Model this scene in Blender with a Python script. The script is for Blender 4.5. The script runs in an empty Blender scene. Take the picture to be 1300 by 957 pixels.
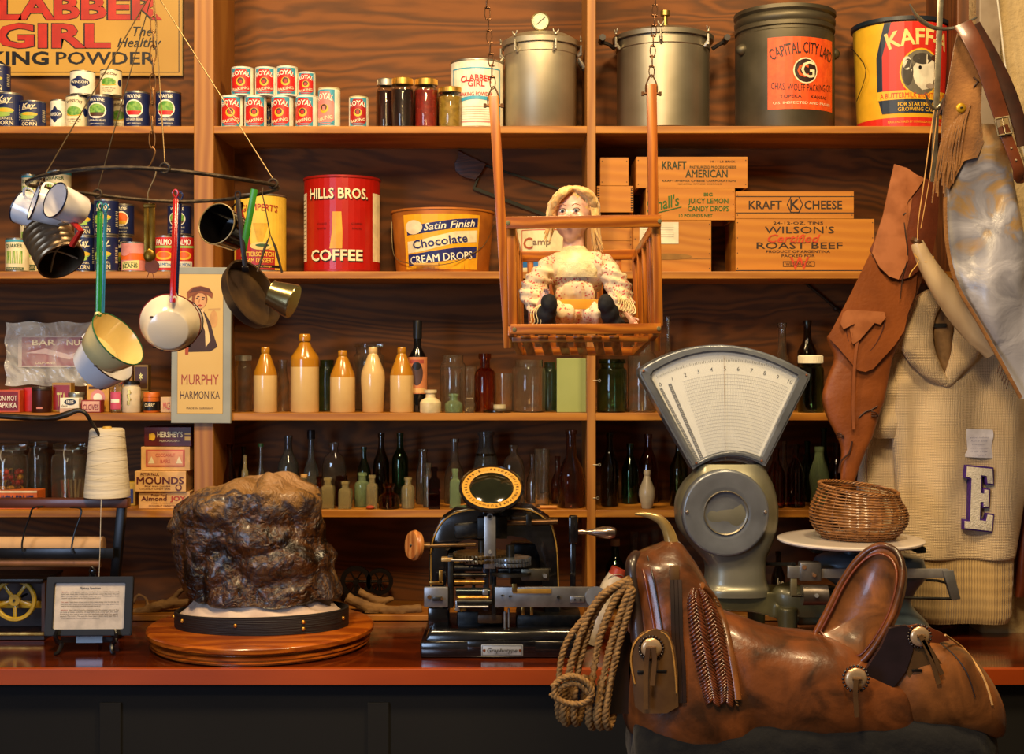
import bpy,bmesh,math,random
from mathutils import Vector,Matrix,noise,Euler
random.seed(7)
V=Vector;PI=math.pi
sc=bpy.context.scene;C=sc.collection
FP=1700.;CX=650.;CY=450.;CD=4.4;ZC=1.808;ZT=.92   # focal in px, principal point, camera distance, eye and counter heights
def S(y):return (y+CD)/FP
def W(px,py,y=0.):
    k=S(y);return V(((px-CX)*k,y,ZC+(CY-py)*k))
def lin(h):
    c=[int(h[i:i+2],16)/255 for i in(0,2,4)]
    return tuple(x/12.92 if x<=.04045 else((x+.055)/1.055)**2.4 for x in c)+(1,)
_m={}
def nodes(name):
    m=bpy.data.materials.new(name);m.use_nodes=True;nt=m.node_tree
    b=nt.nodes['Principled BSDF'];return m,nt,b
def N(nt,t,**k):
    n=nt.nodes.new(t)
    for a,v in k.items():
        if a.startswith('i_'):n.inputs[a[2:].replace('_',' ')].default_value=v
        else:setattr(n,a,v)
    return n
def coords(nt,st=(1,1,1)):
    tc=N(nt,'ShaderNodeTexCoord');mp=N(nt,'ShaderNodeMapping');mp.inputs['Scale'].default_value=st
    nt.links.new(tc.outputs['Object'],mp.inputs['Vector']);return mp.outputs[0]
def M(c,rough=.5,metal=0,c2=None,var=.14,scale=25,bump=0,st=(1,1,1),coat=0,sheen=0,trans=0,lo=.4,hi=.6,detail=3,bscale=None,spec=None,dist=0,tr=0):
    key=(c,rough,metal,c2,var,scale,bump,st,coat,sheen,trans,lo,hi,detail,bscale,spec,dist,tr)
    if key in _m:return _m[key]
    m,nt,b=nodes('m_'+c);L=nt.links.new
    A=lin(c)
    if c2:B=lin(c2)
    else:B=tuple(x*(1-var) for x in A[:3])+(1,);A=tuple(min(1,x*(1+var*.6)) for x in A[:3])+(1,)
    co=coords(nt,st)
    n=N(nt,'ShaderNodeTexNoise');n.inputs['Scale'].default_value=scale;n.inputs['Detail'].default_value=detail;n.inputs['Distortion'].default_value=dist;L(co,n.inputs['Vector'])
    r=N(nt,'ShaderNodeValToRGB');r.color_ramp.elements[0].position=lo;r.color_ramp.elements[1].position=hi
    r.color_ramp.elements[0].color=A;r.color_ramp.elements[1].color=B
    L(n.outputs['Fac'],r.inputs[0]);L(r.outputs[0],b.inputs['Base Color'])
    b.inputs['Roughness'].default_value=rough;b.inputs['Metallic'].default_value=metal
    b.inputs['Coat Weight'].default_value=coat;b.inputs['Coat Roughness'].default_value=.12
    b.inputs['Sheen Weight'].default_value=sheen
    b.inputs['Transmission Weight'].default_value=trans
    if spec is not None:b.inputs['Specular IOR Level'].default_value=spec
    if bump:
        n2=n
        if bscale:
            n2=N(nt,'ShaderNodeTexNoise');n2.inputs['Scale'].default_value=bscale;n2.inputs['Detail'].default_value=4;L(co,n2.inputs['Vector'])
        bp=N(nt,'ShaderNodeBump');bp.inputs['Strength'].default_value=bump;bp.inputs['Distance'].default_value=.01
        L(n2.outputs['Fac'],bp.inputs['Height']);L(bp.outputs[0],b.inputs['Normal'])
    _m[key]=m;return m
def wood(c1,c2,c3=None,ax='x',scale=1.,rough=.5,knots=0,dist=1.,coat=0,bump=.1):
    key=('w',c1,c2,c3,ax,scale,rough,knots,dist,coat)
    if key in _m:return _m[key]
    m,nt,b=nodes('wood_'+c1);L=nt.links.new
    st={'x':(.22,1,1),'z':(1,1,.14),'y':(1,.14,1)}[ax];st=tuple(a*scale for a in st)
    co=coords(nt,st)
    n=N(nt,'ShaderNodeTexNoise');n.inputs['Scale'].default_value=2.2;n.inputs['Detail'].default_value=4;n.inputs['Distortion'].default_value=dist*.5;L(co,n.inputs['Vector'])
    mm=N(nt,'ShaderNodeVectorMath',operation='SCALE');mm.inputs['Scale'].default_value=.5*dist;L(n.outputs['Color'],mm.inputs[0])
    ad=N(nt,'ShaderNodeVectorMath',operation='ADD');L(co,ad.inputs[0]);L(mm.outputs[0],ad.inputs[1])
    w=N(nt,'ShaderNodeTexWave',wave_type='BANDS',bands_direction={'x':'Z','z':'X','y':'X'}[ax])
    w.inputs['Scale'].default_value=7;w.inputs['Distortion'].default_value=3*dist;w.inputs['Detail'].default_value=3;w.inputs['Detail Scale'].default_value=1.2
    L(ad.outputs[0],w.inputs['Vector'])
    f=N(nt,'ShaderNodeTexNoise');f.inputs['Scale'].default_value=60;f.inputs['Detail'].default_value=3;L(co,f.inputs['Vector'])
    a=N(nt,'ShaderNodeMix',data_type='FLOAT');a.inputs[0].default_value=.35;L(w.outputs['Fac'],a.inputs[2]);L(f.outputs['Fac'],a.inputs[3])
    r=N(nt,'ShaderNodeValToRGB');e=r.color_ramp.elements;e[0].position=.15;e[0].color=lin(c1);e[1].position=.8;e[1].color=lin(c2)
    if c3:
        q=e.new(.45);q.color=lin(c3)
    L(a.outputs[0],r.inputs[0]);col=r.outputs[0]
    if knots:
        c2_=coords(nt,(1,1,1.25));v=N(nt,'ShaderNodeTexVoronoi');v.inputs['Scale'].default_value=knots;v.inputs['Randomness'].default_value=1
        nn=N(nt,'ShaderNodeTexNoise');nn.inputs['Scale'].default_value=9;L(c2_,nn.inputs['Vector'])
        s2=N(nt,'ShaderNodeVectorMath',operation='SCALE');s2.inputs['Scale'].default_value=.05;L(nn.outputs['Color'],s2.inputs[0])
        a2=N(nt,'ShaderNodeVectorMath',operation='ADD');L(c2_,a2.inputs[0]);L(s2.outputs[0],a2.inputs[1]);L(a2.outputs[0],v.inputs['Vector'])
        kr=N(nt,'ShaderNodeValToRGB');k=kr.color_ramp.elements;k[0].position=.03;k[0].color=(1,1,1,1);k[1].position=.16;k[1].color=(0,0,0,1)
        L(v.outputs['Distance'],kr.inputs[0])
        mx=N(nt,'ShaderNodeMix',data_type='RGBA');L(kr.outputs[0],mx.inputs[0]);L(col,mx.inputs[6]);mx.inputs[7].default_value=tuple(x*.35 for x in lin(c1)[:3])+(1,);col=mx.outputs[2]
    L(col,b.inputs['Base Color']);b.inputs['Roughness'].default_value=rough;b.inputs['Coat Weight'].default_value=coat;b.inputs['Coat Roughness'].default_value=.1
    if bump:
        bp=N(nt,'ShaderNodeBump');bp.inputs['Strength'].default_value=bump;bp.inputs['Distance'].default_value=.004;L(a.outputs[0],bp.inputs['Height']);L(bp.outputs[0],b.inputs['Normal'])
    _m[key]=m;return m
def glass(c,rough=.03,tw=1.):
    key=('g',c,rough,tw)
    if key in _m:return _m[key]
    m,nt,b=nodes('glass_'+c);L=nt.links.new
    co=coords(nt);n=N(nt,'ShaderNodeTexNoise');n.inputs['Scale'].default_value=14;L(co,n.inputs['Vector'])
    bp=N(nt,'ShaderNodeBump');bp.inputs['Strength'].default_value=.15;bp.inputs['Distance'].default_value=.006;L(n.outputs['Fac'],bp.inputs['Height']);L(bp.outputs[0],b.inputs['Normal'])
    b.inputs['Base Color'].default_value=lin(c);b.inputs['Roughness'].default_value=rough;b.inputs['Transmission Weight'].default_value=tw;b.inputs['IOR'].default_value=1.46
    _m[key]=m;return m
# ---- mesh helpers
def B():return bmesh.new()
def lathe(bm,prof,seg=28,mt=None,mi=0,ex=1.,ey=1.):
    rings=[]
    for r,z in prof:
        if r<1e-6:p=[V((0,0,z))]
        else:p=[V((r*ex*math.cos(2*PI*i/seg),r*ey*math.sin(2*PI*i/seg),z)) for i in range(seg)]
        rings.append([bm.verts.new(mt@q if mt else q) for q in p])
    for a,b in zip(rings,rings[1:]):
        for i in range(seg):
            j=(i+1)%seg
            if len(a)==1 and len(b)==1:continue
            f=[a[0],b[j],b[i]] if len(a)==1 else([a[i],a[j],b[0]] if len(b)==1 else [a[i],a[j],b[j],b[i]])
            f=bm.faces.new(f);f.material_index=mi
def box(bm,c,s,rot=None,bev=0,mi=0,taper=None):
    c=V(c);vs=[]
    for x in(-.5,.5):
        for y in(-.5,.5):
            for z in(-.5,.5):
                p=V((x*s[0],y*s[1],z*s[2]))
                if taper and z>0:p.x*=taper;p.y*=taper
                if rot:p=rot@p
                vs.append(bm.verts.new(c+p))
    fs=[bm.faces.new([vs[i] for i in q]) for q in((0,1,3,2),(4,6,7,5),(0,4,5,1),(2,3,7,6),(0,2,6,4),(1,5,7,3))]
    for f in fs:f.material_index=mi
    if bev:
        es=list({e for f in fs for e in f.edges})
        r=bmesh.ops.bevel(bm,geom=es,offset=bev,segments=2,affect='EDGES',profile=.5)
        for f in r['faces']:f.material_index=mi
def beam(bm,a,b,w,d,up=V((0,0,1)),bev=0,mi=0):
    a=V(a);b=V(b);t=(b-a);L=t.length;t=t/L
    u=up-t*up.dot(t)
    if u.length<1e-3:u=V((0,1,0))-t*t.y
    u.normalize();s=t.cross(u)
    R=Matrix((t,s,u)).transposed();box(bm,(a+b)/2,(L,d,w),R,bev,mi)
def smooth(pts,sub):
    pts=[V(p) for p in pts]
    if sub<2 or len(pts)<3:return pts
    o=[]
    for i in range(len(pts)-1):
        p0=pts[max(i-1,0)];p1=pts[i];p2=pts[i+1];p3=pts[min(i+2,len(pts)-1)]
        for k in range(sub):
            t=k/sub;o.append(.5*((2*p1)+(p2-p0)*t+(2*p0-5*p1+4*p2-p3)*t*t+(3*p1-p0-3*p2+p3)*t**3))
    o.append(pts[-1]);return o
def tube(bm,pts,r,seg=8,mi=0,closed=False,sub=0,flat=1.,up=None):
    n0=len(pts)
    if closed and sub:pts=[pts[-1]]+list(pts)+[pts[0],pts[1]];pts=smooth(pts,sub)[sub:-sub-1+0]
    else:pts=smooth(pts,sub)
    if closed and sub:pts=pts[:n0*sub]
    n=len(pts)
    rr=(lambda t:r) if not isinstance(r,(list,tuple)) else (lambda t:r[min(int(t*(len(r)-1)),len(r)-2)]*(1-(t*(len(r)-1)-min(int(t*(len(r)-1)),len(r)-2)))+r[min(int(t*(len(r)-1)),len(r)-2)+1]*(t*(len(r)-1)-min(int(t*(len(r)-1)),len(r)-2)))
    rings=[];u=None
    for i,p in enumerate(pts):
        a=pts[(i-1)%n] if(i or closed) else p;b=pts[(i+1)%n] if(i<n-1 or closed) else p
        t=(b-a);t=t.normalized() if t.length>1e-9 else V((0,0,1))
        if u is None:
            u=V(up) if up else(V((0,0,1)) if abs(t.z)<.9 else V((0,1,0)))
        u=(u-t*u.dot(t));u=u.normalized() if u.length>1e-6 else t.orthogonal().normalized()
        s=t.cross(u);q=rr(i/max(n-1,1))
        rings.append([bm.verts.new(p+q*(math.cos(2*PI*k/seg)*s+math.sin(2*PI*k/seg)*u*flat)) for k in range(seg)])
    m=n if closed else n-1
    for i in range(m):
        a=rings[i];b=rings[(i+1)%n]
        for k in range(seg):
            j=(k+1)%seg;f=bm.faces.new([a[k],a[j],b[j],b[k]]);f.material_index=mi
    if not closed:
        for q,f in((rings[0],1),(rings[-1],0)):
            f=bm.faces.new(q[::-1] if f else q);f.material_index=mi
def ellip(bm,c,r,rot=None,seg=16,mi=0):
    mt=Matrix.Translation(c)@(rot.to_4x4() if rot else Matrix())@Matrix.Diagonal((r[0],r[1],r[2],1))
    n=max(6,seg//2);lathe(bm,[(math.sin(PI*i/n),-math.cos(PI*i/n)) if 0<i<n else (0,-1 if i==0 else 1) for i in range(n+1)],seg,mt,mi)
def prism(bm,pts,y0,y1,bev=0,mi=0,seg=2):
    """pts: (x,z) outline, extruded from y0 (near) to y1"""
    a=[bm.verts.new((x,y0,z)) for x,z in pts];b=[bm.verts.new((x,y1,z)) for x,z in pts];n=len(a)
    fs=[bm.faces.new(a),bm.faces.new(b[::-1])]
    for i in range(n):j=(i+1)%n;fs.append(bm.faces.new([a[j],a[i],b[i],b[j]]))
    for f in fs:f.material_index=mi
    if bev:
        r=bmesh.ops.bevel(bm,geom=list(fs[0].edges),offset=bev,segments=seg,affect='EDGES',profile=.5)
        for f in r['faces']:f.material_index=mi
def ringprism(bm,out,inn,y0,y1,mi=0):
    n=len(out);L=[[bm.verts.new((x,y,z)) for x,z in q] for q,y in((out,y0),(inn,y0),(inn,y1),(out,y1))]
    for i in range(n):
        j=(i+1)%n
        for a,b in((0,1),(1,2),(2,3),(3,0)):
            f=bm.faces.new([L[a][i],L[a][j],L[b][j],L[b][i]]);f.material_index=mi
def rows(bm,rw,yc,dep,seg=40,sub=4,ex=2.4,rel=None,y=None,cap=True,mi=0):
    """closed loft through horizontal sections given as (py,xl,xr[,depth[,yoff]]) in photo pixels measured at depth plane yc; rel(px,py,front)->offset"""
    P=[V((r[0],r[1],r[2])) for r in rw];D=[V((r[3] if len(r)>3 else dep,r[4] if len(r)>4 else 0,0)) for r in rw]
    P=smooth(P,sub);D=smooth(D,sub);k=S(yc);rings=[]
    for p,d in zip(P,D):
        py,xl,xr=p;hw=(xr-xl)/2;cx=(xl+xr)/2;ring=[]
        for i in range(seg):
            a=2*PI*i/seg;ca=math.cos(a);sa=math.sin(a)
            X=cx+hw*math.copysign(abs(ca)**(2/ex),ca);yy=-d[0]*math.copysign(abs(sa)**(2/ex),sa)
            o=rel(X,py,sa) if rel else 0
            q=W(X,py,yc);q.y+=yy+d[1]-o*(max(0,sa)**.6 if sa>0 else 0)+(o*(max(0,-sa)**.6)*.3 if sa<0 else 0)
            ring.append(bm.verts.new(q))
        rings.append(ring)
    for a,b in zip(rings,rings[1:]):
        for i in range(seg):
            j=(i+1)%seg;f=bm.faces.new([a[i],a[j],b[j],b[i]]);f.material_index=mi
    if cap:
        for q in(rings[0],rings[-1]):
            f=bm.faces.new(q);f.material_index=mi
def solidpoly(pts,yc,th,cell=.012,bul=0,rel=None,sm=2):
    """leather-like slab from a photo-pixel outline at depth plane yc, remeshed so that it can be relieved"""
    bm=B();q=[W(x,y,yc) for x,y in pts];prism(bm,[(a.x,a.z) for a in q],yc-th/2,yc+th/2)
    bmesh.ops.triangulate(bm,faces=bm.faces)
    for _ in range(6):
        es=[e for e in bm.edges if e.calc_length()>cell*2]
        if not es:break
        bmesh.ops.subdivide_edges(bm,edges=es,cuts=1);bmesh.ops.triangulate(bm,faces=[f for f in bm.faces if len(f.verts)>3])
    if rel:
        for v in bm.verts:
            px=v.co.x/S(yc)+CX;py=CY-(v.co.z-ZC)/S(yc);v.co.y-=rel(px,py)
    return bm
def remesh(bm,vox,it=2,fac=.5):
    me=bpy.data.meshes.new('t');bm.to_mesh(me);bm.free();o=bpy.data.objects.new('t',me);C.objects.link(o)
    r=o.modifiers.new('r','REMESH');r.mode='VOXEL';r.voxel_size=vox
    if it:s=o.modifiers.new('s','SMOOTH');s.iterations=it;s.factor=fac
    dg=bpy.context.evaluated_depsgraph_get();dg.update();m2=bpy.data.meshes.new_from_object(o.evaluated_get(dg))
    bpy.data.objects.remove(o);bpy.data.meshes.remove(me);b=B();b.from_mesh(m2);bpy.data.meshes.remove(m2);return b
def rough_up(bm,amp,sc_,oct=3,seed=0,fn=None):
    bm.normal_update()
    for v in bm.verts:
        p=v.co*sc_+V((seed,0,0));a=amp*(noise.fractal(p,1,2,oct,noise_basis='PERLIN_ORIGINAL'))
        if fn:a+=fn(v.co)
        v.co+=v.normal*a
# ---- objects
def root_mat(p):
    while p.parent:p=p.parent
    return Matrix.LocRotScale(p.location,p.rotation_euler,p.scale)
def O(name,bm,mats,parent=None,sm=40,world=False,label=None,rn=True):
    if not isinstance(mats,(list,tuple)):mats=[mats]
    if rn and bm.faces:bmesh.ops.recalc_face_normals(bm,faces=bm.faces)
    if world and parent:bm.transform(root_mat(parent).inverted())
    me=bpy.data.meshes.new(name);bm.to_mesh(me);bm.free()
    for m in mats:me.materials.append(m)
    if sm:
        me.shade_smooth();me.set_sharp_from_angle(angle=math.radians(sm))
    o=bpy.data.objects.new(name,me);C.objects.link(o)
    if parent:o.parent=parent
    if label:o['label']=label
    return o
def T(name,label,cat,loc,group=None,rot=(0,0,0)):
    o=bpy.data.objects.new(name,None);o.empty_display_size=.05;C.objects.link(o);o.location=loc;o.rotation_euler=rot;o['label']=label;o['category']=cat
    if group:o['group']=group
    return o
def solo(name,bm,mats,label,cat,group=None,sm=40,rn=True):
    """one-mesh thing from world coordinates; the origin goes to the middle of its foot"""
    vs=[v.co for v in bm.verts];lo=V([min(v[i] for v in vs) for i in range(3)]);hi=V([max(v[i] for v in vs) for i in range(3)])
    c=V(((lo.x+hi.x)/2,(lo.y+hi.y)/2,lo.z));bm.transform(Matrix.Translation(-c))
    o=O(name,bm,mats,None,sm,rn=rn);o.location=c;o['label']=label;o['category']=cat
    if group:o['group']=group
    return o
def ST(o):o['kind']='structure';return o
# ---- printed labels
_tc={}
def tmesh(s,bold=0.,shear=0.):
    bold*=.6;k=(s,bold,shear)
    if k not in _tc:
        cu=bpy.data.curves.new('t','FONT');cu.body=s;cu.offset=bold;cu.shear=shear;cu.resolution_u=2;cu.align_x='CENTER'
        ob=bpy.data.objects.new('t',cu);me=ob.to_mesh()
        vs=[v.co.copy() for v in me.vertices];fs=[tuple(p.vertices) for p in me.polygons];ob.to_mesh_clear()
        bpy.data.objects.remove(ob);bpy.data.curves.remove(cu)
        if vs:
            x0=min(v.x for v in vs);x1=max(v.x for v in vs)
        else:x0,x1=0,1
        _tc[k]=(vs,fs,x0,x1)
    return _tc[k]
class Lab:
    def __init__(s):s.items=[];s.m=[]
    def mi(s,m):
        if m not in s.m:s.m.append(m)
        return s.m.index(m)
    def add(s,vs,fs,m,l):s.items.append((vs,fs,s.mi(m),l))
    def poly(s,pts,m,l=0):s.add([V((x,y)) for x,y in pts],[tuple(range(len(pts)))],m,l)
    def rect(s,a,b,c,d,m,l=0):s.poly([(a,b),(c,b),(c,d),(a,d)],m,l)
    def ell(s,x,y,rx,ry,m,l=0,n=20,a0=0,a1=2*PI):s.poly([(x+rx*math.cos(a0+(a1-a0)*i/n),y+ry*math.sin(a0+(a1-a0)*i/n)) for i in range(n+(a1-a0<6.2))],m,l)
    def line(s,x0,y0,x1,y1,w,m,l=1):
        d=V((x1-x0,y1-y0)).normalized()*w/2;s.poly([(x0+d.y,y0-d.x),(x1+d.y,y1-d.x),(x1-d.y,y1+d.x),(x0-d.y,y0+d.x)],m,l)
    def frame(s,a,b,c,d,w,m,l=1):
        s.rect(a,b,c,b+w,m,l);s.rect(a,d-w,c,d,m,l);s.rect(a,b+w,a+w,d-w,m,l);s.rect(c-w,b+w,c,d-w,m,l)
    def text(s,t,x,y,h,m,l=2,w=None,arc=None,bold=.01,shear=0,ang=0,wave=None):
        """h: height of a capital, x,y: middle of the line's foot; w: fitted width; arc: radius (+ arches up)"""
        if ('M' in t or 'W' in t) and bold<=.02:bold=0
        if bold>.02 and ('M' in t or 'W' in t):
            hw=bold*.45*(h/.7)
            for q in(-1,1):s.text(t,x+q*hw*math.cos(ang),y+q*hw*math.sin(ang),h,m,l+(.4 if q>0 else 0),w and w-hw*2,arc,0,shear,ang,wave)
            return
        vs,fs,x0,x1=tmesh(t,bold,shear)
        if not vs:return
        k=h/.7;kx=k if w is None else w/max(x1-x0,1e-6);cx=(x0+x1)/2;o=[]
        for v in vs:
            a=(v.x-cx)*kx;b=v.y*k
            if arc:th=a/arc;a,b=(arc+b)*math.sin(th),(arc+b)*math.cos(th)-arc
            if wave:b+=wave(a)
            if ang:a,b=a*math.cos(ang)-b*math.sin(ang),a*math.sin(ang)+b*math.cos(ang)
            o.append(V((x+a,y+b)))
        s.add(o,fs,m,l)
    def build(s,name,parent,R=None,mt=None,lay=.0005,base=.0008,world=False,label=None,cut=None,vmap=None):
        """R: radius (or function of v) the label wraps round, flat when None; front faces -Y"""
        bm=B()
        for vs,fs,mi,l in s.items:
            bv=[bm.verts.new((v.x,v.y,l)) for v in vs]
            for f in fs:
                try:q=bm.faces.new([bv[i] for i in f]);q.material_index=mi
                except ValueError:pass
        if R is not None:
            r0=R(0) if callable(R) else R;st=cut or r0*.16;u=-r0*2.6
            while u<r0*2.6:
                bmesh.ops.bisect_plane(bm,geom=bm.verts[:]+bm.edges[:]+bm.faces[:],plane_co=(u,0,0),plane_no=(1,0,0));u+=st
        for v in bm.verts:
            u,w,l=v.co;d=base+l*lay
            if R is None:p=V((u,-d,w))
            else:
                r=R(w) if callable(R) else R;a=u/r0;p=V(((r+d)*math.sin(a),-(r+d)*math.cos(a),w))
            if vmap:p=vmap(p)
            v.co=mt@p if mt else p
        return O(name,bm,s.m,parent,0,world,label,rn=False)
# ================= room, shelving, counter
PLY=wood('54300c','77430f','66390b','x',1.0,.75,2.3,1.5)
PINE=wood('965a12','b27420',None,'x',1.4,.5,0,.6)
PINEZ=wood('8e561a','a66e2a',None,'z',1.4,.5,0,.6)
bm=B();box(bm,(0,.345,1.9),(6,.03,3.8));ST(O('wall_back',bm,PLY,sm=0))
bm=B();box(bm,(0,-2.2,-.02),(7,5.6,.04));ST(O('floor',bm,wood('3a2010','5a3418',None,'y',1,.4),sm=0))
STUC=M('bca478',.9,c2='9c8458',scale=6,bump=.5,bscale=60,lo=.35,hi=.7)
bm=B();x0=W(1246,0,-.12).x;box(bm,(x0+.75,.12,1.9),(1.5,.48,3.8),bev=.01);ST(O('wall_right',bm,STUC,sm=0))
bm=B();xa=W(1241,0,-.14).x;xb=W(1268,0,-.14).x;box(bm,((xa+xb)/2,-.14,2.75),(xb-xa,.035,1.5),bev=.004);ST(O('trim_1',bm,M('8a7a66',.6,scale=8,c2='6e5c48'),sm=0))
Zs=[W(0,160).z,W(0,344.5).z,W(0,524.5).z,W(0,647.5).z];YB=.06;Z4=W(0,781,YB).z
XL,XR=W(-60,0).x,W(1222,0).x;xm=W(750.5,0).x
un=T('shelving_unit','pine board shelving with plywood back filling the wall behind the counter','shelving',(0,.16,ZT))
def shelfb(px0,px1,zt,th=.024,y0=0.):
    a,b=W(px0,0).x,W(px1,0).x;bm=B();box(bm,((a+b)/2,(y0+.33)/2,zt-th/2),(b-a,.33-y0,th),bev=.002);O('shelf',bm,PINE,un,0,world=True)
for z in Zs:
    shelfb(-60,247,z);shelfb(271,745.5,z);shelfb(756,1216,z)
bm=B();box(bm,((XL+XR)/2,(YB+.33)/2,(Z4+ZT+.001)/2),(XR-XL,.33-YB,Z4-ZT-.001),bev=.002);O('bottom_shelf',bm,wood('844c14','a0661e',None,'x',1.4,.5),un,0,world=True)
for a,b,n in((246,271.5,'upright'),(745,756.5,'upright'),(1215,1243,'upright')):
    xa,xb=W(a,0).x,W(b,0).x;bm=B();box(bm,((xa+xb)/2,.165-.001,(ZT+.001+3.3)/2),(xb-xa-.0005,.332,3.3-ZT-.001),bev=.003);O(n,bm,PINEZ if a<1000 else wood('4a2810','6a3c18',None,'z',1.4,.5),un,0,world=True)
# counter
CF=-.626
ct=T('counter','glossy dark red-brown wooden counter top with an orange-painted front edge','counter',(0,-.2,0))
bm=B();xw=W(1246,0,-.12).x;prism(bm,[(-2.3,-CF-.02),(2.3,-CF-.02),(2.3,.125),(xw-.003,.125),(xw-.003,-YB+.004),(-2.3,-YB+.004)],0,.04);bm.transform(Matrix(((1,0,0,0),(0,0,-1,0),(0,-1,0,ZT),(0,0,0,1))));O('worktop',bm,wood('431606','642508','501c06','x',1.,.16,0,.8,coat=.6,bump=.02),ct,0,world=True)
bm=B();box(bm,(0,CF+.01,ZT-.021),(4.6,.021,.046),bev=.002);O('front_edge',bm,M('a8460e',.4,scale=5,c2='983c0a',st=(.3,1,1)),ct,0,world=True,label='orange-painted front edge')
bm=B();box(bm,(0,CF+.05,(ZT-.042)/2+.003),(4.6,.03,ZT-.045),bev=.001)
for i in range(6):box(bm,(-1.9+i*.76,CF+.033,.42),(.06,.02,.8),bev=.002)
O('front_panel',bm,M('040303',.9,scale=4,var=.3),ct,0,world=True,label='black front panel')
# ================= tins, boxes, jars and bottles on the shelves
TIN=M('b8b0a0',.35,.9,var=.2);GOLD=M('c9a050',.35,.9,var=.2);CREAM=M('eadbb0',.5);WHT=M('f2ead2',.5);RED=M('c4201a',.4,var=.1);DRED=M('8c1a14',.4);NAVY=M('16204e',.4);BLK=M('100d0c',.4)
BLU=M('2a6aa8',.4);YEL=M('e2b02a',.4,var=.06);GRN=M('4c8a2a',.5,c2='86b04a',scale=90);ORG=M('e2641e',.45,var=.08);PNK=M('d88a80',.5);TEAL=M('3f9ab0',.4);BRN=M('4a2a18',.5);DGRN=M('234c1e',.5);LGRN=M('9ab84c',.5)
Z5=Zs+[Z4]
def place(px,w,top,sh,y=None,y0=.03):
    if y is None:
        y=y0
        for _ in range(3):y=y0+w/2*S(y)
    p=W(px,top,y);return V((p.x,y,Z5[sh]+.0005)),w/2*S(y),p.z-Z5[sh]
def can(px,w,top,sh,design,label,group=None,y=None,tin=TIN,name='tin_can',cat='tin can',zb=None,rot=0,lip=1,body=None,**kw):
    c,R,H=place(px,w,top,sh,y)
    if zb is not None:H=H+Z5[sh]-zb;c.z=zb+.0005
    t=T(name,label,cat,c,group,(0,0,rot));q=R*.06
    bm=B();lathe(bm,[(0,.002),(R*.9,.002),(R*.93,0),(R,.0006),(R,q),(R*.97,q*1.4),(R*.97,H-q*1.4),(R,H-q),(R,H-.0006),(R*.93,H),(R*.92,H-.003),(0,H-.003)],32)
    O('body',bm,body or tin,t)
    L=Lab()
    if design:design(L,R,H,**kw);L.build('paper_label',t,R*.972)
    return t
def d_royal(L,R,H,red=RED,w2=WHT,yy=YEL,off=0):
    L.rect(-R*2.2,H*.05,R*2.2,H*.95,WHT,0);L.rect(-R*.95,H*.06,R*.95,H*.94,TEAL,1)
    L.poly([(-R*.9,H*.2),(-R*.5,H*.08),(R*.5,H*.08),(R*.9,H*.2),(R*.9,H*.62),(R*.45,H*.9),(-R*.45,H*.9),(-R*.9,H*.62)],red,2)
    L.text('ROYAL',off,H*.7,H*.15,w2,4,w=R*1.5,arc=R*1.5,bold=.03)
    L.ell(off,H*.47,R*.4,R*.4,yy,3);L.ell(off,H*.5,R*.27,R*.28,BRN,4);L.rect(off-R*.14,H*.42,off+R*.14,H*.53,red,5)
    L.text('BAKING',off-0*R,H*.185,H*.09,CREAM,4,w=R*1.5,wave=lambda a:H*.03*math.sin(a/R*3),bold=.03)
    L.rect(-R*.8,H*.11,R*.8,H*.13,TEAL,3)
def d_wayne(L,R,H,food=0):
    L.rect(-R*2.6,H*.05,R*2.6,H*.95,NAVY,0);L.text('WAYNE',0,H*.8,H*.1,WHT,2,w=R*1.15,bold=.03)
    L.ell(0,H*.52,R*.72,H*.24,WHT,1);L.ell(0,H*.55,R*.62,H*.17,[GRN,GRN,ORG][food],2)
    L.poly([(-R*.6,H*.46),(R*.6,H*.46),(R*.4,H*.35),(-R*.4,H*.35)],[RED,BRN,YEL][food],3)
    L.text(['CUT GREEN BEANS','LIMA BEANS','MIXED VEGETABLES'][food],0,H*.2,H*.06,WHT,2,w=R*1.3,bold=.02);L.text('NET WEIGHT',0,H*.1,H*.035,WHT,2,w=R*1.1)
def d_kay(L,R,H,x=0):
    L.rect(-R*2.6,H*.05,R*2.6,H*.95,NAVY,0);L.text('Kay',x,H*.72,H*.17,CREAM,3,w=R*1.1,bold=.04,shear=.3,ang=.1);L.line(x-R*.6,H*.67,x+R*.6,H*.72,H*.02,CREAM,2)
    L.ell(x-R*.1,H*.48,R*.75,H*.09,LGRN,1);L.ell(x+R*.05,H*.5,R*.62,H*.055,YEL,2);L.ell(x-R*.2,H*.37,R*.6,H*.06,LGRN,1)
    L.text('KERNEL',x,H*.23,H*.055,CREAM,3,w=R*1.2);L.text('CORN',x,H*.08,H*.12,CREAM,3,w=R*1.2,bold=.03)
    for i in range(9):L.rect(R*1.05,H*(.25+i*.05),R*1.4,H*(.265+i*.05),CREAM,2)
def d_winoval(L,R,H,x=0):
    L.rect(-R*2.6,H*.05,R*2.6,H*.95,WHT,0);L.ell(x,H*.5,R*.85,H*.18,NAVY,1);L.ell(x,H*.5,R*.35,H*.27,NAVY,1);L.text('WINSOM',x,H*.45,H*.11,WHT,3,w=R*1.4,bold=.03);L.rect(-R*1.3,H*.08,-R*1.25,H*.92,GOLD,1)
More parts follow.
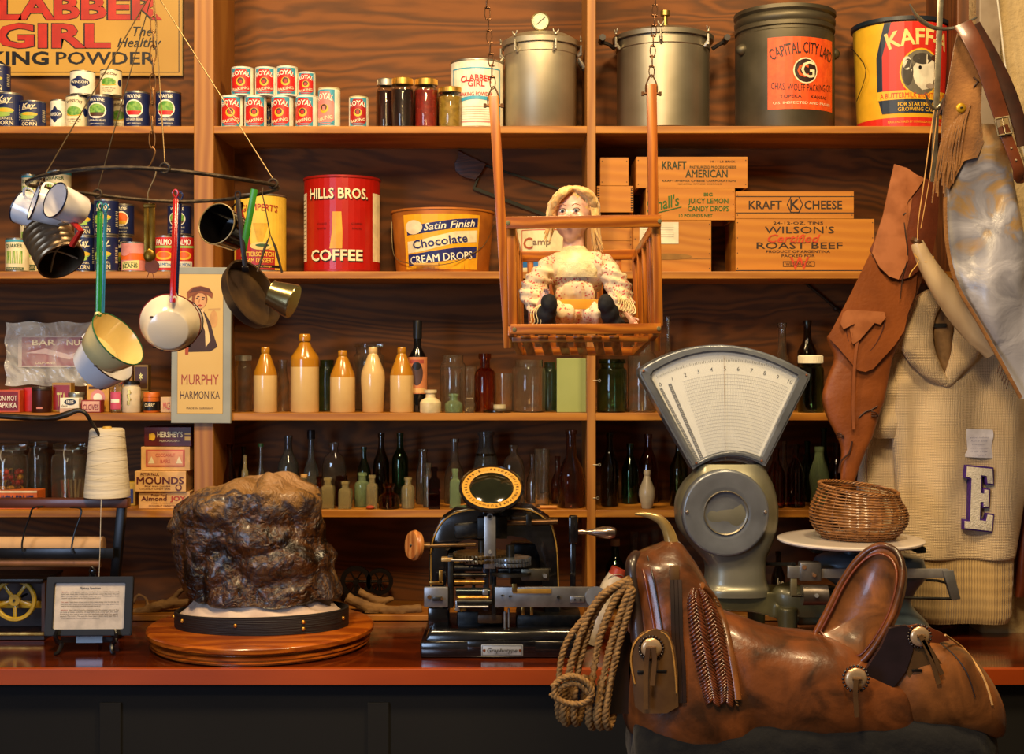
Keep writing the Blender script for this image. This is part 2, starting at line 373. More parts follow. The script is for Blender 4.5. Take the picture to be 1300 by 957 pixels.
def d_wingreen(L,R,H,x=0):
    L.rect(-R*2.6,H*.05,R*2.6,H*.95,CREAM,0);L.text('WINSOM',x,H*.78,H*.09,BRN,2,w=R*1.4,arc=R*2,bold=.03);L.ell(x,H*.52,R*.7,H*.14,GRN,2);L.ell(x,H*.42,R*.75,H*.06,YEL,1)
    for i in range(3):L.text('CUT GREEN BEANS'[:15-i*3],x,H*(.25-i*.07),H*.035,BRN,2,w=R*(1.3-i*.3))
    L.ell(x+R*1.15,H*.5,R*.25,H*.13,NAVY,1)
def d_quail(L,R,H):
    L.rect(-R*2.6,H*.05,R*2.6,H*.95,CREAM,0);L.rect(-R*2.6,H*.88,R*2.6,H*.95,TEAL,1);L.text('QUAKER',0,H*.72,H*.1,DGRN,2,w=R*1.5,bold=.03)
    for i in range(9):L.line(-R*.75+i*R*.18,H*.25,-R*.8+i*R*.19+R*.06*math.sin(i*2),H*.62,R*.1,[GRN,LGRN][i%2],2)
    L.rect(-R*.85,H*.06,R*.85,H*.14,DGRN,2);L.text('ASPARAGUS',0,H*.075,H*.05,CREAM,3,w=R*1.5)
def d_bean(L,R,H):
    L.rect(-R*2.6,H*.05,R*2.6,H*.95,PNK,0);L.rect(-R*2.6,H*.4,R*2.6,H*.62,ORG,1);L.ell(-R*.5,H*.66,R*.5,H*.13,PNK,2)
    L.poly([(-R*.75,H*.06),(R*.75,H*.12),(R*.75,H*.4),(-R*.75,H*.34)],M('e6d98a',.5),2);L.text('BEANS',0,H*.14,H*.13,DGRN,3,w=R*1.25,bold=.03,ang=.06);L.text('MIXED WITH',0,H*.28,H*.05,DGRN,3,w=R*1.1,ang=.06)
def d_palmo(L,R,H):
    L.rect(-R*2.6,H*.05,R*2.6,H*.95,RED,0);L.rect(-R*2.6,H*.66,R*2.6,H*.72,LGRN,1);L.text('PALMO',0,H*.74,H*.16,WHT,3,w=R*1.4,bold=.04)
    L.ell(0,H*.45,R*.8,H*.12,YEL,1);L.ell(0,H*.47,R*.6,H*.08,ORG,2);L.rect(-R*.9,H*.12,R*.9,H*.3,M('dcd6b8',.5),2);L.text('SALMON',0,H*.16,H*.09,BLU,3,w=R*1.3,bold=.03)
# --- top left shelf
zc=lambda sh,h:Z5[sh]+h
def Ztop(px,top,y):return W(px,top,y).z
ys=.075
can(12,34,120,0,d_kay,'navy corn tin at far left of the top shelf, under another dark tin',y=ys,x=0)
can(-2,30,84,0,d_kay,'dark tin cut by the left picture edge, stacked on the corn tin',y=ys,zb=Ztop(0,120,ys)+.001)
can(42,32,130,0,d_kay,'short navy corn tin standing alone under the yellow baking powder sign',y=ys)
can(75,21,128,0,d_winoval,'cream tin with a blue oval, leftmost in the bottom row of pale tins',y=ys+.02,x=-.005)
can(97.5,27,123,0,d_wingreen,'cream green bean tin between the blue-oval tin and the blue tin below the pair',y=ys)
can(127.5,33,123,0,d_wayne,'navy lima bean tin under the two stacked cream tins',y=ys,food=1)
can(105,31,92,0,d_winoval,'cream tin with a blue oval, stacked on the second row',y=ys,zb=Ztop(0,123,ys)+.001)
can(141,27,90,0,d_wingreen,'cream green bean tin, topmost and right of the two stacked pale tins',y=ys+.01,zb=Ztop(0,123,ys)+.001)
can(153,24,128,0,d_wingreen,'cream tin half hidden behind the navy tins on the top shelf',y=.17)
can(174,32,118,0,d_wayne,'navy green bean tin, left one of the two beside the tan post',y=ys)
can(214,32,118,0,d_wayne,'navy green bean tin nearest the tan post on the top shelf',y=ys)
# --- royal tins
G='small red baking powder tins stacked on the top shelf'
bl=['leftmost','second from the left','third from the left','rightmost']
zt=Ztop(0,124,.07)+.001
for i,x in enumerate((295,324.5,358.5,389.5)):can(x,28,123,0,d_royal,'red baking powder tin, %s in the bottom row'%bl[i],G,y=.07,tin=WHT,rot=[0,.05,-.15,-.25][i])
for i,(x,w,t) in enumerate(((308,28,87),(337.5,27,87),(364.5,27,86),(389.5,22,93))):can(x,w,t,0,d_royal,'red baking powder tin, %s in the upper row'%(bl[i] if i<3 else 'the small one at the right end'),G,y=.07,tin=WHT,zb=zt)
can(341.5,14,130,0,d_royal,'dark tin just visible between the bottom row of red tins',y=.16,tin=TIN,red=NAVY)
can(418,28,113,0,d_royal,'tall faded pink baking powder tin beside the red stack',tin=M('e0d0a0',.5),red=M('e0837a',.5),rot=-.35)
can(455.5,25,124,0,d_royal,'single small dark red baking powder tin left of the preserve jars',red=M('a01810',.4),tin=M('d8c890',.5))
# --- generic glass vessels
PROF={
'beer':[(0,0),(.92,0),(1,.02),(1,.52),(.93,.6),(.5,.74),(.38,.8),(.34,.93),(.42,.94),(.42,1)],
'wine':[(0,0),(.95,0),(1,.02),(1,.6),(.95,.66),(.5,.76),(.4,.8),(.36,.95),(.42,.96),(.42,1)],
'stone':[(0,0),(.95,0),(1,.02),(1,.55),(.95,.62),(.6,.8),(.42,.9),(.4,.91),(.46,.92),(.46,1)],
'soda':[(0,0),(.85,0),(.9,.03),(.8,.25),(1,.5),(.85,.62),(.5,.8),(.4,.92),(.48,.93),(.48,1)],
'bowl':[(0,0),(.6,0),(.65,.03),(1,.35),(.95,.5),(.5,.75),(.35,.85),(.45,.92),(.4,1)],
'med':[(0,0),(.95,0),(1,.02),(1,.62),(.9,.7),(.5,.76),(.48,.9),(.6,.91),(.6,1)],
'flask':[(0,0),(.9,0),(1,.03),(1,.6),(.85,.75),(.35,.84),(.32,.93),(.42,.94),(.42,1)],
'tall':[(0,0),(.95,0),(1,.02),(1,.4),(.9,.5),(.42,.66),(.36,.94),(.46,.95),(.46,1)],
'milk':[(0,0),(.95,0),(1,.02),(1,.5),(.9,.62),(.62,.78),(.58,.94),(.68,.95),(.68,1)],
'jar':[(0,0),(.95,0),(1,.03),(1,.78),(.94,.85),(.8,.88),(.8,.98),(.82,1)],
'cone':[(0,0),(.95,0),(1,.03),(.95,.25),(.5,.7),(.42,.8),(.5,.84),(.5,1)],
'tumb':[(0,0),(.85,0),(.88,.03),(1,1)],
'ink':[(0,0),(.95,0),(1,.05),(1,.45),(.85,.55),(.45,.66),(.45,.85),(.6,.88),(.6,1)],
'carafe':[(0,0),(.9,0),(1,.05),(.95,.3),(.45,.6),(.32,.7),(.3,.95),(.4,1)]}
def vessel(px,w,top,sh,shape,gl,label,y=None,name='glass_bottle',cat='bottle',cap=None,caph=.06,capr=None,fill=None,fillh=.6,solid=False,group=None,seg=24,lab=None,ell=1.,rings=0,y0=.03,sq=False):
    c,R,H=place(px,w,top,sh,y,y0);t=T(name,label,cat,c,group);P=PROF[shape];Hb=H if not cap else H*(1-caph*.55)
    th=min(.0025,R*.12);bm=B();out=[(r*R,z*Hb) for r,z in P]
    if rings:
        o2=[]
        for (r,z),(r2,z2) in zip(out,out[1:]):
            o2.append((r,z))
        out=o2+[out[-1]]
    sg=4 if sq else seg;mt=Matrix.Rotation(PI/4,4,'Z')@Matrix.Diagonal((1.3,1.3,1,1)) if sq else None
    if solid:prof=out+[(0,Hb)]
    else:prof=out+[(max(r-th,.0008) if r>0 else 0,z if i==0 else max(z,th*1.5)) for i,(r,z) in enumerate(out[1:][::-1])]+[(0,th*1.5)]
    lathe(bm,prof,sg,mt,ey=ell)
    if sq:bmesh.ops.bevel(bm,geom=[e for e in bm.edges if abs(e.verts[0].co.z-e.verts[1].co.z)>H*.2],offset=R*.2,segments=2,affect='EDGES')
    O('glass' if not solid else 'body',bm,gl,t,30)
    if fill:
        bm=B();hz=fillh*Hb;pp=[(0,th*1.8)];last=None
        for r,z in out[1:]:
            if z>hz:break
            pp.append((max(r-th*1.4,.001),max(z,th*1.8)));last=r
        pp.append((max(last-th*1.4,.001),hz));pp.append((0,hz));lathe(bm,pp,seg,ey=ell);O('contents',bm,fill,t)
    if cap:
        rl=P[-1][0]*R*(capr or 1.12);h=caph*H;bm=B();lathe(bm,[(rl*.7,H-h*.96),(rl,H-h),(rl,H-h*.12),(rl*.92,H),(0,H)],28)
        if cap in(GOLD,TIN,WHT):
            for i in range(28):
                a=2*PI*i/28;box(bm,(rl*math.cos(a),rl*math.sin(a),H-h*.5),(rl*.03,rl*.08,h*.7),Matrix.Rotation(a,3,'Z'))
        O('lid' if capr is None or rl>R*.5 else 'cap',bm,cap,t)
    if lab:L=Lab();lab(L,R,H);L.build('paper_label',t,R)
    return t
JG=glass('f4f4ee')
G='jars of preserves on the top shelf'
J=dict(name='preserve_jar',cat='jar',cap=GOLD,caph=.13,fillh=.82,group=G)
vessel(490,25,101,0,'jar',JG,'dark preserve jar with dull lid, half hidden behind the brown jar',y=.13,fill=M('3a0c06',.3),**{**J,'cap':TIN})
vessel(511,29,100,0,'jar',JG,'dark brown preserve jar with gold lid beside the red one',fill=M('2a0f08',.3),**J)
vessel(541,31,101,0,'jar',JG,'bright red preserve jar with gold lid',fill=M('8c1608',.35,c2='a82410',scale=60),**J)
vessel(572,33,112,0,'jar',JG,'short mustard yellow preserve jar with gold lid by the white tin',fill=M('9a7a18',.4,c2='b8922c',scale=60),y0=.02,**J)
def d_clab(L,R,H):
    L.rect(-R*2.6,H*.03,R*2.6,H*.97,M('efe6cc',.5),0)
    b=M('3a9cb8',.4);L.frame(-R*1.05,-H*.1,R*1.05,H*.87,H*.018,b,1);L.text('CLABBER',0,H*.68,H*.085,RED,3,w=R*1.15,arc=R*2.2,bold=.035);L.text('GIRL',0,H*.595,H*.085,RED,3,w=R*.62,bold=.035)
    L.text('BAKING POWDER',0,H*.46,H*.055,RED,3,w=R*1.25,bold=.03)
    L.poly([(-R*.95,H*.34)]+[(-R*.95+R*1.9*i/12,H*(.4+.06*math.sin(PI*i/12))) for i in range(13)]+[(R*.95,H*.34)]+[(R*.95-R*1.9*i/12,H*(.34+.07*math.sin(PI*i/12))) for i in range(13)],b,2)
    for i in range(6):L.rect(-R*.7,H*(.3-i*.035),R*.7,H*(.305-i*.035),M('c9a888',.5),2)
    L.rect(-R*.8,H*.08,R*.8,H*.1,PNK,2)
can(605.5,68,81,0,d_clab,'large white baking powder tin with red lettering and teal lines',tin=TIN)
# --- pressure canners
ALU=M('a8a08c',.42,.85,c2='857d68',scale=5,lo=.3,hi=.7,bump=.04);ALU2=M('c0b8a4',.45,.75,c2='98907c',scale=6)
def wingnut(bm,p,s,a):
    R=Matrix.Rotation(a,3,'Z')
    lathe(bm,[(0,0),(s*.35,0),(s*.3,s*.5),(0,s*.5)],12,Matrix.Translation(p))
    for d in(-1,1):
        tube(bm,[V(p)+R@V((d*s*.2,0,s*.3)),V(p)+R@V((d*s*.6,0,s*.8)),V(p)+R@V((d*s*.75,0,s*1.3))],[s*.18,s*.22,s*.12],8,sub=3)
def canner(px,w,top,lidtop,label,gauge,mat,handles):
    c,R,H=place(px,w,top,0);HL=Ztop(0,lidtop,c.y)-Z5[0];t=T('pressure_canner',label,'pressure cooker',c)
    bm=B();lathe(bm,[(0,0),(R*.95,0),(R,.008),(R,H*.9),(R*1.02,H*.91),(R*1.02,H),(0,H)],48);O('pot',bm,mat,t)
    l=HL-H;bm=B();lathe(bm,[(R*1.02,H+.001),(R*1.09,H+.002),(R*1.1,H+l*.4),(R*1.05,H+l*.45),(R*1.0,H+l*.55),(R*.8,H+l*.85),(R*.4,H+l),(0,H+l)],48);O('lid',bm,mat,t)
    for i in range(6):
        a=-PI/2+(i-.0)*PI/3+(.35 if gauge else .9);p=V((R*1.13*math.cos(a),R*1.13*math.sin(a),H-.004));bm=B()
        tube(bm,[V((R*1.04*math.cos(a),R*1.04*math.sin(a),H*.9)),p+V((0,0,-.01))],.006,8);tube(bm,[p+V((0,0,-.022)),p+V((0,0,.012))],.0042,8);wingnut(bm,p+V((0,0,l*.45+.004)),.013,a+PI/2);O('wing_nut',bm,ALU2,t)
    if gauge:
        gp=V((-.0,-R*.55,H+l));gp.x=(686-px)*S(c.y);bm=B();tube(bm,[gp+V((0,0,-.02)),gp+V((0,0,.055))],[.01,.006,.009],10)
        g=W(686,28,c.y-R*.55)-c;rg=12*S(0);mt=Matrix.Translation(g)@Matrix.Rotation(PI/2,4,'X');lathe(bm,[(0,-rg*.3),(rg*.9,-rg*.3),(rg,0),(rg,rg*.35),(rg*.9,rg*.4),(rg*.86,rg*.28),(0,rg*.28)],32,mt)
        ga=O('pressure_gauge',bm,M('9a8a58',.35,.9),t)
        L=Lab();L.ell(0,0,rg*.86,rg*.86,M('d8d4b0',.5),0,32)
        for i in range(21):
            a=-.8+i*(PI+1.6)/20;L.line(rg*.7*math.cos(a),rg*.7*math.sin(a),rg*.8*math.cos(a),rg*.8*math.sin(a),rg*.03,BLK,1)
        L.line(-rg*.4,-rg*.35,rg*.5,rg*.45,rg*.1,BLK,2);L.build('gauge_dial',ga,None,Matrix.Translation(g+V((0,-rg*.3,0))))
    else:
        p=V((.0,-R*.45,H+l*.9));bm=B();lathe(bm,[(0,0),(.014,0),(.014,.01),(.008,.012),(.008,.04),(.016,.042),(.016,.058),(0,.06)],16,Matrix.Translation(p));O('vent_valve',bm,M('a89050',.35,.9),t)
    for s in(-1,1):
        bm=B()
        if handles:
            a=V((s*R*1.05,-.02,H*.93));tube(bm,[a,a+V((s*.025,-.01,.015)),a+V((s*.05,-.01,.03 if s>0 else -.0+.02))],.007,8,sub=3);tube(bm,[a+V((s*.045,-.045,.03)),a+V((s*.045,.03,.03))],.011,10)
        else:
            a=V((s*R*1.05,0,H*.88));tube(bm,[a+V((0,-.02,0)),a+V((s*.018,-.02,-.03)),a+V((s*.018,.02,-.03)),a+V((0,.02,0))],.006,8,sub=3)
        O('handle',bm,ALU2 if not handles else M('2a2420',.4,.3),t)
canner(686.5,91,63,45,'tall dull aluminium pressure canner with a round dial gauge on its lid',1,M('b8ad92',.45,.7,c2='9c917a',scale=5,lo=.3,hi=.7),0)
canner(841.5,117,56,41,'wide aluminium pressure canner with wing nuts, behind the right swing chain',0,ALU,1)
# --- lard can, calf feed bucket
c,R,H=place(996,124,20,0);t=T('lard_can','big dark tin lard can with an orange paper label','can',c)
DT=M('6a6250',.5,.7,c2='4c4636',scale=7,lo=.3,hi=.7)
bm=B();lathe(bm,[(0,0),(R*.97,0),(R,.01),(R,H*.8),(R*.97,H*.81),(R*.97,H*.83),(R*1.01,H*.84),(R*1.01,H*.87),(R*.98,H*.88),(R*1.02,H*.9),(R*1.02,H*.93),(R*.98,H*.95),(R*1.03,H*.97),(R*1.03,H),(R*.9,H),(R*.88,H*.985),(0,H*.985)],48);O('body',bm,DT,t)
for s in(-1,1):
    bm=B();a=V((s*R*.93,-R*.38,H*.68)) if s<0 else V((s*R*1.0,-.0,H*.68));ellip(bm,a,(.022,.02,.02));O('ear',bm,DT,t)
L=Lab();og=M('e8581c',.5,c2='d84c18',scale=40);u=R*.86;L.rect(-u*.62,H*.15,u*1.15,H*.73,og,0);x=u*.26;dk=M('2c1410',.5)
L.text('CAPITAL CITY LARD',x,H*.6,H*.09,dk,2,w=u*1.6,arc=u*2.,bold=.02);L.ell(x,H*.46,u*.3,u*.3,CREAM,1);L.ell(x,H*.46,u*.27,u*.27,dk,2);L.text('C',x-u*.07,H*.41,H*.1,og,3,bold=.03);L.text('G',x+u*.05,H*.405,H*.13,CREAM,4,bold=.01)
L.text('CHAS. WOLFF PACKING CO.',x,H*.3,H*.055,dk,2,w=u*1.6,bold=.02,wave=lambda a:-.012*math.cos(a/u*1.6)+.01);L.text('TOPEKA      KANSAS',x,H*.24,H*.025,dk,2,w=u*1.2)
L.text('U.S. INSPECTED AND PASSED',x,H*.19,H*.02,CREAM,2,w=u*1.5);L.build('paper_label',t,R)
c,R,H=place(1143,118,35,0);t=T('feed_bucket','yellow and red calf feed bucket with a cow picture on its side','bucket',c)
rf=lambda v:R*(.9+.1*v/H)
bm=B();lathe(bm,[(0,0),(R*.88,0),(R*.9,.006),(R*.995,H*.955)],48);O('body',bm,YEL,t);bm=B();lathe(bm,[(R*.99,H*.95),(R*1.0,H*.955),(R*1.04,H*.965),(R*1.04,H),(R*.98,H),(R*.97,H*.96),(0,H*.95)],48);O('rim',bm,M('14202c',.4),t,label='dark blue rim')
L=Lab();RB=M('c8281a',.4,var=.05);NB=M('14263c',.4);L.rect(-R*2.6,0.004,R*2.6,H*.1,RB,1);L.poly([(-R*.62,H*.14),(-R*.72,H*.3),(-R*.72,H*.65),(-R*.55,H*.95),(R*.95,H*.95),(R*1.0,H*.65),(R*1.0,H*.3),(R*.95,H*.14)],NB,1)
L.poly([(-R*.6,H*.3),(-R*.6,H*.65),(-R*.42,H*.95),(R*.82,H*.95),(R*.9,H*.65),(R*.9,H*.3)],RB,2);x=R*.15
L.text('KAFF-A',x,H*.75,H*.14,M('e6cc7c',.4),4,w=R*1.25,arc=R*2.2,bold=.04);L.ell(x,H*.5,R*.42,H*.215,YEL,3,28);L.ell(x,H*.5,R*.39,H*.2,M('6a6454',.6),4,28)
W2=M('d8d0b8',.6);L.ell(x-R*.26,H*.5,R*.1,H*.12,M('3a342c',.6),5);L.ell(x+R*.02,H*.62,R*.2,H*.05,M('3a342c',.6),5);L.poly([(x-R*.05,H*.62),(x+R*.12,H*.66),(x+R*.28,H*.6),(x+R*.3,H*.45),(x+R*.22,H*.36),(x+R*.02,H*.34),(x-R*.12,H*.4),(x-R*.2,H*.52)],W2,5);L.ell(x+R*.3,H*.63,R*.1,H*.03,BRN,6);L.ell(x-R*.03,H*.54,R*.03,H*.018,BLK,6);L.ell(x+R*.2,H*.38,R*.1,H*.025,M('9a8a78',.6),6);L.ell(x-R*.28,H*.58,R*.08,H*.06,W2,5)
L.rect(-R*.72,H*.26,R*1.05,H*.34,YEL,3);L.text('A BUTTERMILK and VITAMIN FEED',x,H*.275,H*.045,RB,5,w=R*1.6,bold=.02);L.text('FOR STARTING AND',x,H*.2,H*.035,YEL,4,w=R*.9,bold=.02);L.text('GROWING CALVES',x,H*.155,H*.035,YEL,4,w=R*.9,bold=.02);L.text('MANUFACTURED BY CONSOLIDATED PRODUCTS CO.',x,H*.05,H*.02,YEL,4,w=R*1.3)
L.build('painted_label',t,rf,base=.0015)
bm=B();tube(bm,[V((-R*1.04,0,H*.8)),V((-R*.9,-R*.6,H*.55)),V((-R*.99,-R*.2,H*.3))],.0015,6,sub=4);O('bail_handle',bm,BLK,t)
# --- shelf two, left bay
y1=.075;z=lambda p:Ztop(0,p,y1)+.001
can(22,29,303,1,d_quail,'cream asparagus tin with a teal top band at the far left of the second shelf',y=y1)
can(38,20,222,1,d_quail,'pale teal-topped tin high behind the hanging cups, left one',y=.2,zb=Ztop(0,262,.2))
can(38,24,262,1,d_quail,'pale tin under the left teal-topped tin, behind the hanging cups',y=.2)
can(74,32,218,1,d_quail,'pale teal-topped tin behind the hanging cups, right one',y=.2,zb=Ztop(0,260,.2));can(74,32,261,1,d_quail,'pale tin under the right teal-topped tin behind the flour sifter',y=.2)
can(108,24,300,1,d_kay,'navy corn tin, lower one nearest the flour sifter',y=y1+.01,x=.004);can(108,26,258,1,d_kay,'navy corn tin, upper one nearest the flour sifter',y=y1+.01,zb=z(301),x=.004)
can(135,30,300,1,d_kay,'navy corn tin, lower one behind the green pan handle',y=y1-.015);can(135,31,254,1,d_kay,'navy corn tin, upper one behind the green pan handle',y=y1-.015,zb=Ztop(0,300,y1-.015)+.001)
can(157,22,300,1,d_kay,'dark tin half hidden between the corn tins and the pink bean tin',y=.19);can(157,26,260,1,d_wayne,'navy mixed vegetable tin in the upper row beside the corn tins',y=.19,zb=Ztop(0,300,.19)+.001,food=2)
can(169,30,308,1,d_bean,'pink and orange bean tin with a pale yellow panel',y=y1)
can(211,28,300,1,d_palmo,'red salmon tin left of the red pan handle',y=y1);can(236,24,300,1,d_palmo,'red salmon tin right of the red pan handle',y=y1+.012);can(228,30,261,1,d_wayne,'navy lima bean tin stacked on the red salmon tins',y=y1+.012,zb=Ztop(0,299,y1)+.001,food=1)
# --- shelf two, middle
def d_gum(L,R,H):
    y=M('e0b83c',.45,var=.06);L.rect(-R*2.7,H*.03,R*2.7,H*.97,y,0);r=M('a01c18',.45)
    L.poly([(-R*1.0,H*.03),(-R*1.0,H*.9),(-R*.7,H*.86),(-R*.35,H*.6),(-R*.2,H*.3),(R*.7,H*.28),(R*.7,H*.09),(R*.7,H*.03)],r,1);L.text("GUMPERT'S",R*.1,H*.78,H*.085,r,3,w=R*1.4,bold=.03,arc=R*4)
    L.poly([(-R*.15,H*.62),(R*.45,H*.62),(R*.25,H*.42),(R*.2,H*.36),(R*.05,H*.36),(0,H*.42)],M('c99a1c',.5),2);L.ell(R*.15,H*.33,R*.4,H*.05,M('d8b868',.5),3);L.ell(R*.2,H*.34,R*.25,H*.02,DGRN,4)
    L.text('BUTTERSCOTCH',0,H*.2,H*.055,y,3,w=R*1.3,bold=.03);L.text('CREAM DESSERT',0,H*.12,H*.055,y,3,w=R*1.3,bold=.03);L.rect(-R,H*.055,R,H*.09,BLK,2);L.text('S. Gumpert Co. Inc. Chicago',0,H*.063,H*.02,y,3,w=R*1.1)
can(330.5,66,249,1,d_gum,'yellow and dark red dessert tin behind the black ladle',y=.12,rot=.05)
def d_hills(L,R,H):
    r=M('a8140a',.3,var=.05);L.rect(-R*2.6,H*.02,R*2.6,H*.98,r,0);L.rect(-R*1.5,H*.12,-R*1.0,H*.83,CREAM,1);L.rect(R*1.0,H*.12,R*1.5,H*.83,CREAM,1)
    for i in range(16):L.rect(-R*1.4,H*(.15+i*.04),-R*1.08,H*(.16+i*.04),M('8a7a58',.5),2)
    for o,m,l in((.012,M('2a0c08',.4),3),(0,M('eadcae',.4),5)):
        L.text('HILLS BROS.',o*R*1.5,H*(.76-o),H*.105,m,l,w=R*1.6,bold=.035);L.text('COFFEE',-R*.05+o*R*1.5,H*(.12-o),H*.11,m,l,w=R*1.4,bold=.04)
    g=M('d89a1c',.4);L.poly([(-R*.12,H*.62),(R*.1,H*.62),(R*.13,H*.4),(R*.12,H*.24),(-R*.2,H*.24),(-R*.14,H*.4)],g,2)
    for x,s in((-.42,'VACUUM PACKED'),(.5,'COFFEE')):L.text(s,R*x,H*.49,H*.018,M('5a0c08',.4),3,w=R*.3);L.text('ROASTED',R*x,H*.44,H*.018,M('5a0c08',.4),3,w=R*.26)
can(434.5,98,228,1,d_hills,'large red coffee tin with cream lettering and a yellow robe shape',tin=M('a01a10',.35,.2))
def pail(px,w,top,sh,lab,label,cat,c1,taper,y=None):
    c,R,H=place(px,w,top,sh,y);t=T('candy_pail' if taper<1 else 'round_tin',label,cat,c);rf=lambda v:R*(taper+(1-taper)*v/H)
    bm=B();lathe(bm,[(0,0),(R*taper,0),(R*taper*1.01,.006),(R,H*.97),(R*1.02,H*.97),(R*1.02,H),(R*.98,H),(R*.96,H*.9),(0,H*.9)],48);O('body',bm,c1,t)
    L=Lab();lab(L,R*taper,H);L.build('paper_label',t,rf,base=.0015);return t,R,H
def d_satin(L,R,H):
    y=M('e8a81c',.45,var=.05);nb=M('1c2266',.45);L.rect(-R*.8,H*.05,R*.85,H*.9,y,0)
    def rib(v0,v1,h,m,l):L.poly([(-R*.72,H*v0),(-R*.4,H*(v0+.02)),(R*.3,H*v1),(R*.8,H*(v1+.03)),(R*.8,H*(v1+.03+h)),(R*.3,H*(v1+h)),(-R*.4,H*(v0+.02+h)),(-R*.72,H*(v0+h))],m,l)
    rib(.58,.68,.14,nb,1);rib(.3,.45,.18,CREAM,1);rib(.1,.2,.18,nb,2)
    L.ell(-R*.55,H*.7,R*.2,H*.11,M('f0d8b0',.5),3);L.text('Satin Finish',R*.2,H*.68,H*.11,WHT,4,w=R*1.05,shear=.3,ang=.1,bold=.02);L.text('Chocolate',-R*.0,H*.42,H*.13,nb,4,w=R*1.15,ang=.14,bold=.02);L.text('CREAM DROPS',R*.02,H*.17,H*.12,WHT,4,w=R*1.35,ang=.09,bold=.03)
t,R,H=pail(562,129,270,1,d_satin,'tapered orange candy pail with a blue and yellow label','pail',M('b86a18',.5,c2='9c5612',scale=12),.9)
bm=B();tube(bm,[V((-R,0,H*.85)),V((-R*.93,-R*.35,H*.3)),V((-R*.6,-R*.8,H*.14)),V((-.03,-R*1.0,H*.1)),V((R*.3,-R*.97,H*.16)),V((R*.8,-R*.55,H*.42)),V((R,0,H*.8))],.0014,6,sub=4);O('bail_handle',bm,M('8a7a58',.4,.8),t)
bm=B();tube(bm,[V((-R*.5,-R*.87,H*.12)),V((-R*.02,-R*1.04,H*.11))],.006,10);O('hand_grip',bm,M('c89a50',.5),t)
def d_camp(L,R,H):
    L.rect(-R*.9,H*.05,R*1.5,H*.95,M('dcd0a0',.5),0);L.text('C',-R*.52,H*.5,H*.24,M('a8502c',.5),3,bold=.03);L.text('amp',-R*.12,H*.58,H*.13,M('7a5a40',.5),3,w=R*.5,bold=.02);L.ell(-R*.15,H*.4,R*.7,H*.03,BLU,2);L.rect(-R*.7,H*.1,R*.9,H*.3,BLU,1);L.line(-R*.72,H*.9,R,H*.9,.002,RED,2);L.line(-R*.72,H*.9,-R*.72,H*.4,.002,RED,2)
pail(692,88,290,1,d_camp,'round cream tin with a curly red initial, behind the doll','tin',M('c8bc90',.5),1.0,y=.15)
# --- wooden boxes
WB=wood('b06c18','bc781e','b4701a','x',1.2,.55,0,.5);WB2=wood('a46416','b47420','ac6c1a','x',1.2,.55,0,.7);INK=M('2c1c0e',.7);GI=M('2c5a18',.7)
def crate(x0,x1,y0,y1,yf,label,lab=None,mat=WB,dp=.2,zb=None,open_=0,sh=1):
    k=S(yf);xa,xb=W(x0,0,yf).x,W(x1,0,yf).x;zt=W(0,y0,yf).z;zb=Zs[sh]+.0005 if zb is None else zb;w=xb-xa;h=zt-zb;th=.009
    t=T('wooden_box',label,'box',((xa+xb)/2,yf+dp/2,zb));bm=B()
    box(bm,(0,-dp/2+th/2,h/2),(w,th,h),bev=.0008);O('front_panel',bm,mat,t,0)
    bm=B();box(bm,(0,dp/2-th/2,h/2),(w,th,h),bev=.0008);O('back_panel',bm,mat,t,0)
    for s in(-1,1):
        bm=B();box(bm,(s*(w/2-th/2),0,h/2),(th,dp-2*th-.001,h),bev=.0008);O('side_panel',bm,mat,t,0)
    bm=B();box(bm,(0,0,h-th/2-.001),(w-2*th-.001,dp-2*th-.001,th));O('lid',bm,mat,t,0)
    L=Lab()
    for s in(-1,1):
        for q in range(max(2,int(h/.035))):L.ell(s*(w/2-.006),.012+q*(h-.024)/(max(2,int(h/.035))-1),.0017,.0017,INK,0,8)
    if lab:lab(L,w,h)
    L.build('lettering',t,None,Matrix.Translation((0,-dp/2,0)));return zt
def l_ros(L,w,h):
    a=dict(bold=.01);L.text('24-12-OZ. TINS',-w*.05,h*.9,h*.05,INK,1,w=w*.36);L.text("WILSON'S",-w*.04,h*.73,h*.13,INK,1,w=w*.5,bold=.01);r=M('c03c14',.7);L.text('Certified',-w*.08,h*.56,h*.15,r,2,w=w*.38,shear=.3,bold=.02)
    L.text('ROAST BEEF',-w*.04,h*.44,h*.12,INK,1,w=w*.62,bold=.01);L.text('PRODUCT OF ARGENTINA',-w*.05,h*.36,h*.05,INK,1,w=w*.46);L.text('PACKED FOR',-w*.05,h*.28,h*.05,INK,1,w=w*.24);L.frame(-w*.16,h*.1,w*.07,h*.2,h*.012,INK,1);L.text('WILSON & CO.',-w*.045,h*.12,h*.06,INK,2,w=w*.19,bold=.02);L.text('W',-w*.04,h*.05,h*.24,r,1,bold=.03);L.rect(-w/2,h*.015,w/2,h*.035,INK,0)
def l_kc(L,w,h):
    L.rect(-w/2,h*.2,w/2,h*.23,INK,0);L.rect(-w/2,h*.8,w/2,h*.83,INK,0);L.text('KRAFT',-w*.25,h*.36,h*.3,INK,1,w=w*.28,bold=.02);L.text('CHEESE',w*.24,h*.36,h*.3,INK,1,w=w*.32,bold=.02);L.ell(0,h*.52,h*.3,h*.36,INK,1,6);L.ell(0,h*.52,h*.26,h*.31,WB,2,6);L.text('K',0,h*.34,h*.36,INK,3,bold=.04)
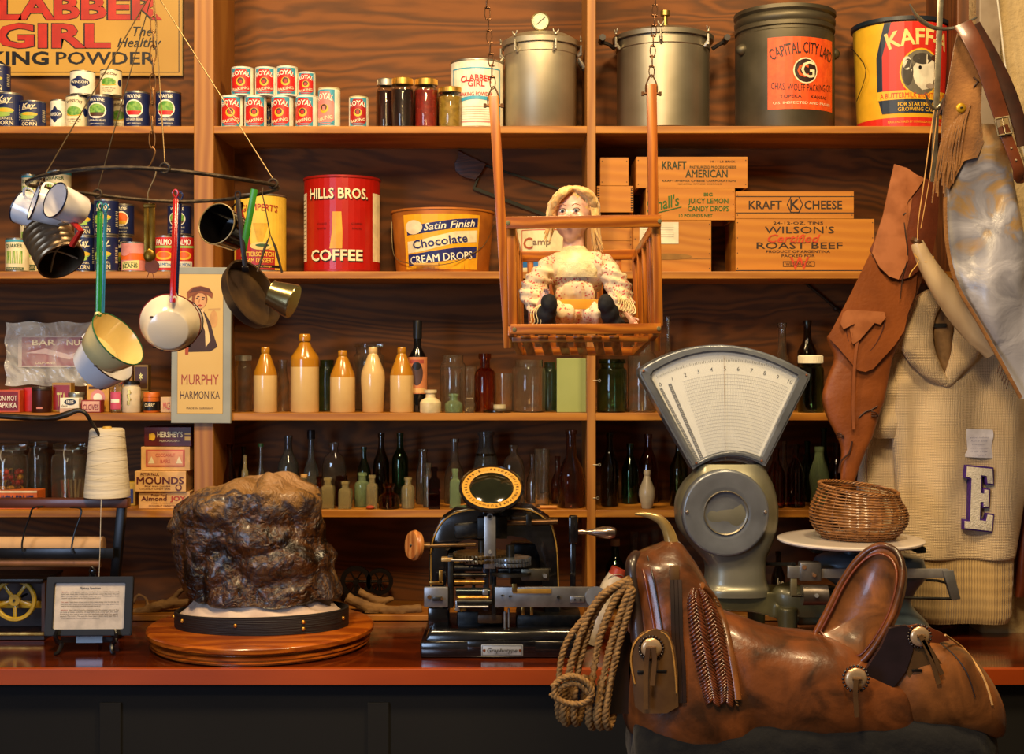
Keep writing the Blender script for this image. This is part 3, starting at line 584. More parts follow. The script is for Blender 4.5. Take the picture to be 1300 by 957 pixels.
def l_ka(L,w,h):
    g=M('2c3418',.7);L.text('KRAFT',-w*.16,h*.6,h*.26,g,1,w=w*.22,bold=.03);L.text('PASTEURIZED PROCESS CHEESE',w*.19,h*.63,h*.08,g,1,w=w*.42,bold=.01);L.text('AMERICAN',w*.13,h*.34,h*.25,g,1,w=w*.38,bold=.03);L.text('10 - 1 LB. BRICK',w*.28,h*.82,h*.06,INK,1,w=w*.22);L.text('KRAFT-PHENIX CHEESE CORPORATION',w*.06,h*.2,h*.06,g,1,w=w*.66);L.text('GENERAL OFFICES CHICAGO',w*.07,h*.11,h*.04,g,1,w=w*.4)
def l_lem(L,w,h):
    L.text("Schall's",-w*.3,h*.36,h*.36,GI,1,w=w*.38,shear=.3,ang=.22,bold=.02);L.line(-w*.45,h*.18,-w*.1,h*.42,h*.03,GI,1);L.text('BIG',w*.2,h*.76,h*.1,GI,1,w=w*.1,bold=.03);L.text('JUICY LEMON',w*.2,h*.53,h*.16,GI,1,w=w*.45,bold=.03);L.text('CANDY DROPS',w*.2,h*.29,h*.16,GI,1,w=w*.46,bold=.03);L.text('10 POUNDS NET',w*.06,h*.1,h*.1,GI,1,w=w*.38,bold=.02)
yb=.03
def l_k2(L,w,h):
    L.rect(-w*.35,h*.25,w*.5,h*.27,M('8a5a20',.7),0);L.ell(-w*.05,h*.3,w*.3,h*.06,M('8a6020',.7),1)
    p=M('dcd2b4',.7);L.rect(-w*.42,h*.55,w*.08,h*.97,p,2)
    for i in range(5):L.rect(-w*.38,h*(.68+i*.045),w*.02,h*(.688+i*.045),M('a8a08c',.7),3)
zz=crate(934,1110,278,336,yb,'long wooden roast beef crate with dark printing and a red W',l_ros,dp=.22)
crate(934,1084,243,276,yb,'flat wooden cheese box stacked on the roast beef crate',l_kc,dp=.2,zb=zz+.001)
zz=crate(804,903,280,337,yb+.01,'plain wooden box with a white note tacked to its end',l_k2,WB2,dp=.2)
zz=crate(820,933,239,274,yb+.01,'wooden candy drop box with green lettering',l_lem,WB,dp=.21,zb=zz+.001)
crate(808,949,199,238,yb+.01,'long wooden cheese box on top of the candy drop box',l_ka,WB,dp=.2,zb=zz+.001)
zz=crate(759,803,306,337,.09,'plain dark wooden box lowest of the stack behind the doll',None,WB2,dp=.18);zz=crate(759,803,271,306,.09,'plain wooden box second from the bottom behind the doll',None,WB2,dp=.18,zb=zz+.001)
def l_dov(L,w,h):
    for i in range(10):
        for s in(-1,1):L.rect(s*w*.46-w*.03,h*(.06+i*.093),s*w*.46+w*.03,h*(.1+i*.093),INK,1)
zz=crate(758,804,236,270,.06,'small dovetailed wooden box in the stack behind the doll',l_dov,WB,dp=.18,zb=zz+.001)
crate(762,798,200,235,.06,'smallest wooden box, on top of the stack beside the thin post',None,WB,dp=.18,zb=zz+.001)
# ================= wall signs
k=W(0,0,.32);t=T('advertising_sign','yellow baking powder sign with red lettering and a thin black border','sign',(W(95,0,.315).x,.322,W(0,97,.32).z))
s_=S(.315);wd=(232+42)*s_;hh=150*s_;bm=B();box(bm,(0,-.003,hh/2),(wd,.006,hh),bev=.001);YS=M('c99c3c',.5,c2='b8882c',scale=3,lo=.3,hi=.7);O('board',bm,M('8a7440',.5,.3),t,0)
L=Lab();L.rect(-wd/2+.003,.003,wd/2-.003,hh-.003,YS,0);L.frame(-wd/2+.012,.012,wd/2-.012,hh-.012,.003,BLK,1)
def st(s,px,py,h,w,l=3,m=None,bd=.05,**k):   # photo px of the foot's middle
    x=(px-95)*s_;z=(97-py)*s_
    L.text(s,x,z,h*s_,m or BLK,l,w=w*s_,bold=bd,**k)
def st2(s,px,py,h,w):
    st(s,px,py,h,w,3,BLK,.085);st(s,px,py,h,w,5,M('b8240e',.45),.055)
st2('CLABBER',80,24,29,252);st2('GIRL',68,60,29,146)
st('BAKING',4,82,16,116);st('POWDER',134,82,16,126);st('The',181,46,12,24,bd=.01,shear=.3);st('Healthy',177,60,12,56,bd=.01,shear=.3)
L.build('lettering',t,None,Matrix.Translation((0,-.006,0)))
# harmonica sign
y=-.0095;p=W(255.5,538,y);t=T('framed_advertisement','tall grey-framed yellow harmonica poster with a figure in a cap','sign',p,rot=(0,0.004,0));k=S(y)
def r(px,py):return((px-255.5)*k,(538-py)*k)
a=r(218,537);b=r(293.5,339.5);GR=M('9a9c92',.55,c2='8a8c84',scale=6)
bm=B();prism(bm,[(a[0],a[1]),(b[0],a[1]),(b[0]+.001,b[1]),(a[0]+.002,b[1]+.001)],-.012,.008,.002);O('backing_board',bm,GR,t,0)
L=Lab();py_=M('d8b468',.5,c2='c8a050',scale=3,lo=.3,hi=.7)
a=r(226,525);b=r(284,348);L.rect(a[0],a[1],b[0],b[1],M('6a5a40',.5),0);L.rect(a[0]+.001,a[1]+.001,b[0]-.001,b[1]-.001,py_,1)
def pg(pts,m,l):L.poly([r(*q) for q in pts],m,l)
dk=M('3a2018',.6);fl=M('d09a68',.6);hr=M('8a4a24',.6)
pg([(236,447),(236,405),(241,398),(249,395),(256,391),(262,399),(268,410),(272,425),(277,440),(268,446)],dk,2);pg([(252,396),(258,394),(264,412),(268,432),(262,441),(261,420)],M('d8b880',.6),3);pg([(236,425),(241,420),(240,450),(236,450)],M('b04a24',.6),3)
pg([(258,398),(254,393),(261,393)],M('e0b88a',.6),4)
L.ell(*r(254,380),10*k,12*k,hr,2);L.ell(*r(255,382),7.5*k,10*k,fl,3);pg([(239,380),(238,371),(245,365),(255,363),(266,366),(271,373),(270,379),(262,373),(250,372),(243,377)],hr,4);pg([(241,372),(246,366),(256,364),(267,367),(270,372),(256,369)],M('5a2c1c',.6),5)
for q in((251,379),(258.5,380)):L.ell(*r(*q),1.5*k,.8*k,dk,5)
pg([(251,376.5),(254,376),(254,377),(251,377.5)],dk,5);pg([(257,377),(261,377.5),(261,378.5),(257,378)],dk,5);L.line(*r(254,380),*r(253.5,384.5),.8*k,M('a86a40',.6),5);pg([(251.5,387.5),(255,386.5),(258,388),(255,389.5)],M('a03020',.6),5)
pg([(265,392),(280,391),(280,394),(265,394)],M('b89058',.6),2);L.ell(*r(272,405),5*k,11*k,M('c89458',.6),2)
tr=M('a03a1c',.5);th=M('4a2a18',.5)
for s,py,h,m in(('MURPHY',488,13,tr),('HARMONIKA',506,10,th)):
    q=r(255,py);L.text(s,q[0],q[1],h*k,m,3,bold=.015,w=(47 if s=='MURPHY' else 50)*k)
q=r(255,519);L.text('MADE IN GERMANY',q[0],q[1],2.2*k,th,3,w=34*k)
L.build('poster',t,None,Matrix.Translation((0,-.012,0)))
# ================= shelf three
CG=glass('efebda',.03,.985);GG=glass('a4ccac');LG=glass('c4d8a8',.12,.85);DG=glass('70b074');AM=glass('d08a3c');DA=glass('b87a48');DK=glass('988a6c');MR=glass('8a3a4a');YG=glass('e0d09c',.12,.85);SG=glass('b8b8ac',.06,.93);PG=glass('d8b0a0');OG=glass('a0a84c')
def flat_box(px0,px1,top,sh,yf,label,m,lab=None,dp=.04,zb=None,name='carton',cat='box',rot=0,group=None,bot=None):
    k=S(yf);w=(px1-px0)*k;zb=Z5[sh]+.0005 if zb is None else zb;h=W(0,top,yf).z-zb;t=T(name,label,cat,(W((px0+px1)/2,0,yf).x,yf+dp/2,zb),group,(0,0,rot))
    bm=B();box(bm,(0,0,h/2),(w,dp,h),bev=.0012);O('body',bm,m,t,0)
    if lab:L=Lab();lab(L,w,h);L.build('label',t,None,Matrix.Translation((0,-dp/2,0)))
    return t,zb+h+.001
def tx(s,m,bgm=None,rows_=1,extra=None):
    def f(L,w,h):
        if bgm:L.rect(-w*.44,h*.08,w*.44,h*.92,bgm,0)
        if extra:extra(L,w,h)
        n=len(s)
        for i,q in enumerate(s):
            hh=h*.62/n;L.text(q,0,h*(.5+.31-(i+1)*.62/n+.02),hh*.75,m,3,w=w*min(.8,.12*len(q)+.1),bold=.02)
    return f
flat_box(-8,25,495,2,.05,'orange and red paprika tin at the far left of the third shelf',M('c8501c',.4),tx(('BON-MOT','PAPRIKA'),WHT,M('7a1820',.5)),name='spice_tin',cat='tin')
flat_box(12,30,493,2,.12,'plain red spice tin behind the paprika tin',DRED,None,name='spice_tin',cat='tin')
flat_box(31,42,492,2,.1,'narrow red tin with a dark edge beside the brown canister',RED,None,name='spice_tin',cat='tin')
def lidcan(px,w,top,label,body,lid,lab=None,y=None,lh=.14,sh=2,name='canister',cat='canister'):
    c,R,H=place(px,w,top,sh,y);t=T(name,label,cat,c);bm=B();lathe(bm,[(0,0),(R*.96,0),(R,.002),(R,H*(1-lh)),(0,H*(1-lh))],28);O('body',bm,body,t)
    bm=B();lathe(bm,[(R*1.03,H*(1-lh)+.0005),(R*1.03,H-.002),(R*.98,H),(0,H)],28);O('lid',bm,lid,t)
    if lab:L=Lab();lab(L,R,H);L.build('paper_label',t,R)
    return t
lidcan(53,24,491,'dark brown ribbed canister among the spice tins',M('3a1408',.4),M('2a1a12',.4),lambda L,R,H:L.rect(-R*.2,H*.15,R*.4,H*.22,PNK,1))
flat_box(66,90,486,2,.09,'gold and dark red tin behind the white coffee tin',M('a87a24',.4),tx(('TEA',),GOLD,DRED),name='spice_tin',cat='tin')
lidcan(97,20,498,'dull tin canister behind the small white tin with black oval',M('8a8a80',.4,.7),M('9a9a90',.35,.8),y=.1)
def d_iris(L,w,h):L.rect(-w/2,0,w/2,h*.3,M('c8a890',.5),0);L.ell(w*.05,h*.72,w*.32,h*.2,BLK,1);L.text('IRIS',w*.05,h*.63,h*.2,WHT,3,w=w*.38,bold=.03);L.text('Extra',-w*.25,h*.4,h*.14,BLK,3,w=w*.3,shear=.3)
flat_box(76,100,505,2,.035,'small white tin with a black oval, in front of the gold tin',WHT,d_iris,name='spice_tin',cat='tin')
def d_round(L,w,h):L.ell(0,h*.52,w*.33,h*.3,PNK,1);L.ell(0,h*.52,w*.2,h*.16,WHT,2);L.rect(-w*.4,h*.84,w*.4,h*.93,BRN,2);L.text('PURE GROUND',0,h*.12,h*.06,BRN,2,w=w*.7)
flat_box(110,138.5,488,2,.09,'yellow carton with a pink round emblem',M('d8a03c',.5),d_round)
flat_box(103,128,508,2,.035,'small dark red carton in front of the yellow carton',M('8c1c14',.5),tx(('CLOVES',),DRED,M('d8a890',.5)))
vessel(148,15,481,2,'jar',CG,'small spice bottle with a red cap and pink label',name='spice_bottle',cat='bottle',cap=RED,caph=.14,lab=lambda L,R,H:(L.rect(-R*.9,H*.1,R*.9,H*.62,M('c8506c',.5),1),L.rect(-R*.7,H*.3,R*.7,H*.4,WHT,2)),fill=M('a89060',.8))
vessel(167,23,484,2,'jar',M('d8c8a8',.35),'white milk-glass jar with a black cap',name='milk_glass_jar',cat='jar',cap=BLK,caph=.1,solid=True,lab=lambda L,R,H:[L.ell(R*.1*math.sin(i*2),H*(.7-i*.07),R*.16,H*.04,GOLD,1) for i in range(7)])
lidcan(192.5,20,498,'orange and black spice canister beside the harmonica poster',M('c8641c',.4),M('c8641c',.4),lambda L,R,H:(L.rect(-R*2.5,H*.1,R*2.5,H*.55,BLK,1),L.text('CURRY',0,H*.3,H*.15,CREAM,2,w=R*1.3,bold=.03)),lh=.25)
flat_box(204,219,504,2,.05,'tiny cream and red carton at the foot of the harmonica poster',M('d8b07c',.5),tx(('MACE',),RED))
_,zz=flat_box(168,189,496,2,.14,'lower little brown carton behind the white jar',M('8a6a30',.6),tx(('CAMEL',),BRN));flat_box(170,188,463,2,.14,'upper little brown carton with a dark picture, behind the white jar',M('8a6a30',.6),tx(('*',),GOLD,BRN),zb=zz)
flat_box(140,168,470,2,.15,'open brown carton behind the red-capped spice bottle',M('a87c40',.6),lambda L,w,h:[L.ell(w*(-.3+.3*i),h*(.3+.4*j),w*.08,h*.1,BRN,1) for i in range(3) for j in range(2)]);flat_box(118,139,474,2,.16,'low brown carton behind the yellow carton',M('a87c40',.6))
# plastic bag with old pack
bgm,nt,b=nodes('clear_plastic');b.inputs['Roughness'].default_value=.12;b.inputs['Base Color'].default_value=(.95,.95,.93,1);b.inputs['Specular IOR Level'].default_value=.9
n=N(nt,'ShaderNodeTexNoise');n.inputs['Scale'].default_value=9;n.inputs['Detail'].default_value=2;n.inputs['Distortion'].default_value=1.5;nt.links.new(coords(nt),n.inputs['Vector']);bp=N(nt,'ShaderNodeBump');bp.inputs['Strength'].default_value=.6;bp.inputs['Distance'].default_value=.02;nt.links.new(n.outputs[0],bp.inputs['Height']);nt.links.new(bp.outputs[0],b.inputs['Normal'])
rp=N(nt,'ShaderNodeValToRGB');rp.color_ramp.elements[0].position=.35;rp.color_ramp.elements[0].color=(.12,.12,.12,1);rp.color_ramp.elements[1].position=.75;rp.color_ramp.elements[1].color=(.5,.5,.5,1);nt.links.new(n.outputs[0],rp.inputs[0]);nt.links.new(rp.outputs[0],b.inputs['Alpha'])
yb_=.2;bm=B();L_=26;H_=16;g={}
for j in range(H_+1):
    for i in range(L_+1):
        for s in(0,1):
            px=7+123*i/L_;py=409+80*j/H_;e=min(i,L_-i)/6;f=min(j,H_-j)/4;bl=.016*min(1,e)**.6*min(1,f)**.6
            q=W(px+1.5*math.sin(j),py+1.2*math.sin(i*.7),yb_+.03*(1-j/H_));q.y+=(-bl if s==0 else bl*.4)+.004*noise.noise(V((i*.4,j*.4,s*5)));g[i,j,s]=bm.verts.new(q)
for j in range(H_):
    for i in range(L_):
        for s in(0,1):
            bm.faces.new([g[i,j,s],g[i+1,j,s],g[i+1,j+1,s],g[i,j+1,s]])
bmesh.ops.remove_doubles(bm,verts=bm.verts,dist=.0008)
pc=W(68,489,yb_);t=T('plastic_bag','crinkled clear plastic bag leaning behind the spice tins','bag',pc);O('film',bm,bgm,t,0,world=True)
t2=T('old_candy_packet','faded maroon and white packet inside the clear plastic bag','packet',W(78,466,yb_+.012))
k=S(yb_);bm=B();box(bm,(0,0,20*k),(110*k,.004,40*k));O('wrapper',bm,M('b8a8a0',.5),t2,0)
L=Lab();mar=M('8c2438',.45,c2='7a1c2c',scale=20);L.rect(-50*k,2*k,50*k,38*k,mar,0);L.poly([(-45*k,18*k),(-20*k,24*k),(10*k,16*k),(40*k,24*k),(40*k,18*k),(10*k,10*k),(-20*k,17*k)],M('c8a8ac',.5),1);L.text('BAR',-22*k,28*k,7*k,CREAM,2,w=30*k,bold=.03);L.text('NUTS',22*k,28*k,7*k,CREAM,2,w=30*k,bold=.03);L.text('CALIFORNIA',-20*k,4*k,3*k,CREAM,2,w=26*k);L.build('printed_front',t2,None,Matrix.Translation((0,-.002,0)))
# stoneware bottles
def stone(px,w,top,label,allc=0,big=0,y=None):
    c,R,H=place(px,w,top,2,y);t=T('stoneware_bottle',label,'bottle',c,'stoneware bottles on the third shelf')
    P=[(0,0),(.95,0),(1,.015),(1,.56),(.96,.62),(.62,.78),(.42,.88),(.36,.895),(.35,.905),(.37,.91),(.37,.985),(.33,1),(.2,1),(.2,.95),(0,.95)]
    if big:P=[(0,0),(.96,0),(1,.015),(1,.67),(.97,.71),(.5,.83),(.4,.88),(.3,.9),(.3,.905),(.41,.91),(.43,.95),(.4,.99),(.34,1),(.2,1),(.2,.95),(0,.95)]
    if allc:P=[(0,0),(.8,0),(.86,.015),(1,.5),(.96,.62),(.62,.78),(.42,.88),(.36,.895),(.35,.905),(.37,.91),(.37,.985),(.33,1),(.2,1),(.2,.95),(0,.95)]
    zs=.57 if not big else .58;lo=[q for q in P if q[1]<=zs+.001];hi=[q for q in P if q[1]>zs];rc=lo[-1][0]+(hi[0][0]-lo[-1][0])*(zs-lo[-1][1])/(hi[0][1]-lo[-1][1])
    ca=M('dcb878',.22,c2='cba468',scale=8,coat=.6,lo=.3,hi=.7);cb=ca if allc else M('b87c1c',.22,c2='a86c12',scale=8,coat=.6,lo=.3,hi=.7)
    bm=B();lathe(bm,[(r_*R,z_*H) for r_,z_ in lo]+[(rc*R,zs*H)],40);O('body',bm,ca,t,rn=True)
    bm=B();lathe(bm,[(rc*R,zs*H)]+[(r_*R,z_*H) for r_,z_ in hi],40);O('neck',bm,cb,t)
stone(337,30,441,'small stoneware bottle with tan shoulder, nearest the harmonica poster');stone(387,36,424,'biggest stoneware bottle, broad tan shoulder and thick collar',big=1)
stone(435,32,445,'stoneware bottle with tan shoulder, between the biggest and the all-cream one');stone(473.5,31,441,'all-cream stoneware bottle without a tan shoulder',allc=1);stone(510,30,441,'stoneware bottle with tan shoulder overlapping the wine bottle')
def lab_wine(L,R,H):L.rect(-R*1.2,H*.2,R*1.2,H*.6,M('c87c4c',.5),1);L.ell(0,H*.42,R*.6,H*.13,M('4a3434',.5),2);L.ell(0,H*.5,R*.4,H*.04,BLK,3);L.rect(-R*.9,H*.21,R*.9,H*.26,M('d8a868',.5),2);L.rect(-R*.7,H*.53,R*.7,H*.57,M('a04838',.5),2)
vessel(530,26,407,2,'wine',M('0a0a0c',.12,coat=.5),'black wine bottle with an orange picture label',solid=True,y=.11,lab=lab_wine,cap=M('101012',.35),caph=.2,capr=1.05)
vessel(309,22,451,2,'jar',CG,'clear glass jar beside the harmonica poster',name='glass_jar',cat='jar',y=.12,cap=TIN,caph=.1)
vessel(359,17,457,2,'milk',CG,'narrow clear bottle between the two tan-shouldered stoneware bottles',y=.14)
vessel(415,22,457,2,'jar',GG,'green glass canning jar behind the stoneware bottles',name='glass_jar',cat='jar',y=.14)
vessel(468,40,436,2,'jar',CG,'tall clear bail jar behind the all-cream stoneware bottle',name='glass_jar',cat='jar',y=.2,cap=glass('f0f0e8',.1))
vessel(546.5,27,495,2,'ink',M('d8c498',.35),'squat cream ceramic ink bottle in front of the wine bottle',name='ink_bottle',solid=True,y=.035)
vessel(575,33,451,2,'jar',CG,'clear glass jar behind the pale green ink bottle',name='glass_jar',cat='jar',y=.14);vessel(576,23,500,2,'ink',LG,'small pale green glass ink bottle',name='ink_bottle',y=.04)
vessel(596,13,497,2,'med',CG,'tiny clear medicine bottle left of the amber bottle',y=.035,sq=True);vessel(596,24,465,2,'jar',CG,'clear jar half hidden behind the amber bottle',name='glass_jar',cat='jar',y=.2)
vessel(615.5,27,449,2,'med',AM,'tall amber medicine bottle with round shoulders',y=.07)
vessel(640,24,474,2,'tumb',CG,'clear straight tumbler behind the glass lid',name='drinking_glass',cat='glass',y=.12)
c=place(632,40,516,2,.05)[0];bm=B();R=19*S(.05);lathe(bm,[(0,0),(R*.8,0),(R,.003),(R,.007),(R*.7,.011),(R*.3,.013),(0,.013)],32,Matrix.Translation(c));bm2=B();lathe(bm2,[(0,0),(.0205,0),(.0205,.012),(0,.012)],24,Matrix.Translation((c.x+.006,c.y,c.z+.0135)))
solo('jar_lid',bm,glass('e8e0c8',.15),'flat clear glass jar lid lying on the shelf','jar lid');solo('bottle_cap',bm2,M('c8b890',.5),'small cream cap resting on the glass jar lid','cap')
vessel(671.5,44,457,2,'jar',CG,'large clear canning jar with embossed front, below the swing',name='glass_jar',cat='jar',y=.09)
vessel(698,18,460,2,'jar',GG,'green jar squeezed between the large jar and the frosted block',name='glass_jar',cat='jar',y=.13)
flat_box(707,744,455,2,.06,'pale green frosted glass block jar against the thin post',M('a0a868',.3,c2='8c9858',scale=5,lo=.3,hi=.7,coat=.3),name='frosted_jar',cat='jar',dp=.08)
vessel(777,38,456,2,'jar',GG,'green canning jar right of the thin post',name='glass_jar',cat='jar',y=.08,cap=glass('6a9a70',.1),caph=.08);vessel(815,37,438,2,'jar',CG,'tall clear jar between the green jar and the scale',name='glass_jar',cat='jar',y=.09)
vessel(848,16,402,2,'tall',CG,'tall slender clear bottle behind the scale head',y=.2);vessel(993,26,410,2,'tall',CG,'clear long-necked bottle behind the right corner of the scale head',y=.2);vessel(1025,26,407,2,'wine',DK,'dark brown long-necked bottle behind the white-lidded canning jar',y=.2,solid=False)
vessel(1029,34,451,2,'jar',glass('a8c8b0'),'pale green canning jar with a white zinc lid, right of the scale',name='glass_jar',cat='jar',y=.07,cap=WHT,caph=.14)
# ================= shelf four
def chz(L,w,h):L.rect(-w/2,0,w/2,h,M('c8601c',.5),0);L.text('JUICY-FRUIT',0,h*.25,h*.5,NAVY,2,w=w*.85,bold=.04);L.rect(-w/2,h*.9,w/2,h,CREAM,1)
flat_box(-10,47,623,3,.03,'orange gum carton with blue lettering in front of the candy jar',M('c8601c',.5),chz,dp=.08)
def bail(px,w,top,label,y):
    t=vessel(px,w,top,3,'jar',CG,label,name='bail_jar',cat='jar',y=y,cap=glass('e8e8e0',.08),caph=.1);c,R,H=place(px,w,top,3,y);bm=B()
    tube(bm,[V((R*.86*math.cos(a),R*.86*math.sin(a),H*.9)) for a in [2*PI*i/20 for i in range(20)]],.0014,6,closed=True);tube(bm,[V((0,-R*.88,H*.9)),V((0,-R*.98,H*.84)),V((.004,-R*1.05,H*.76)),V((.012,-R*1.03,H*.72)),V((.014,-R,H*.78))],.0016,6,sub=3);O('wire_bail',bm,ALU2,t);return t,R,H,c
t,R,H,c=bail(10,50,563,'bail jar full of red and yellow candy balls',.13)
cols=[M('a01810',.3),M('c83020',.3),M('c89020',.3),M('501018',.3)]
rnd=random.Random(3);bl_=[]
for lay in range(7):
    for rr_,n in((R*.2,3),(R*.62,9)):
        for i in range(n):
            a=2*PI*(i+lay*.5)/n+rnd.random()*.3;bl_.append((c+V((rr_*math.cos(a),rr_*math.sin(a),.011+lay*.0175))))
for q in bl_:
    bm=B();ellip(bm,q,(.0092,.0092,.0092),seg=10);n_=rnd.randrange(4);solo('candy_ball',bm,cols[n_],'%s candy ball in the heap inside the bail jar at far left'%['dark red','bright red','yellow','maroon'][n_],'candy','candy balls in the jar')
bail(48,26,560,'clear bail jar with a pale lid between the candy jar and the twist jar',.2)
t,R,H,c=bail(88,44,562,'clear bail jar holding wrapped candy sticks',.12)
for i in range(7):
    bm=B();a=i*.9;p=c+V((R*.4*math.cos(a),R*.4*math.sin(a),.006));tube(bm,[p,p+V((.012*math.cos(a*2),.01*math.sin(a),H*.4))],.004,8);solo('candy_stick',bm,M(['8a7a60','b89a70','a05040'][i%3],.4),'%s wrapped candy stick standing in the clear jar'%['grey','tan','reddish'][i%3],'candy','candy sticks in the jar')
def ch_box(x0,x1,top,label,m,lab,yf=.04,zb=None,dp=.1):return flat_box(x0,x1,top,3,yf,label,m,lab,dp=dp,zb=zb,group='candy bar boxes beside the tan post')[1]
CB=M('d8a868',.55);MA=M('5a1a18',.5)
def l_alm(L,w,h):L.text('Peter Paul',-w*.1,h*.74,h*.12,MA,2,w=w*.3,bold=.02);L.text('Almond',-w*.2,h*.48,h*.24,MA,2,w=w*.5,bold=.03);L.text('JOY',w*.27,h*.48,h*.26,M('b03a1c',.5),2,w=w*.3,bold=.05);L.text('MILK CHOCOLATE',0,h*.3,h*.06,MA,2,w=w*.5);L.text('COCONUT CANDY BARS',0,h*.12,h*.1,MA,2,w=w*.6,bold=.02)
def l_mou(L,w,h):L.text('PETER PAUL',-w*.2,h*.78,h*.14,MA,2,w=w*.36,bold=.03);L.text('MOUNDS',0,h*.38,h*.34,MA,2,w=w*.92,bold=.06);L.text('Bitter sweet chocolate',-w*.05,h*.24,h*.08,MA,2,w=w*.5);L.text('COCONUT CANDY BARS',-w*.1,h*.1,h*.08,MA,2,w=w*.6);L.ell(w*.36,h*.2,h*.16,h*.16,MA,2);L.ell(w*.36,h*.2,h*.1,h*.1,CB,3)
def l_cre(L,w,h):r=M('c05a48',.5);L.rect(-w*.4,h*.16,w*.4,h*.88,r,1);L.rect(-w*.36,h*.22,w*.36,h*.82,M('d8946c',.5),2);L.text('COCOANUT',0,h*.58,h*.14,r,3,w=w*.4,bold=.03);L.poly([(-w*.35,h*.3),(-w*.22,h*.3),(-w*.28,h*.6)],CREAM,3);L.poly([(w*.35,h*.3),(w*.22,h*.3),(w*.28,h*.6)],CREAM,3);L.text('BARS',0,h*.32,h*.14,r,3,w=w*.2,bold=.03)
def l_her(L,w,h):L.text("HERSHEY'S",w*.05,h*.48,h*.28,CREAM,2,w=w*.54,bold=.04);L.text('MILK CHOCOLATE',w*.05,h*.24,h*.1,CREAM,2,w=w*.44);L.text('1',-w*.38,h*.35,h*.3,YEL,2,bold=.04);L.ell(-w*.32,h*.5,h*.14,h*.2,YEL,2);L.rect(w*.36,h*.3,w*.48,h*.5,YEL,2);L.rect(w*.36,h*.6,w*.48,h*.7,YEL,2)
z1=ch_box(176,241,624,'cream almond candy box, lowest of the candy boxes by the post',CB,l_alm);z1=ch_box(171,236,598,'cream candy box with big maroon block lettering, second from the bottom',CB,l_mou,zb=z1,yf=.03);z1=ch_box(179,241,567,'cream candy box with a pinkish red panel, second from the top',CB,l_cre,zb=z1);ch_box(183,243,542,'maroon chocolate bar box on top of the candy boxes',M('5a1818',.45),l_her,zb=z1)
flat_box(116,172,612,3,.13,'yellow packet behind the twine cone',M('c8a020',.5),lambda L,w,h:L.rect(0,h*.1,w*.45,h*.7,M('2a3a80',.5),1),dp=.06)
def v4(px,w,top,shape,g,label,y,**k):
    return vessel(px,w,top,3,shape,g,label,y=y,**k)
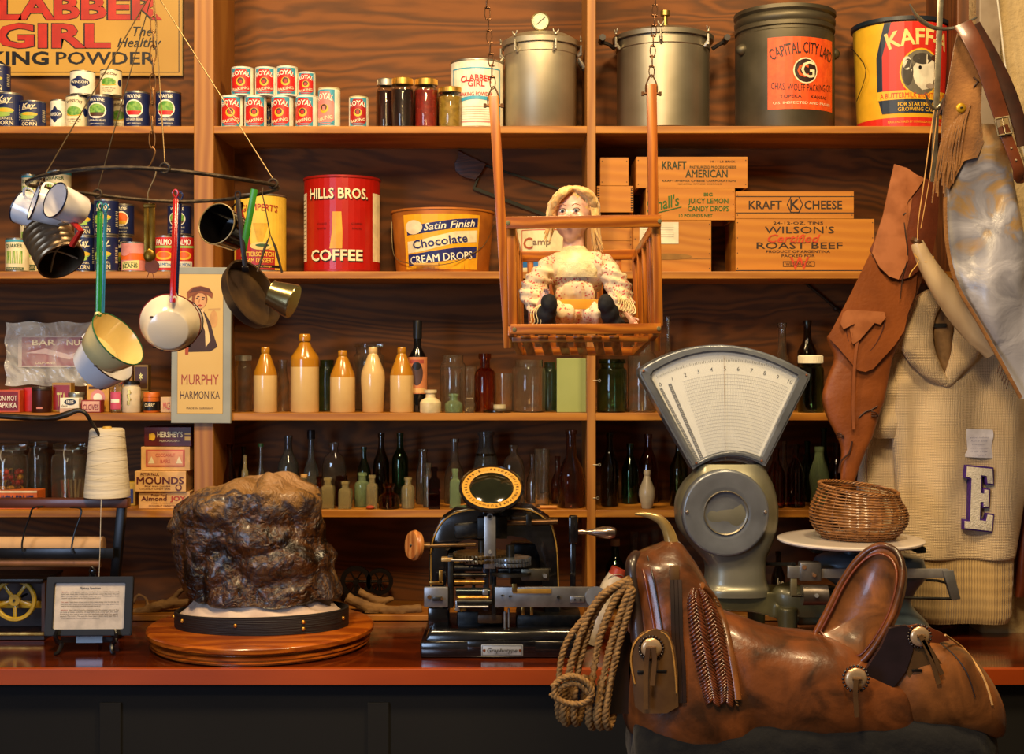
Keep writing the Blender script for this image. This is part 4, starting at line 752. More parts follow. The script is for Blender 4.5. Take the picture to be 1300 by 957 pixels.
R4=[(292,24,564,'carafe',DA,'brown round-bellied flask at the left end of the fourth shelf',.16,{}),(309,14,567,'beer',DK,'dark slim bottle behind the rock top',.24,{}),(311,9,578,'med',YG,'tiny yellowish vial above the rock',.1,{}),(331,13,563,'tall',CG,'slim clear vial with a green band',.12,dict(cap=DGRN,caph=.05)),
(366,27,553,'beer',SG,'grey-green bottle standing above the rock',.18,{}),(395,20,546,'tall',SG,'grey glass bottle with a black stopper above the rock',.17,dict(cap=BLK,caph=.12,capr=1.1)),(424,31,562,'flask',CG,'round clear flask with a slim neck, right of the rock top',.22,dict(ell=.5)),
(386,13,602,'med',YG,'tiny bottle with a tan cork beside the rock top',.06,dict(cap=M('b88a48',.7),caph=.1,capr=1.1)),(405,13,605,'med',AM,'tiny amber bottle just right of the rock top',.1,{}),(416.5,18,606,'med',YG,'small pale yellow square bottle right of the rock, taller one',.05,dict(sq=True)),(434,18,604,'jar',DA,'dark amber jar behind the two pale square bottles',.13,{}),(438.5,18,611,'med',YG,'small pale yellow square bottle right of the rock, shorter one',.045,dict(sq=True)),
(462,18,567,'beer',GG,'bottle with a dark green neck behind the pale green ones',.2,{}),(460,20,600,'med',LG,'pale green medicine bottle behind the clear one',.1,{}),(472.5,15,603,'med',YG,'narrow pale medicine bottle left of the amber inkwell',.05,dict(sq=True)),(484,21,550,'beer',DK,'tall dark bottle behind the amber inkwell',.2,{}),(508,21,550,'wine',DG,'tall dark green bottle in the middle of the fourth shelf',.2,{}),
(494,27,614,'ink',AM,'amber bell-shaped inkwell on the fourth shelf','a',{}),(518,17,606,'med',YG,'pale bottle right of the amber inkwell',.05,{}),(537,18,570,'milk',CG,'clear bottle with a wide lip behind the maroon one',.18,{}),(544,14,588,'med',CG,'slim clear bottle left of the maroon one',.09,{}),(551.5,16,593,'med',MR,'dark maroon square medicine bottle',.04,dict(sq=True)),
(577,26,557,'tall',CG,'tall clear bottle left of the oval dial',.2,{}),(578,15,595,'med',LG,'pale green square bottle left of the oval dial',.06,dict(sq=True)),(617,32,548,'milk',SG,'grey glass bottle directly behind the oval dial',.2,dict(fill=DK,fillh=.7)),(652,28,565,'flask',CG,'clear round-shouldered flask right of the oval dial',.17,dict(ell=.5)),(676,16,577,'tall',CG,'slim clear bottle between the flask and the tumbler',.22,{}),(688,20,570,'tumb',CG,'straight clear tumbler on the fourth shelf',.1,dict(name='drinking_glass',cat='glass')),
(708,17,579,'tall',PG,'faintly pink bottle beside the tall carafe',.2,{}),(725,33,546,'tall',PG,'tall clear carafe with rings, against the thin post',.08,{}),
(774,23,549,'beer',DK,'almost black bottle right of the thin post',.12,{}),(800,22,563,'beer',DG,'dark green bottle behind the frosted bowling-pin bottle',.2,{}),(823,25,551,'beer',PG,'tall clear brownish bottle behind the bowling-pin bottle',.22,{}),(821.5,21,597,'bowl',M('b8a888',.3,trans=.3),'small frosted bowling-pin shaped bottle',.05,{}),(862,24,557,'beer',OG,'olive green bottle left of the scale body',.13,{}),
(985,23,569,'beer',AM,'amber bottle just right of the scale body',.08,{}),(996,15,560,'tall',CG,'slim clear bottle between the two amber bottles',.24,{}),(1010,24,564,'beer',DA,'dark amber bottle, second right of the scale body',.09,{}),(1040,26,567,'soda',LG,'pale green soda bottle above the wicker basket',.08,{}),(1046,18,543,'tall',DG,'dark green slim bottle behind the pale green soda bottle',.23,{}),(1062,22,562,'beer',DA,'brown bottle beside the leather holster',.14,{}),(1025,18,560,'beer',DG,'deep green bottle between the amber and soda bottles',.26,{})]
for px,w,top,sp,g,lb,y,kw in R4:
    v4(px,w,top,sp,g,lb,.045 if y=='a' else y,**kw)
bm=B();p=W(696,645,.03);tube(bm,[V((p.x-.028,.03,Zs[3]+.0065)),V((p.x+.028,.028,Zs[3]+.0065))],.0058,12);solo('clay_stick',bm,M('b87c38',.7),'short tan stick lying in front of the carafe','stick')
bm=B();p=W(470,644,.025);ellip(bm,V((p.x,.025,Zs[3]+.0065)),(.014,.012,.0062));solo('pebble',bm,M('a83c18',.6),'small orange-red stone in front of the pale bottles','stone')
# ================= lowest shelf
vessel(781,25,684,4,'wine',DG,'green bottle with a pale disc, standing on the lowest shelf below the crank',y=.2,cap=M('b8a080',.6),caph=.1)
for i,(x,tp) in enumerate(((805,675),(818,678),(832,672))):vessel(x,11,tp,4,'tumb',CG,'slim clear glass on the lowest shelf, %s of the three beside the saddle horn'%['left one','middle one','right one'][i],y=.22,name='drinking_glass',cat='glass',group='slim glasses on the lowest shelf')
vessel(988,18,700,4,'beer',DK,'small brown soda bottle with white script, between scale and beam',y=.12,lab=lambda L,R,H:(L.text('Jup',0,H*.42,H*.16,WHT,2,w=R*1.1,shear=.3),L.rect(-R*.8,H*.12,R*.8,H*.14,WHT,2)))
def branch(paths,mat,label,name='driftwood',cat='driftwood'):
    bm=B()
    for pts,rr_ in paths:tube(bm,[W(*q) for q in pts],[a*S(.1) for a in rr_],10,sub=4)
    bm=remesh(bm,.003,3);rough_up(bm,.004,30,3)
    for v in bm.verts:v.co.z=max(v.co.z,Z4+.0006)
    solo(name,bm,mat,label,cat)
DW=M('8a6434',.8,c2='5a3c1c',scale=40,st=(.3,1,1),lo=.3,hi=.7,bump=.3)
branch([([(150,772,.14),(175,777,.12),(205,768,.12),(240,765,.12)],[4,6,7,5]),([(168,765,.12),(176,755,.12),(186,762,.12),(184,774,.13),(172,774,.13)],[2.5]*2),([(195,774,.12),(215,764,.12),(232,748,.14)],[6,5,3])],DW,'pale twisted root left of the rock on the lowest shelf')
branch([([(440,758,.12),(470,772,.12),(500,775,.1),(535,774,.12)],[7,8,6,7]),([(455,750,.12),(480,762,.12),(500,760,.12)],[5,5,3]),([(430,780,.1),(470,784,.1),(500,783,.1)],[4,5,4])],DW,'long tan branch on the lowest shelf between rock and embossing machine')
bm=B()
for x,r_ in((452,20),(482,17)):
    p=W(x,738,.24);mt=Matrix.Translation(p)@Matrix.Rotation(PI/2,4,'X');R=r_*S(.24)
    lathe(bm,[(R*.7,-.006),(R,-.006),(R,.006),(R*.7,.006),(R*.7,-.006)],32,mt);lathe(bm,[(0,-.008),(R*.2,-.008),(R*.2,.008),(0,.008)],16,mt)
    for i in range(6):a=i*PI/3;tube(bm,[p+V((R*.15*math.cos(a),0,R*.15*math.sin(a))),p+V((R*.75*math.cos(a),0,R*.75*math.sin(a)))],.003,6)
for x in(452,482):tube(bm,[W(x,742,.24),V((W(x,0,.24).x,.24,Z4+.001))],.005,6)
tube(bm,[W(452,738,.24),W(482,738,.24)],.005,8);solo('toy_wheelset',bm,M('1c1410',.5,.5),'pair of dark spoked iron wheels in the shadow behind the branch','wheels')
# saw and shelf tools on the back wall
t=T('hand_saw','old bow saw with a wooden handle hung on the plywood back','saw',W(640,260,.325));bm=B();yy=.318
pts=[(581,190),(590,196),(607,204),(618,208),(610,221),(604,229),(590,226),(583,222),(578,217),(577,207),(583,200)]
prism(bm,[(W(*q,yy).x,W(*q,yy).z) for q in pts],yy-.01,yy+.01,.003);O('handle',bm,wood('3a2010','5a3418',None,'x',3,.5),t,world=True)
bm=B();beam(bm,W(616,210,yy),W(730,246,yy),.008,.006);beam(bm,W(602,239,yy),W(722,284,yy),.012,.003);beam(bm,W(607,226,yy),W(601,240,yy),.007,.006);beam(bm,W(730,245,yy),W(722,285,yy),.008,.006);O('frame',bm,M('2c2a1c',.5,.6),t,world=True)
bm=B();yy=.315;tube(bm,[W(1008,349,yy),W(1030,365,yy),W(1062,392,yy),W(1080,408,yy)],.005,8,sub=3);ellip(bm,W(1062,392,yy),(.012,.008,.01));solo('iron_rod',bm,M('3a2c1c',.5,.6),'thin dark iron rod hung slantwise under the roast beef crate','rod')
for (py_,px_),lb in zip(((483,763),(590,763),(632,761)),('topmost little eye screw in the thin post, beside the green jar','middle little eye screw in the thin post, beside the black bottle','lowest little eye screw in the thin post')):
    bm=B();tube(bm,[W(755.5,py_,-.004)+V((0,0,0)),W(px_-4,py_,-.006)],.001,6);tube(bm,[W(px_-2,py_,-.006)+V((.004*math.cos(a),0,.004*math.sin(a))) for a in [2*PI*i/12 for i in range(12)]],.001,6,closed=True);tube(bm,[W(755.5,py_,-.004),W(753,py_,-.004),W(753,py_,.0005)],.001,6);solo('eye_screw',bm,ALU2,lb,'hardware')
# ================= hanging pot rack with enamelware
YR=-1.6;IRON=M('4a3c2c',.55,.6,c2='2c221a',scale=60,bump=.2);WIRE=M('8a7048',.45,.7)
cr=W(197,0,YR);zr=ZC+.352;RR=.249
t=T('pot_rack','forged iron ring pot rack hung from a hook by four wires, full of enamelware','pot rack',(cr.x,YR,zr))
def rp(a,dz=0):return V((cr.x+RR*math.cos(a)*(1+.02*math.cos(2*a)),YR+RR*math.sin(a),zr+.004*math.sin(3*a)+dz))
bm=B();tube(bm,[rp(2*PI*i/48) for i in range(48)],.0042,8,closed=True);O('ring',bm,IRON,t,world=True)
top=W(195,-14,YR)
for a in(3.0,2.05+.3,5.05,-.12):
    q=rp(a,.012);bm=B();tube(bm,[top,q],.0013,6);O('suspension_wire',bm,WIRE,t,world=True)
    bm=B();tube(bm,[q+V((.009*math.cos(b),0,.009*math.sin(b)-.009)) for b in [2*PI*i/14 for i in range(14)]],.0028,8,closed=True);O('ring_link',bm,IRON,t,world=True)
bm=B();tube(bm,[top+V((0,0,.12)),top+V((0,0,.02)),top+V((.01,0,.0)),top+V((0,0,-.012)),top+V((-.012,0,0))],.003,8,sub=4);O('ceiling_hook',bm,IRON,t,world=True)
def link(bm,c,h,w,r,ang):
    R=Matrix.Rotation(ang,3,'Z');tube(bm,[V(c)+R@V((w*math.cos(b),0,h*math.sin(b))) for b in [2*PI*i/16 for i in range(16)]],r,6,closed=True)
def chain(name,label,a,b,n,w,r,par=None,cat='chain'):
    bm=B();a=V(a);b=V(b);h=(b-a).length/n*.62
    for i in range(n):link(bm,a.lerp(b,(i+.5)/n),h,w,r,PI/2*(i%2)+.4)
    return bm
CH=M('6a4a30',.45,.8)
bm=chain('','',W(195,22,YR-.05),W(193,186,YR-.05),9,.006,.0013);tube(bm,[W(195,-10,YR),W(195,22,YR-.05)],.0013,6);tube(bm,[W(193,186,YR-.05),W(197,192,YR-.05),W(193,205,YR-.05),W(188,213,YR-.05)],.0016,6,sub=3);solo('chain',bm,M('8a6238',.45,.7),'short brass-coloured chain hanging down through the middle of the pot rack','chain')
def orient(n,p):
    q=V(n).normalized().to_track_quat('Z','Y');return Matrix.Translation(p)@q.to_matrix().to_4x4()
ENW=M('e6e2e2',.15,c2='d8d4d4',scale=5,coat=.5,lo=.3,hi=.7);ENC=M('e4cf94',.2,c2='d8c080',scale=6,coat=.5,lo=.3,hi=.7);NVY=M('10142c',.25);GE=M('1c5a34',.25);CHIP=M('2c1810',.7)
def bowl(name,label,cat,p,n,r0,r1,h,outer,rimc,inner=None,handle=None,group=None,rimr=.0016,chips=0):
    """p: centre of the opening, n: way the opening faces, r0/r1 foot and mouth radius"""
    t=T(name,label,cat,p,group);mt=orient(n,(0,0,0));e=.0016;bm=B()
    lathe(bm,[(0,-h),(r0*.92,-h),(r0,-h+.003),(r0+(r1-r0)*.5,-h*.5),(r1,0),(r1-e,0),(r0+(r1-r0)*.5-e,-h*.5),(r0-e,-h+.004),(0,-h+e)],40,mt)
    o=O('bowl',bm,outer,t)
    bm=B();tube(bm,[mt@V((r1*math.cos(b),r1*math.sin(b),0)) for b in [2*PI*i/40 for i in range(40)]],rimr,6,closed=True);O('rim',bm,rimc,t)
    if chips:
        rn=random.Random(chips);bm=B()
        for i in range(5):
            b=rn.random()*2*PI;z=rn.choice([-.002,-h+.003]);q=r1 if z>-.01 else r0;ellip(bm,mt@V((q*math.cos(b),q*math.sin(b),z)),(.005,.003,.0022))
        O('chipped_spot',bm,CHIP,t)
    return t,mt
yc=-1.78
CG_='white enamel cups hanging at the left end of the pot rack'
def cup(px,py,n,y,lb,r=.036,h=.062,o=ENW,ri=NVY,g=CG_,hk=None,nm='enamel_cup'):
    p=W(px,py,y);t,mt=bowl(nm,lb,'cup',p,n,r*.86,r,h,o,ri,group=g)
    iv=mt.inverted();hd=(hk-p) if hk else V((-.02,0,.04));l=(mt.to_3x3().inverted()@hd);l.z=0;l=l.normalized()
    bm=B();tube(bm,[mt@(l*r+V((0,0,-.008))),mt@(l*(r+.018)+V((0,0,-.012))),mt@(l*(r+.02)+V((0,0,-.03))),mt@(l*r*.97+V((0,0,-.04)))],.003,8,sub=4,flat=.6);O('handle',bm,o,t)
hk=W(45,232,YR-.1)
cup(70,254,(-.58,-.76,.28),-1.78,'white enamel cup with dark rim, its round mouth facing the viewer',hk=hk)
cup(43,257,(-.85,-.46,.3),-1.72,'middle white enamel cup, seen into at an angle with a stain inside',hk=hk)
cup(27,262,(-.93,.15,.42),-1.64,'hindmost white enamel cup, seen from its side at the left edge',hk=hk)
cup(275,284,(-.38,-.9,.2),-1.43,'black enamel cup with a pale rim, hanging at the right of the pot rack',.0465,.0775,M('0c0a0a',.12,coat=.6),M('8a7850',.35,.3),None,W(300,262,-1.42))
# sifter
p=W(78,332,-1.7);n=(.52,-.42,-.74);t=T('flour_sifter','dented tin flour sifter with a red wooden handle below the enamel cups','sifter',p);mt=orient(n,(0,0,0));r=.047;h=.088;TN=M('9a8468',.35,.85,c2='6a543c',scale=20,lo=.3,hi=.7,bump=.15)
pr=[(r*.97,-h),(r,-h)]
for i in range(6):z=-h+h*(i+.5)/6;pr+=[(r*1.0,z-.004),(r*1.035,z),(r*1.0,z+.004)]
pr+=[(r*1.04,-.001),(r*1.04,0),(r*.97,0),(r*.96,-.004),(r*.96,-h+.002)]
bm=B();lathe(bm,pr+[(0,-h+.002)],40,mt);O('drum',bm,TN,t)
bm=B();u=mt.to_3x3();q=[u@V((r*1.0*math.cos(a),r*1.0*math.sin(a),0)) for a in(-.6,0,.6)]
for a in(0,PI/2):tube(bm,[u@V((-r*.9*math.cos(a),-r*.9*math.sin(a),-.012)),u@V((0,0,-.03)),u@V((r*.9*math.cos(a),r*.9*math.sin(a),-.012))],.002,6,sub=4)
O('sifting_wires',bm,ALU2,t)
bm=B();a=W(80,285,-1.72)-p;b_=W(101,296,-1.76)-p;c_=W(88,313,-1.76)-p;tube(bm,[W(52,229,-1.66)-p,W(40,262,-1.66)-p,W(30,292,-1.66)-p],.0012,6,sub=3);O('hanging_wire',bm,WIRE,t);bm=B();tube(bm,[W(70,283,-1.7)-p,a+V((.0,0,0)),W(92,281,-1.74)-p],.003,6,sub=3);O('handle_strap',bm,TN,t)
bm=B();tube(bm,[W(90,279,-1.75)-p,W(103,293,-1.76)-p,W(91,312,-1.75)-p],.0075,8,sub=1,flat=.8);O('hand_grip',bm,M('b8281c',.3,coat=.3),t,label='red grip')
# saucepans
def saucepan(px,py,n,y,r0,r1,h,out,rim,hp,hq,hcol,lb,chips=1,hw=.0065,g=None):
    p=W(px,py,y);t,mt=bowl('saucepan',lb,'saucepan',p,n,r0,r1,h,out,rim,chips=chips,group=g);a=W(*hp)-p;b=W(*hq)-p
    bm=B();beam(bm,a,b,hw*2,.004,up=V((1,0,0)),bev=.0015);beam(bm,a+V((0,-.002,0)),b+V((0,-.002,0)),hw*.7,.005,up=V((1,0,0)),bev=.0015);tube(bm,[a+V((0,0,.0)),a+V((-.006,-.002,.012)),a+V((0,-.002,.02)),a+V((.006,-.002,.012)),a],.0022,6,sub=3)
    e=(mt.to_3x3().inverted()@(b));e.z=0;e=e.normalized()*r1;O('handle',bm,hcol,t)
    bm=B();tube(bm,[b+V((-.004,0,.01)),mt@(e+V((0,0,-.004)))],[.005,.007],8);tube(bm,[b+V((.004,0,.01)),mt@(e*.96+V((0,0,-.012)))],[.005,.005],8);O('handle_bracket',bm,out,t)
GH=M('1c7a2c',.25,coat=.4);BH=M('2c7a9a',.25,coat=.4);RH=M('a81c1c',.22,coat=.4);NH=M('1c2450',.25,coat=.4)
n1=V((.76,-.3,.58))
saucepan(150,430,n1,-1.40,.0535,.071,.0605,ENC,GE,(127,268,-1.385),(125,402,-1.40),GH,'cream enamel saucepan with a green rim and long green handle',3)
saucepan(138,452,n1,-1.31,.0555,.0695,.058,ENW,BRN,(134,270,-1.362),(130,415,-1.35),BH,'white enamel saucepan with blue handle nested behind the green-rimmed one',4,.004)
saucepan(216,410,V((-.16,.93,.3)),-1.34,.0463,.068,.058,M('e8dcc0',.18,c2='dcccb0',scale=6,coat=.5),M('7a1c18',.3),(223,252,-1.365),(219,384,-1.41),RH,'cream enamel saucepan with long red handle, its foot facing the viewer',5)
saucepan(226,408,V((-.16,.93,.3)),-1.22,.0417,.058,.0463,ENW,NVY,(229,255,-1.34),(224,380,-1.29),NH,'white enamel saucepan with navy handle tucked behind the red-handled one',6,.004)
# brass pan scale
YB_=-1.352;p=W(190,330,YB_);t=T('spring_balance','brass spring balance hanging from the back of the pot rack','spring balance',p);BR=M('8a6a20',.35,.8,c2='6a4e18',scale=30)
bm=B();k=S(YB_);box(bm,(-4*k,0,38*k),(6*k,.006,62*k),bev=.001);box(bm,(4*k,0,38*k),(6*k,.006,62*k),bev=.001);box(bm,(0,0,69*k),(15*k,.008,5*k),bev=.001);box(bm,(0,.002,36*k),(3*k,.004,60*k));ellip(bm,V((0,0,6*k)),(8*k,.006,9*k));O('body',bm,BR,t)
bm=B();tube(bm,[V((0,0,70*k)),V((-2*k,0,85*k)),V((6*k,0,104*k)),V((8*k,0,114*k)),V((4*k,0,118*k))],.0018,6,sub=4);O('top_hook',bm,WIRE,t)
bm=B();lathe(bm,[(0,-.002),(9*k,-.002),(9*k,.002),(0,.002)],24,Matrix.Translation((3*k,0,-8*k))@Matrix.Rotation(PI/2,4,'X'));tube(bm,[V((0,0,-14*k)),V((-4*k,0,-24*k))],.0008,5);tube(bm,[V((3*k,0,-14*k)),V((6*k,0,-26*k))],.0008,5);O('disc',bm,M('6a3420',.5,.4),t)
# small iron pan
p=W(322,372,-1.42);n=(.8,-.42,.42);t=T('skillet','small blackened iron skillet hanging by its long handle at the right of the pot rack','skillet',p);mt=orient(n,(0,0,0));r=.082;h=.029
IR2=M('3a2c24',.45,.6,c2='6a5030',scale=14,lo=.4,hi=.75,bump=.2)
bm=B();lathe(bm,[(0,-h),(r*.86,-h),(r*.93,-h*.8),(r*1.02,0),(r*.96,0),(r*.88,-h*.75),(0,-h*.8)],40,mt);O('pan',bm,IR2,t)
bm=B();a=W(302,252,-1.432)-p;b=W(311,338,-1.44)-p;beam(bm,a,b,.011,.005,up=V((1,0,0)),bev=.002);beam(bm,b,W(312,345,-1.43)-p,.016,.005,up=V((1,0,0)),bev=.002);tube(bm,[a+V((.006*math.cos(x),0,.008+.008*math.sin(x))) for x in [2*PI*i/12 for i in range(12)]],.002,6,closed=True);O('handle',bm,M('2c2420',.45,.6),t)
bm=B();tube(bm,[W(323,240,-1.462),W(318,268,-1.455),W(312,300,-1.44),W(309,318,-1.43)],.0075,8,sub=3,flat=.25,up=(0,1,0));solo('green_strap',bm,M('3c8a1c',.35),'narrow bright green strap hanging behind the skillet handle','strap')
# tin dipper
p=W(344,372,-1.48);n=(-.78,.1,.3);t=T('tin_dipper','small shiny tin dipper cup on a wire loop, lowest right on the pot rack','cup',p);mt=orient(n,(0,0,0));TC=M('c8b890',.2,.95,c2='a89868',scale=8)
bm=B();r=.0345;h=.0545;lathe(bm,[(0,-h),(r*1.08,-h),(r*1.12,-h+.004),(r*.82,-.002),(r*.85,0),(r*.78,0),(r*1.02,-h+.006),(0,-h+.004)],40,mt);O('cup',bm,TC,t)
bm=B();ap=W(343,298,-1.49)-p;tube(bm,[W(327,345,-1.5)-p,W(336,315,-1.49)-p,ap,W(350,315,-1.49)-p,W(358,346,-1.48)-p],[.0025,.003,.002,.003,.0025],6);tube(bm,[ap,W(338,270,-1.5)-p,W(333,246,-1.5)-p,W(334,238,-1.495)-p],.0012,6);O('wire_handle',bm,M('5a4a38',.4,.7),t)
# ================= swing
SW=wood('8a450e','b86c1c','a05814','x',3,.35,0,.5,coat=.25);SWZ=wood('8a450e','b86c1c','a05814','z',3,.35,0,.5,coat=.25);SWY=wood('8a450e','b86c1c','a05814','y',3,.35,0,.5,coat=.25)
yf,yk=-1.69,-1.33
t=T('doll_swing','small slatted wooden swing seat hung on two chains in front of the shelves','swing',W(742,432,-1.5))
def q(px,py,y):return W(px,py,y)
def rail(n,a,b,w,d,m=SW,up=V((0,0,1))):
    bm=B();beam(bm,a,b,w,d,up,bev=.0012);O(n,bm,m,t,world=True)
kf=S(yf);kb=S(yk)
rail('front_rail',q(648,418,yf),q(839,417,yf),13*kf,.012);rail('arm_rail',q(642.5,283,yf),q(839,280.5,yf),15.5*kf,.012)
rail('front_rail',q(650,430.5,yf+.05),q(822,430,yf+.05),8*kf,.04)
rail('back_rail',q(655,326,yk),q(806,323,yk),13*kb,.012);rail('back_rail',q(660,446,yk),q(812,446,yk),11*kb,.012)
UZ=V((1,0,0))
for xf,xb in((649,660),(833,806)):
    rail('side_rail',q(xf,284,yf+.008),q(xb,327,yk-.008),.02,.011,SWY);rail('side_rail',q(xf,420,yf+.008),q(xb,446,yk-.008),.02,.013,SWY)
    for f in(0,.32,.55,.78,1.):
        px=xf+(xb-xf)*f;y=yf+.014+(yk-yf-.028)*f;rail('spindle',q(px,288+38*f,y),q(px+(2 if xf<700 else 3),414+24*f,y),(11 if f==0 else 8)*kf,.012,SWZ,UZ)
for f in(.12,.3,.5,.7,.86):
    px=655+151*f;rail('spindle',q(px,330,yk),q(px+2,442,yk),8*kb,.008,SWZ,UZ)
for i in range(6):
    f=.1+i*.15;xm_=655+150*f;bm=B();beam(bm,q(xm_-3,427,yf+.012),q(660+147*f,449,yk-.01),.02,.006,UZ,bev=.001);O('seat_slat',bm,SWY,t,world=True)
for a,b in((q(626.5,122,yf+.1),q(646,442,yf+.1)),(q(827,107,yf+.1),q(832,446,yf+.1))):
    bm=B();beam(bm,a,b,12.5*S(yf+.1),.014,UZ,bev=.0015);O('hanger_post',bm,SWZ,t,world=True)
    bm=B();tt=a+V((0,-.0,.0));tube(bm,[a+V((-.011,0,-.022)),a+V((-.012,0,-.005)),a+V((-.006,0,.012)),a+V((0,0,.02)),a+V((.006,0,.012)),a+V((.012,0,-.005)),a+V((.011,0,-.022))],.0016,6,sub=3);tube(bm,[a+V((-.02,0,-.02)),a+V((.02,0,-.02))],.003,8);box(bm,a+V((.018,0,-.02)),(.006,.008,.008));box(bm,a+V((-.018,0,-.02)),(.006,.008,.008));O('hanger_bolt',bm,CH,t,world=True)
bm=B()
for x,y in((645,283),(837,281),(653,418),(836,417)):
    c=q(x,y,yf);lathe(bm,[(0,0),(.0045,0),(.004,.002),(0,.0025)],14,Matrix.Translation(c+V((0,-.006,0)))@Matrix.Rotation(PI/2,4,'X'))
O('screw_heads',bm,M('b0a878',.35,.8),t,world=True)
for (x0,y0,x1,y1),lb in(((616,-20,626,112),'rusty wire chain holding up the left side of the doll swing'),((833,-20,827,97),'rusty wire chain holding up the right side of the doll swing')):
    bm=B();a=q(x0,y0,yf+.1);b=q(x1,y1,yf+.1);n=9;h=(b-a).length/n*.58
    for i in range(n):
        c=a.lerp(b,(i+.5)/n);link(bm,c,h,.0058,.0012,[0.2,1.5][i%2]);tube(bm,[c+V((-.005,-.002,h*.75)),c+V((.005,.002,h*.8))],.0022,6)
    solo('chain',bm,CH,lb,'chain')
# ================= doll
yd=-1.53
def D(px,py,y=yd):return W(px,py,y)
sd=S(yd)
t=T('doll','blonde porcelain doll in a flowered dress sitting in the wooden swing','doll',D(733,428,yd))
SK=M('e6b8a0',.3,c2='e0ac94',scale=8,coat=.3,lo=.3,hi=.7);HR=M('ecc478',.55,c2='cc9850',scale=70,st=(1,1,.3),bump=.6,lo=.35,hi=.65,sheen=.3)
c=D(727,271.5);bm=B();ellip(bm,c+V((.004,.008,.002)),(.040,.044,.047));ellip(bm,c+V((-.004,-.012,-.022)),(.034,.032,.034));ellip(bm,c+V((-.006,-.018,-.047)),(.017,.016,.015));ellip(bm,c+V((-.009,-.0455,-.008)),(.0045,.007,.008));ellip(bm,c+V((-.022,-.03,-.016)),(.015,.013,.014));ellip(bm,c+V((.010,-.033,-.016)),(.015,.012,.014));ellip(bm,c+V((-.007,-.036,-.029)),(.0095,.008,.006))
tube(bm,[c+V((.002,0,-.04)),c+V((.002,.002,-.075))],[.022,.024],14);bm=remesh(bm,.0028,4);head=O('head',bm,SK,t,60,world=True)
for dx,dz in((-.0225,.002),(.0065,.003)):
    e=c+V((dx-.001,-.041 if dx>0 else -.0385,dz));bm=B();ellip(bm,e,(.0072,.004,.0045));eo=O('eye',bm,M('d8d0c4',.2,coat=.5),head,60,world=True)
    for nm_,rr_,of,mm_ in(('iris',.0038,-.0025,M('4a5a60',.15,c2='2c3a44',scale=300,coat=.6)),('pupil',.0018,-.0045,BLK)):
        bm=B();ellip(bm,e+V((0,of,0)),(rr_,.002,rr_));O(nm_,bm,mm_,head,60,world=True)
    bm=B();tube(bm,[e+V((-.009,-.001,.0095)),e+V((-.002,-.003,.014)),e+V((.009,-.0005,.011))],[.0006,.0012,.0005],6,sub=4);O('eyebrow',bm,M('8a5434',.6),head,60,world=True)
    bm=B();tube(bm,[e+V((-.0075,-.001,.001)),e+V((-.003,-.0035,.0045)),e+V((.004,-.0035,.0045)),e+V((.0078,-.001,.001))],.0009,6,sub=4);O('eyelid',bm,M('5a3424',.5),head,60,world=True)
bm=B();m_=c+V((-.008,-.0455,-.029));tube(bm,[m_+V((-.008,.004,0)),m_+V((-.003,-.0002,.0015)),m_+V((0,0,.0005)),m_+V((.003,-.0002,.0015)),m_+V((.008,.004,0))],[.0008,.002,.0016,.002,.0008],8,sub=4);tube(bm,[m_+V((-.005,.002,-.002)),m_+V((0,0,-.0035)),m_+V((.005,.002,-.002))],[.001,.002,.001],8,sub=4);O('lips',bm,M('b04a44',.3),head,60,world=True)
# hair: cap with a parting plus waves and loose strands
bm=B();ellip(bm,c+V((.006,.017,.008)),(.046,.047,.048));
for k_ in range(4):
    o_=V((0,.011*k_,.002*k_));g_=1+.03*k_
    tube(bm,[c+o_+V((-.002,-.017,.053)),c+o_+V((-.020*g_,-.031,.043)),c+o_+V((-.036*g_,-.025,.026)),c+o_+V((-.044*g_,-.012,.006)),c+o_+V((-.045*g_,-.004,-.012))],[.006,.0085,.008,.008,.006],8,sub=4)
    tube(bm,[c+o_+V((.002,-.017,.053)),c+o_+V((.024*g_,-.031,.044)),c+o_+V((.041*g_,-.023,.027)),c+o_+V((.049*g_,-.008,.006)),c+o_+V((.050*g_,.0,-.014))],[.006,.0085,.009,.009,.007],8,sub=4)
bm=remesh(bm,.003,2);rough_up(bm,.003,60,3)
def keepface(v):return v
for v in bm.verts:
    pass
O('hair',bm,HR,t,60,world=True)
rn=random.Random(5)
for side,n in((1,22),(-1,9)):
    bm=B()
    for i in range(n):
        x=side*(.040+.010*rn.random());y_=-.014+.04*rn.random()
        L_=(.058+.02*rn.random()) if side>0 else .05*rn.random()+.012
        tube(bm,[c+V((x*.9,y_,.02)),c+V((x*1.05,y_-.004,-.005)),c+V((x*(1.02+.12*rn.random()),y_-.002,-.005-L_*.5)),c+V((x*(1.05+(.35 if side>0 else .3)*rn.random()),y_,-.008-L_))],[.006,.005,.003,.0006],6,sub=4)
    O('loose_hair',bm,HR,t,60,world=True)
# dress
fm,nt,b=nodes('flowered_cloth');L_=nt.links.new;cc=coords(nt);v=N(nt,'ShaderNodeTexVoronoi');v.inputs['Scale'].default_value=170;L_(cc,v.inputs['Vector']);nz=N(nt,'ShaderNodeTexNoise');nz.inputs['Scale'].default_value=32;L_(cc,nz.inputs['Vector'])
r1_=N(nt,'ShaderNodeValToRGB');r1_.color_ramp.elements[0].position=.3;r1_.color_ramp.elements[0].color=(1,1,1,1);r1_.color_ramp.elements[1].position=.42;r1_.color_ramp.elements[1].color=(0,0,0,1);L_(v.outputs['Distance'],r1_.inputs[0])
r2_=N(nt,'ShaderNodeValToRGB');r2_.color_ramp.elements[0].position=.44;r2_.color_ramp.elements[0].color=(0,0,0,1);r2_.color_ramp.elements[1].position=.5;r2_.color_ramp.elements[1].color=(1,1,1,1);L_(nz.outputs[0],r2_.inputs[0])
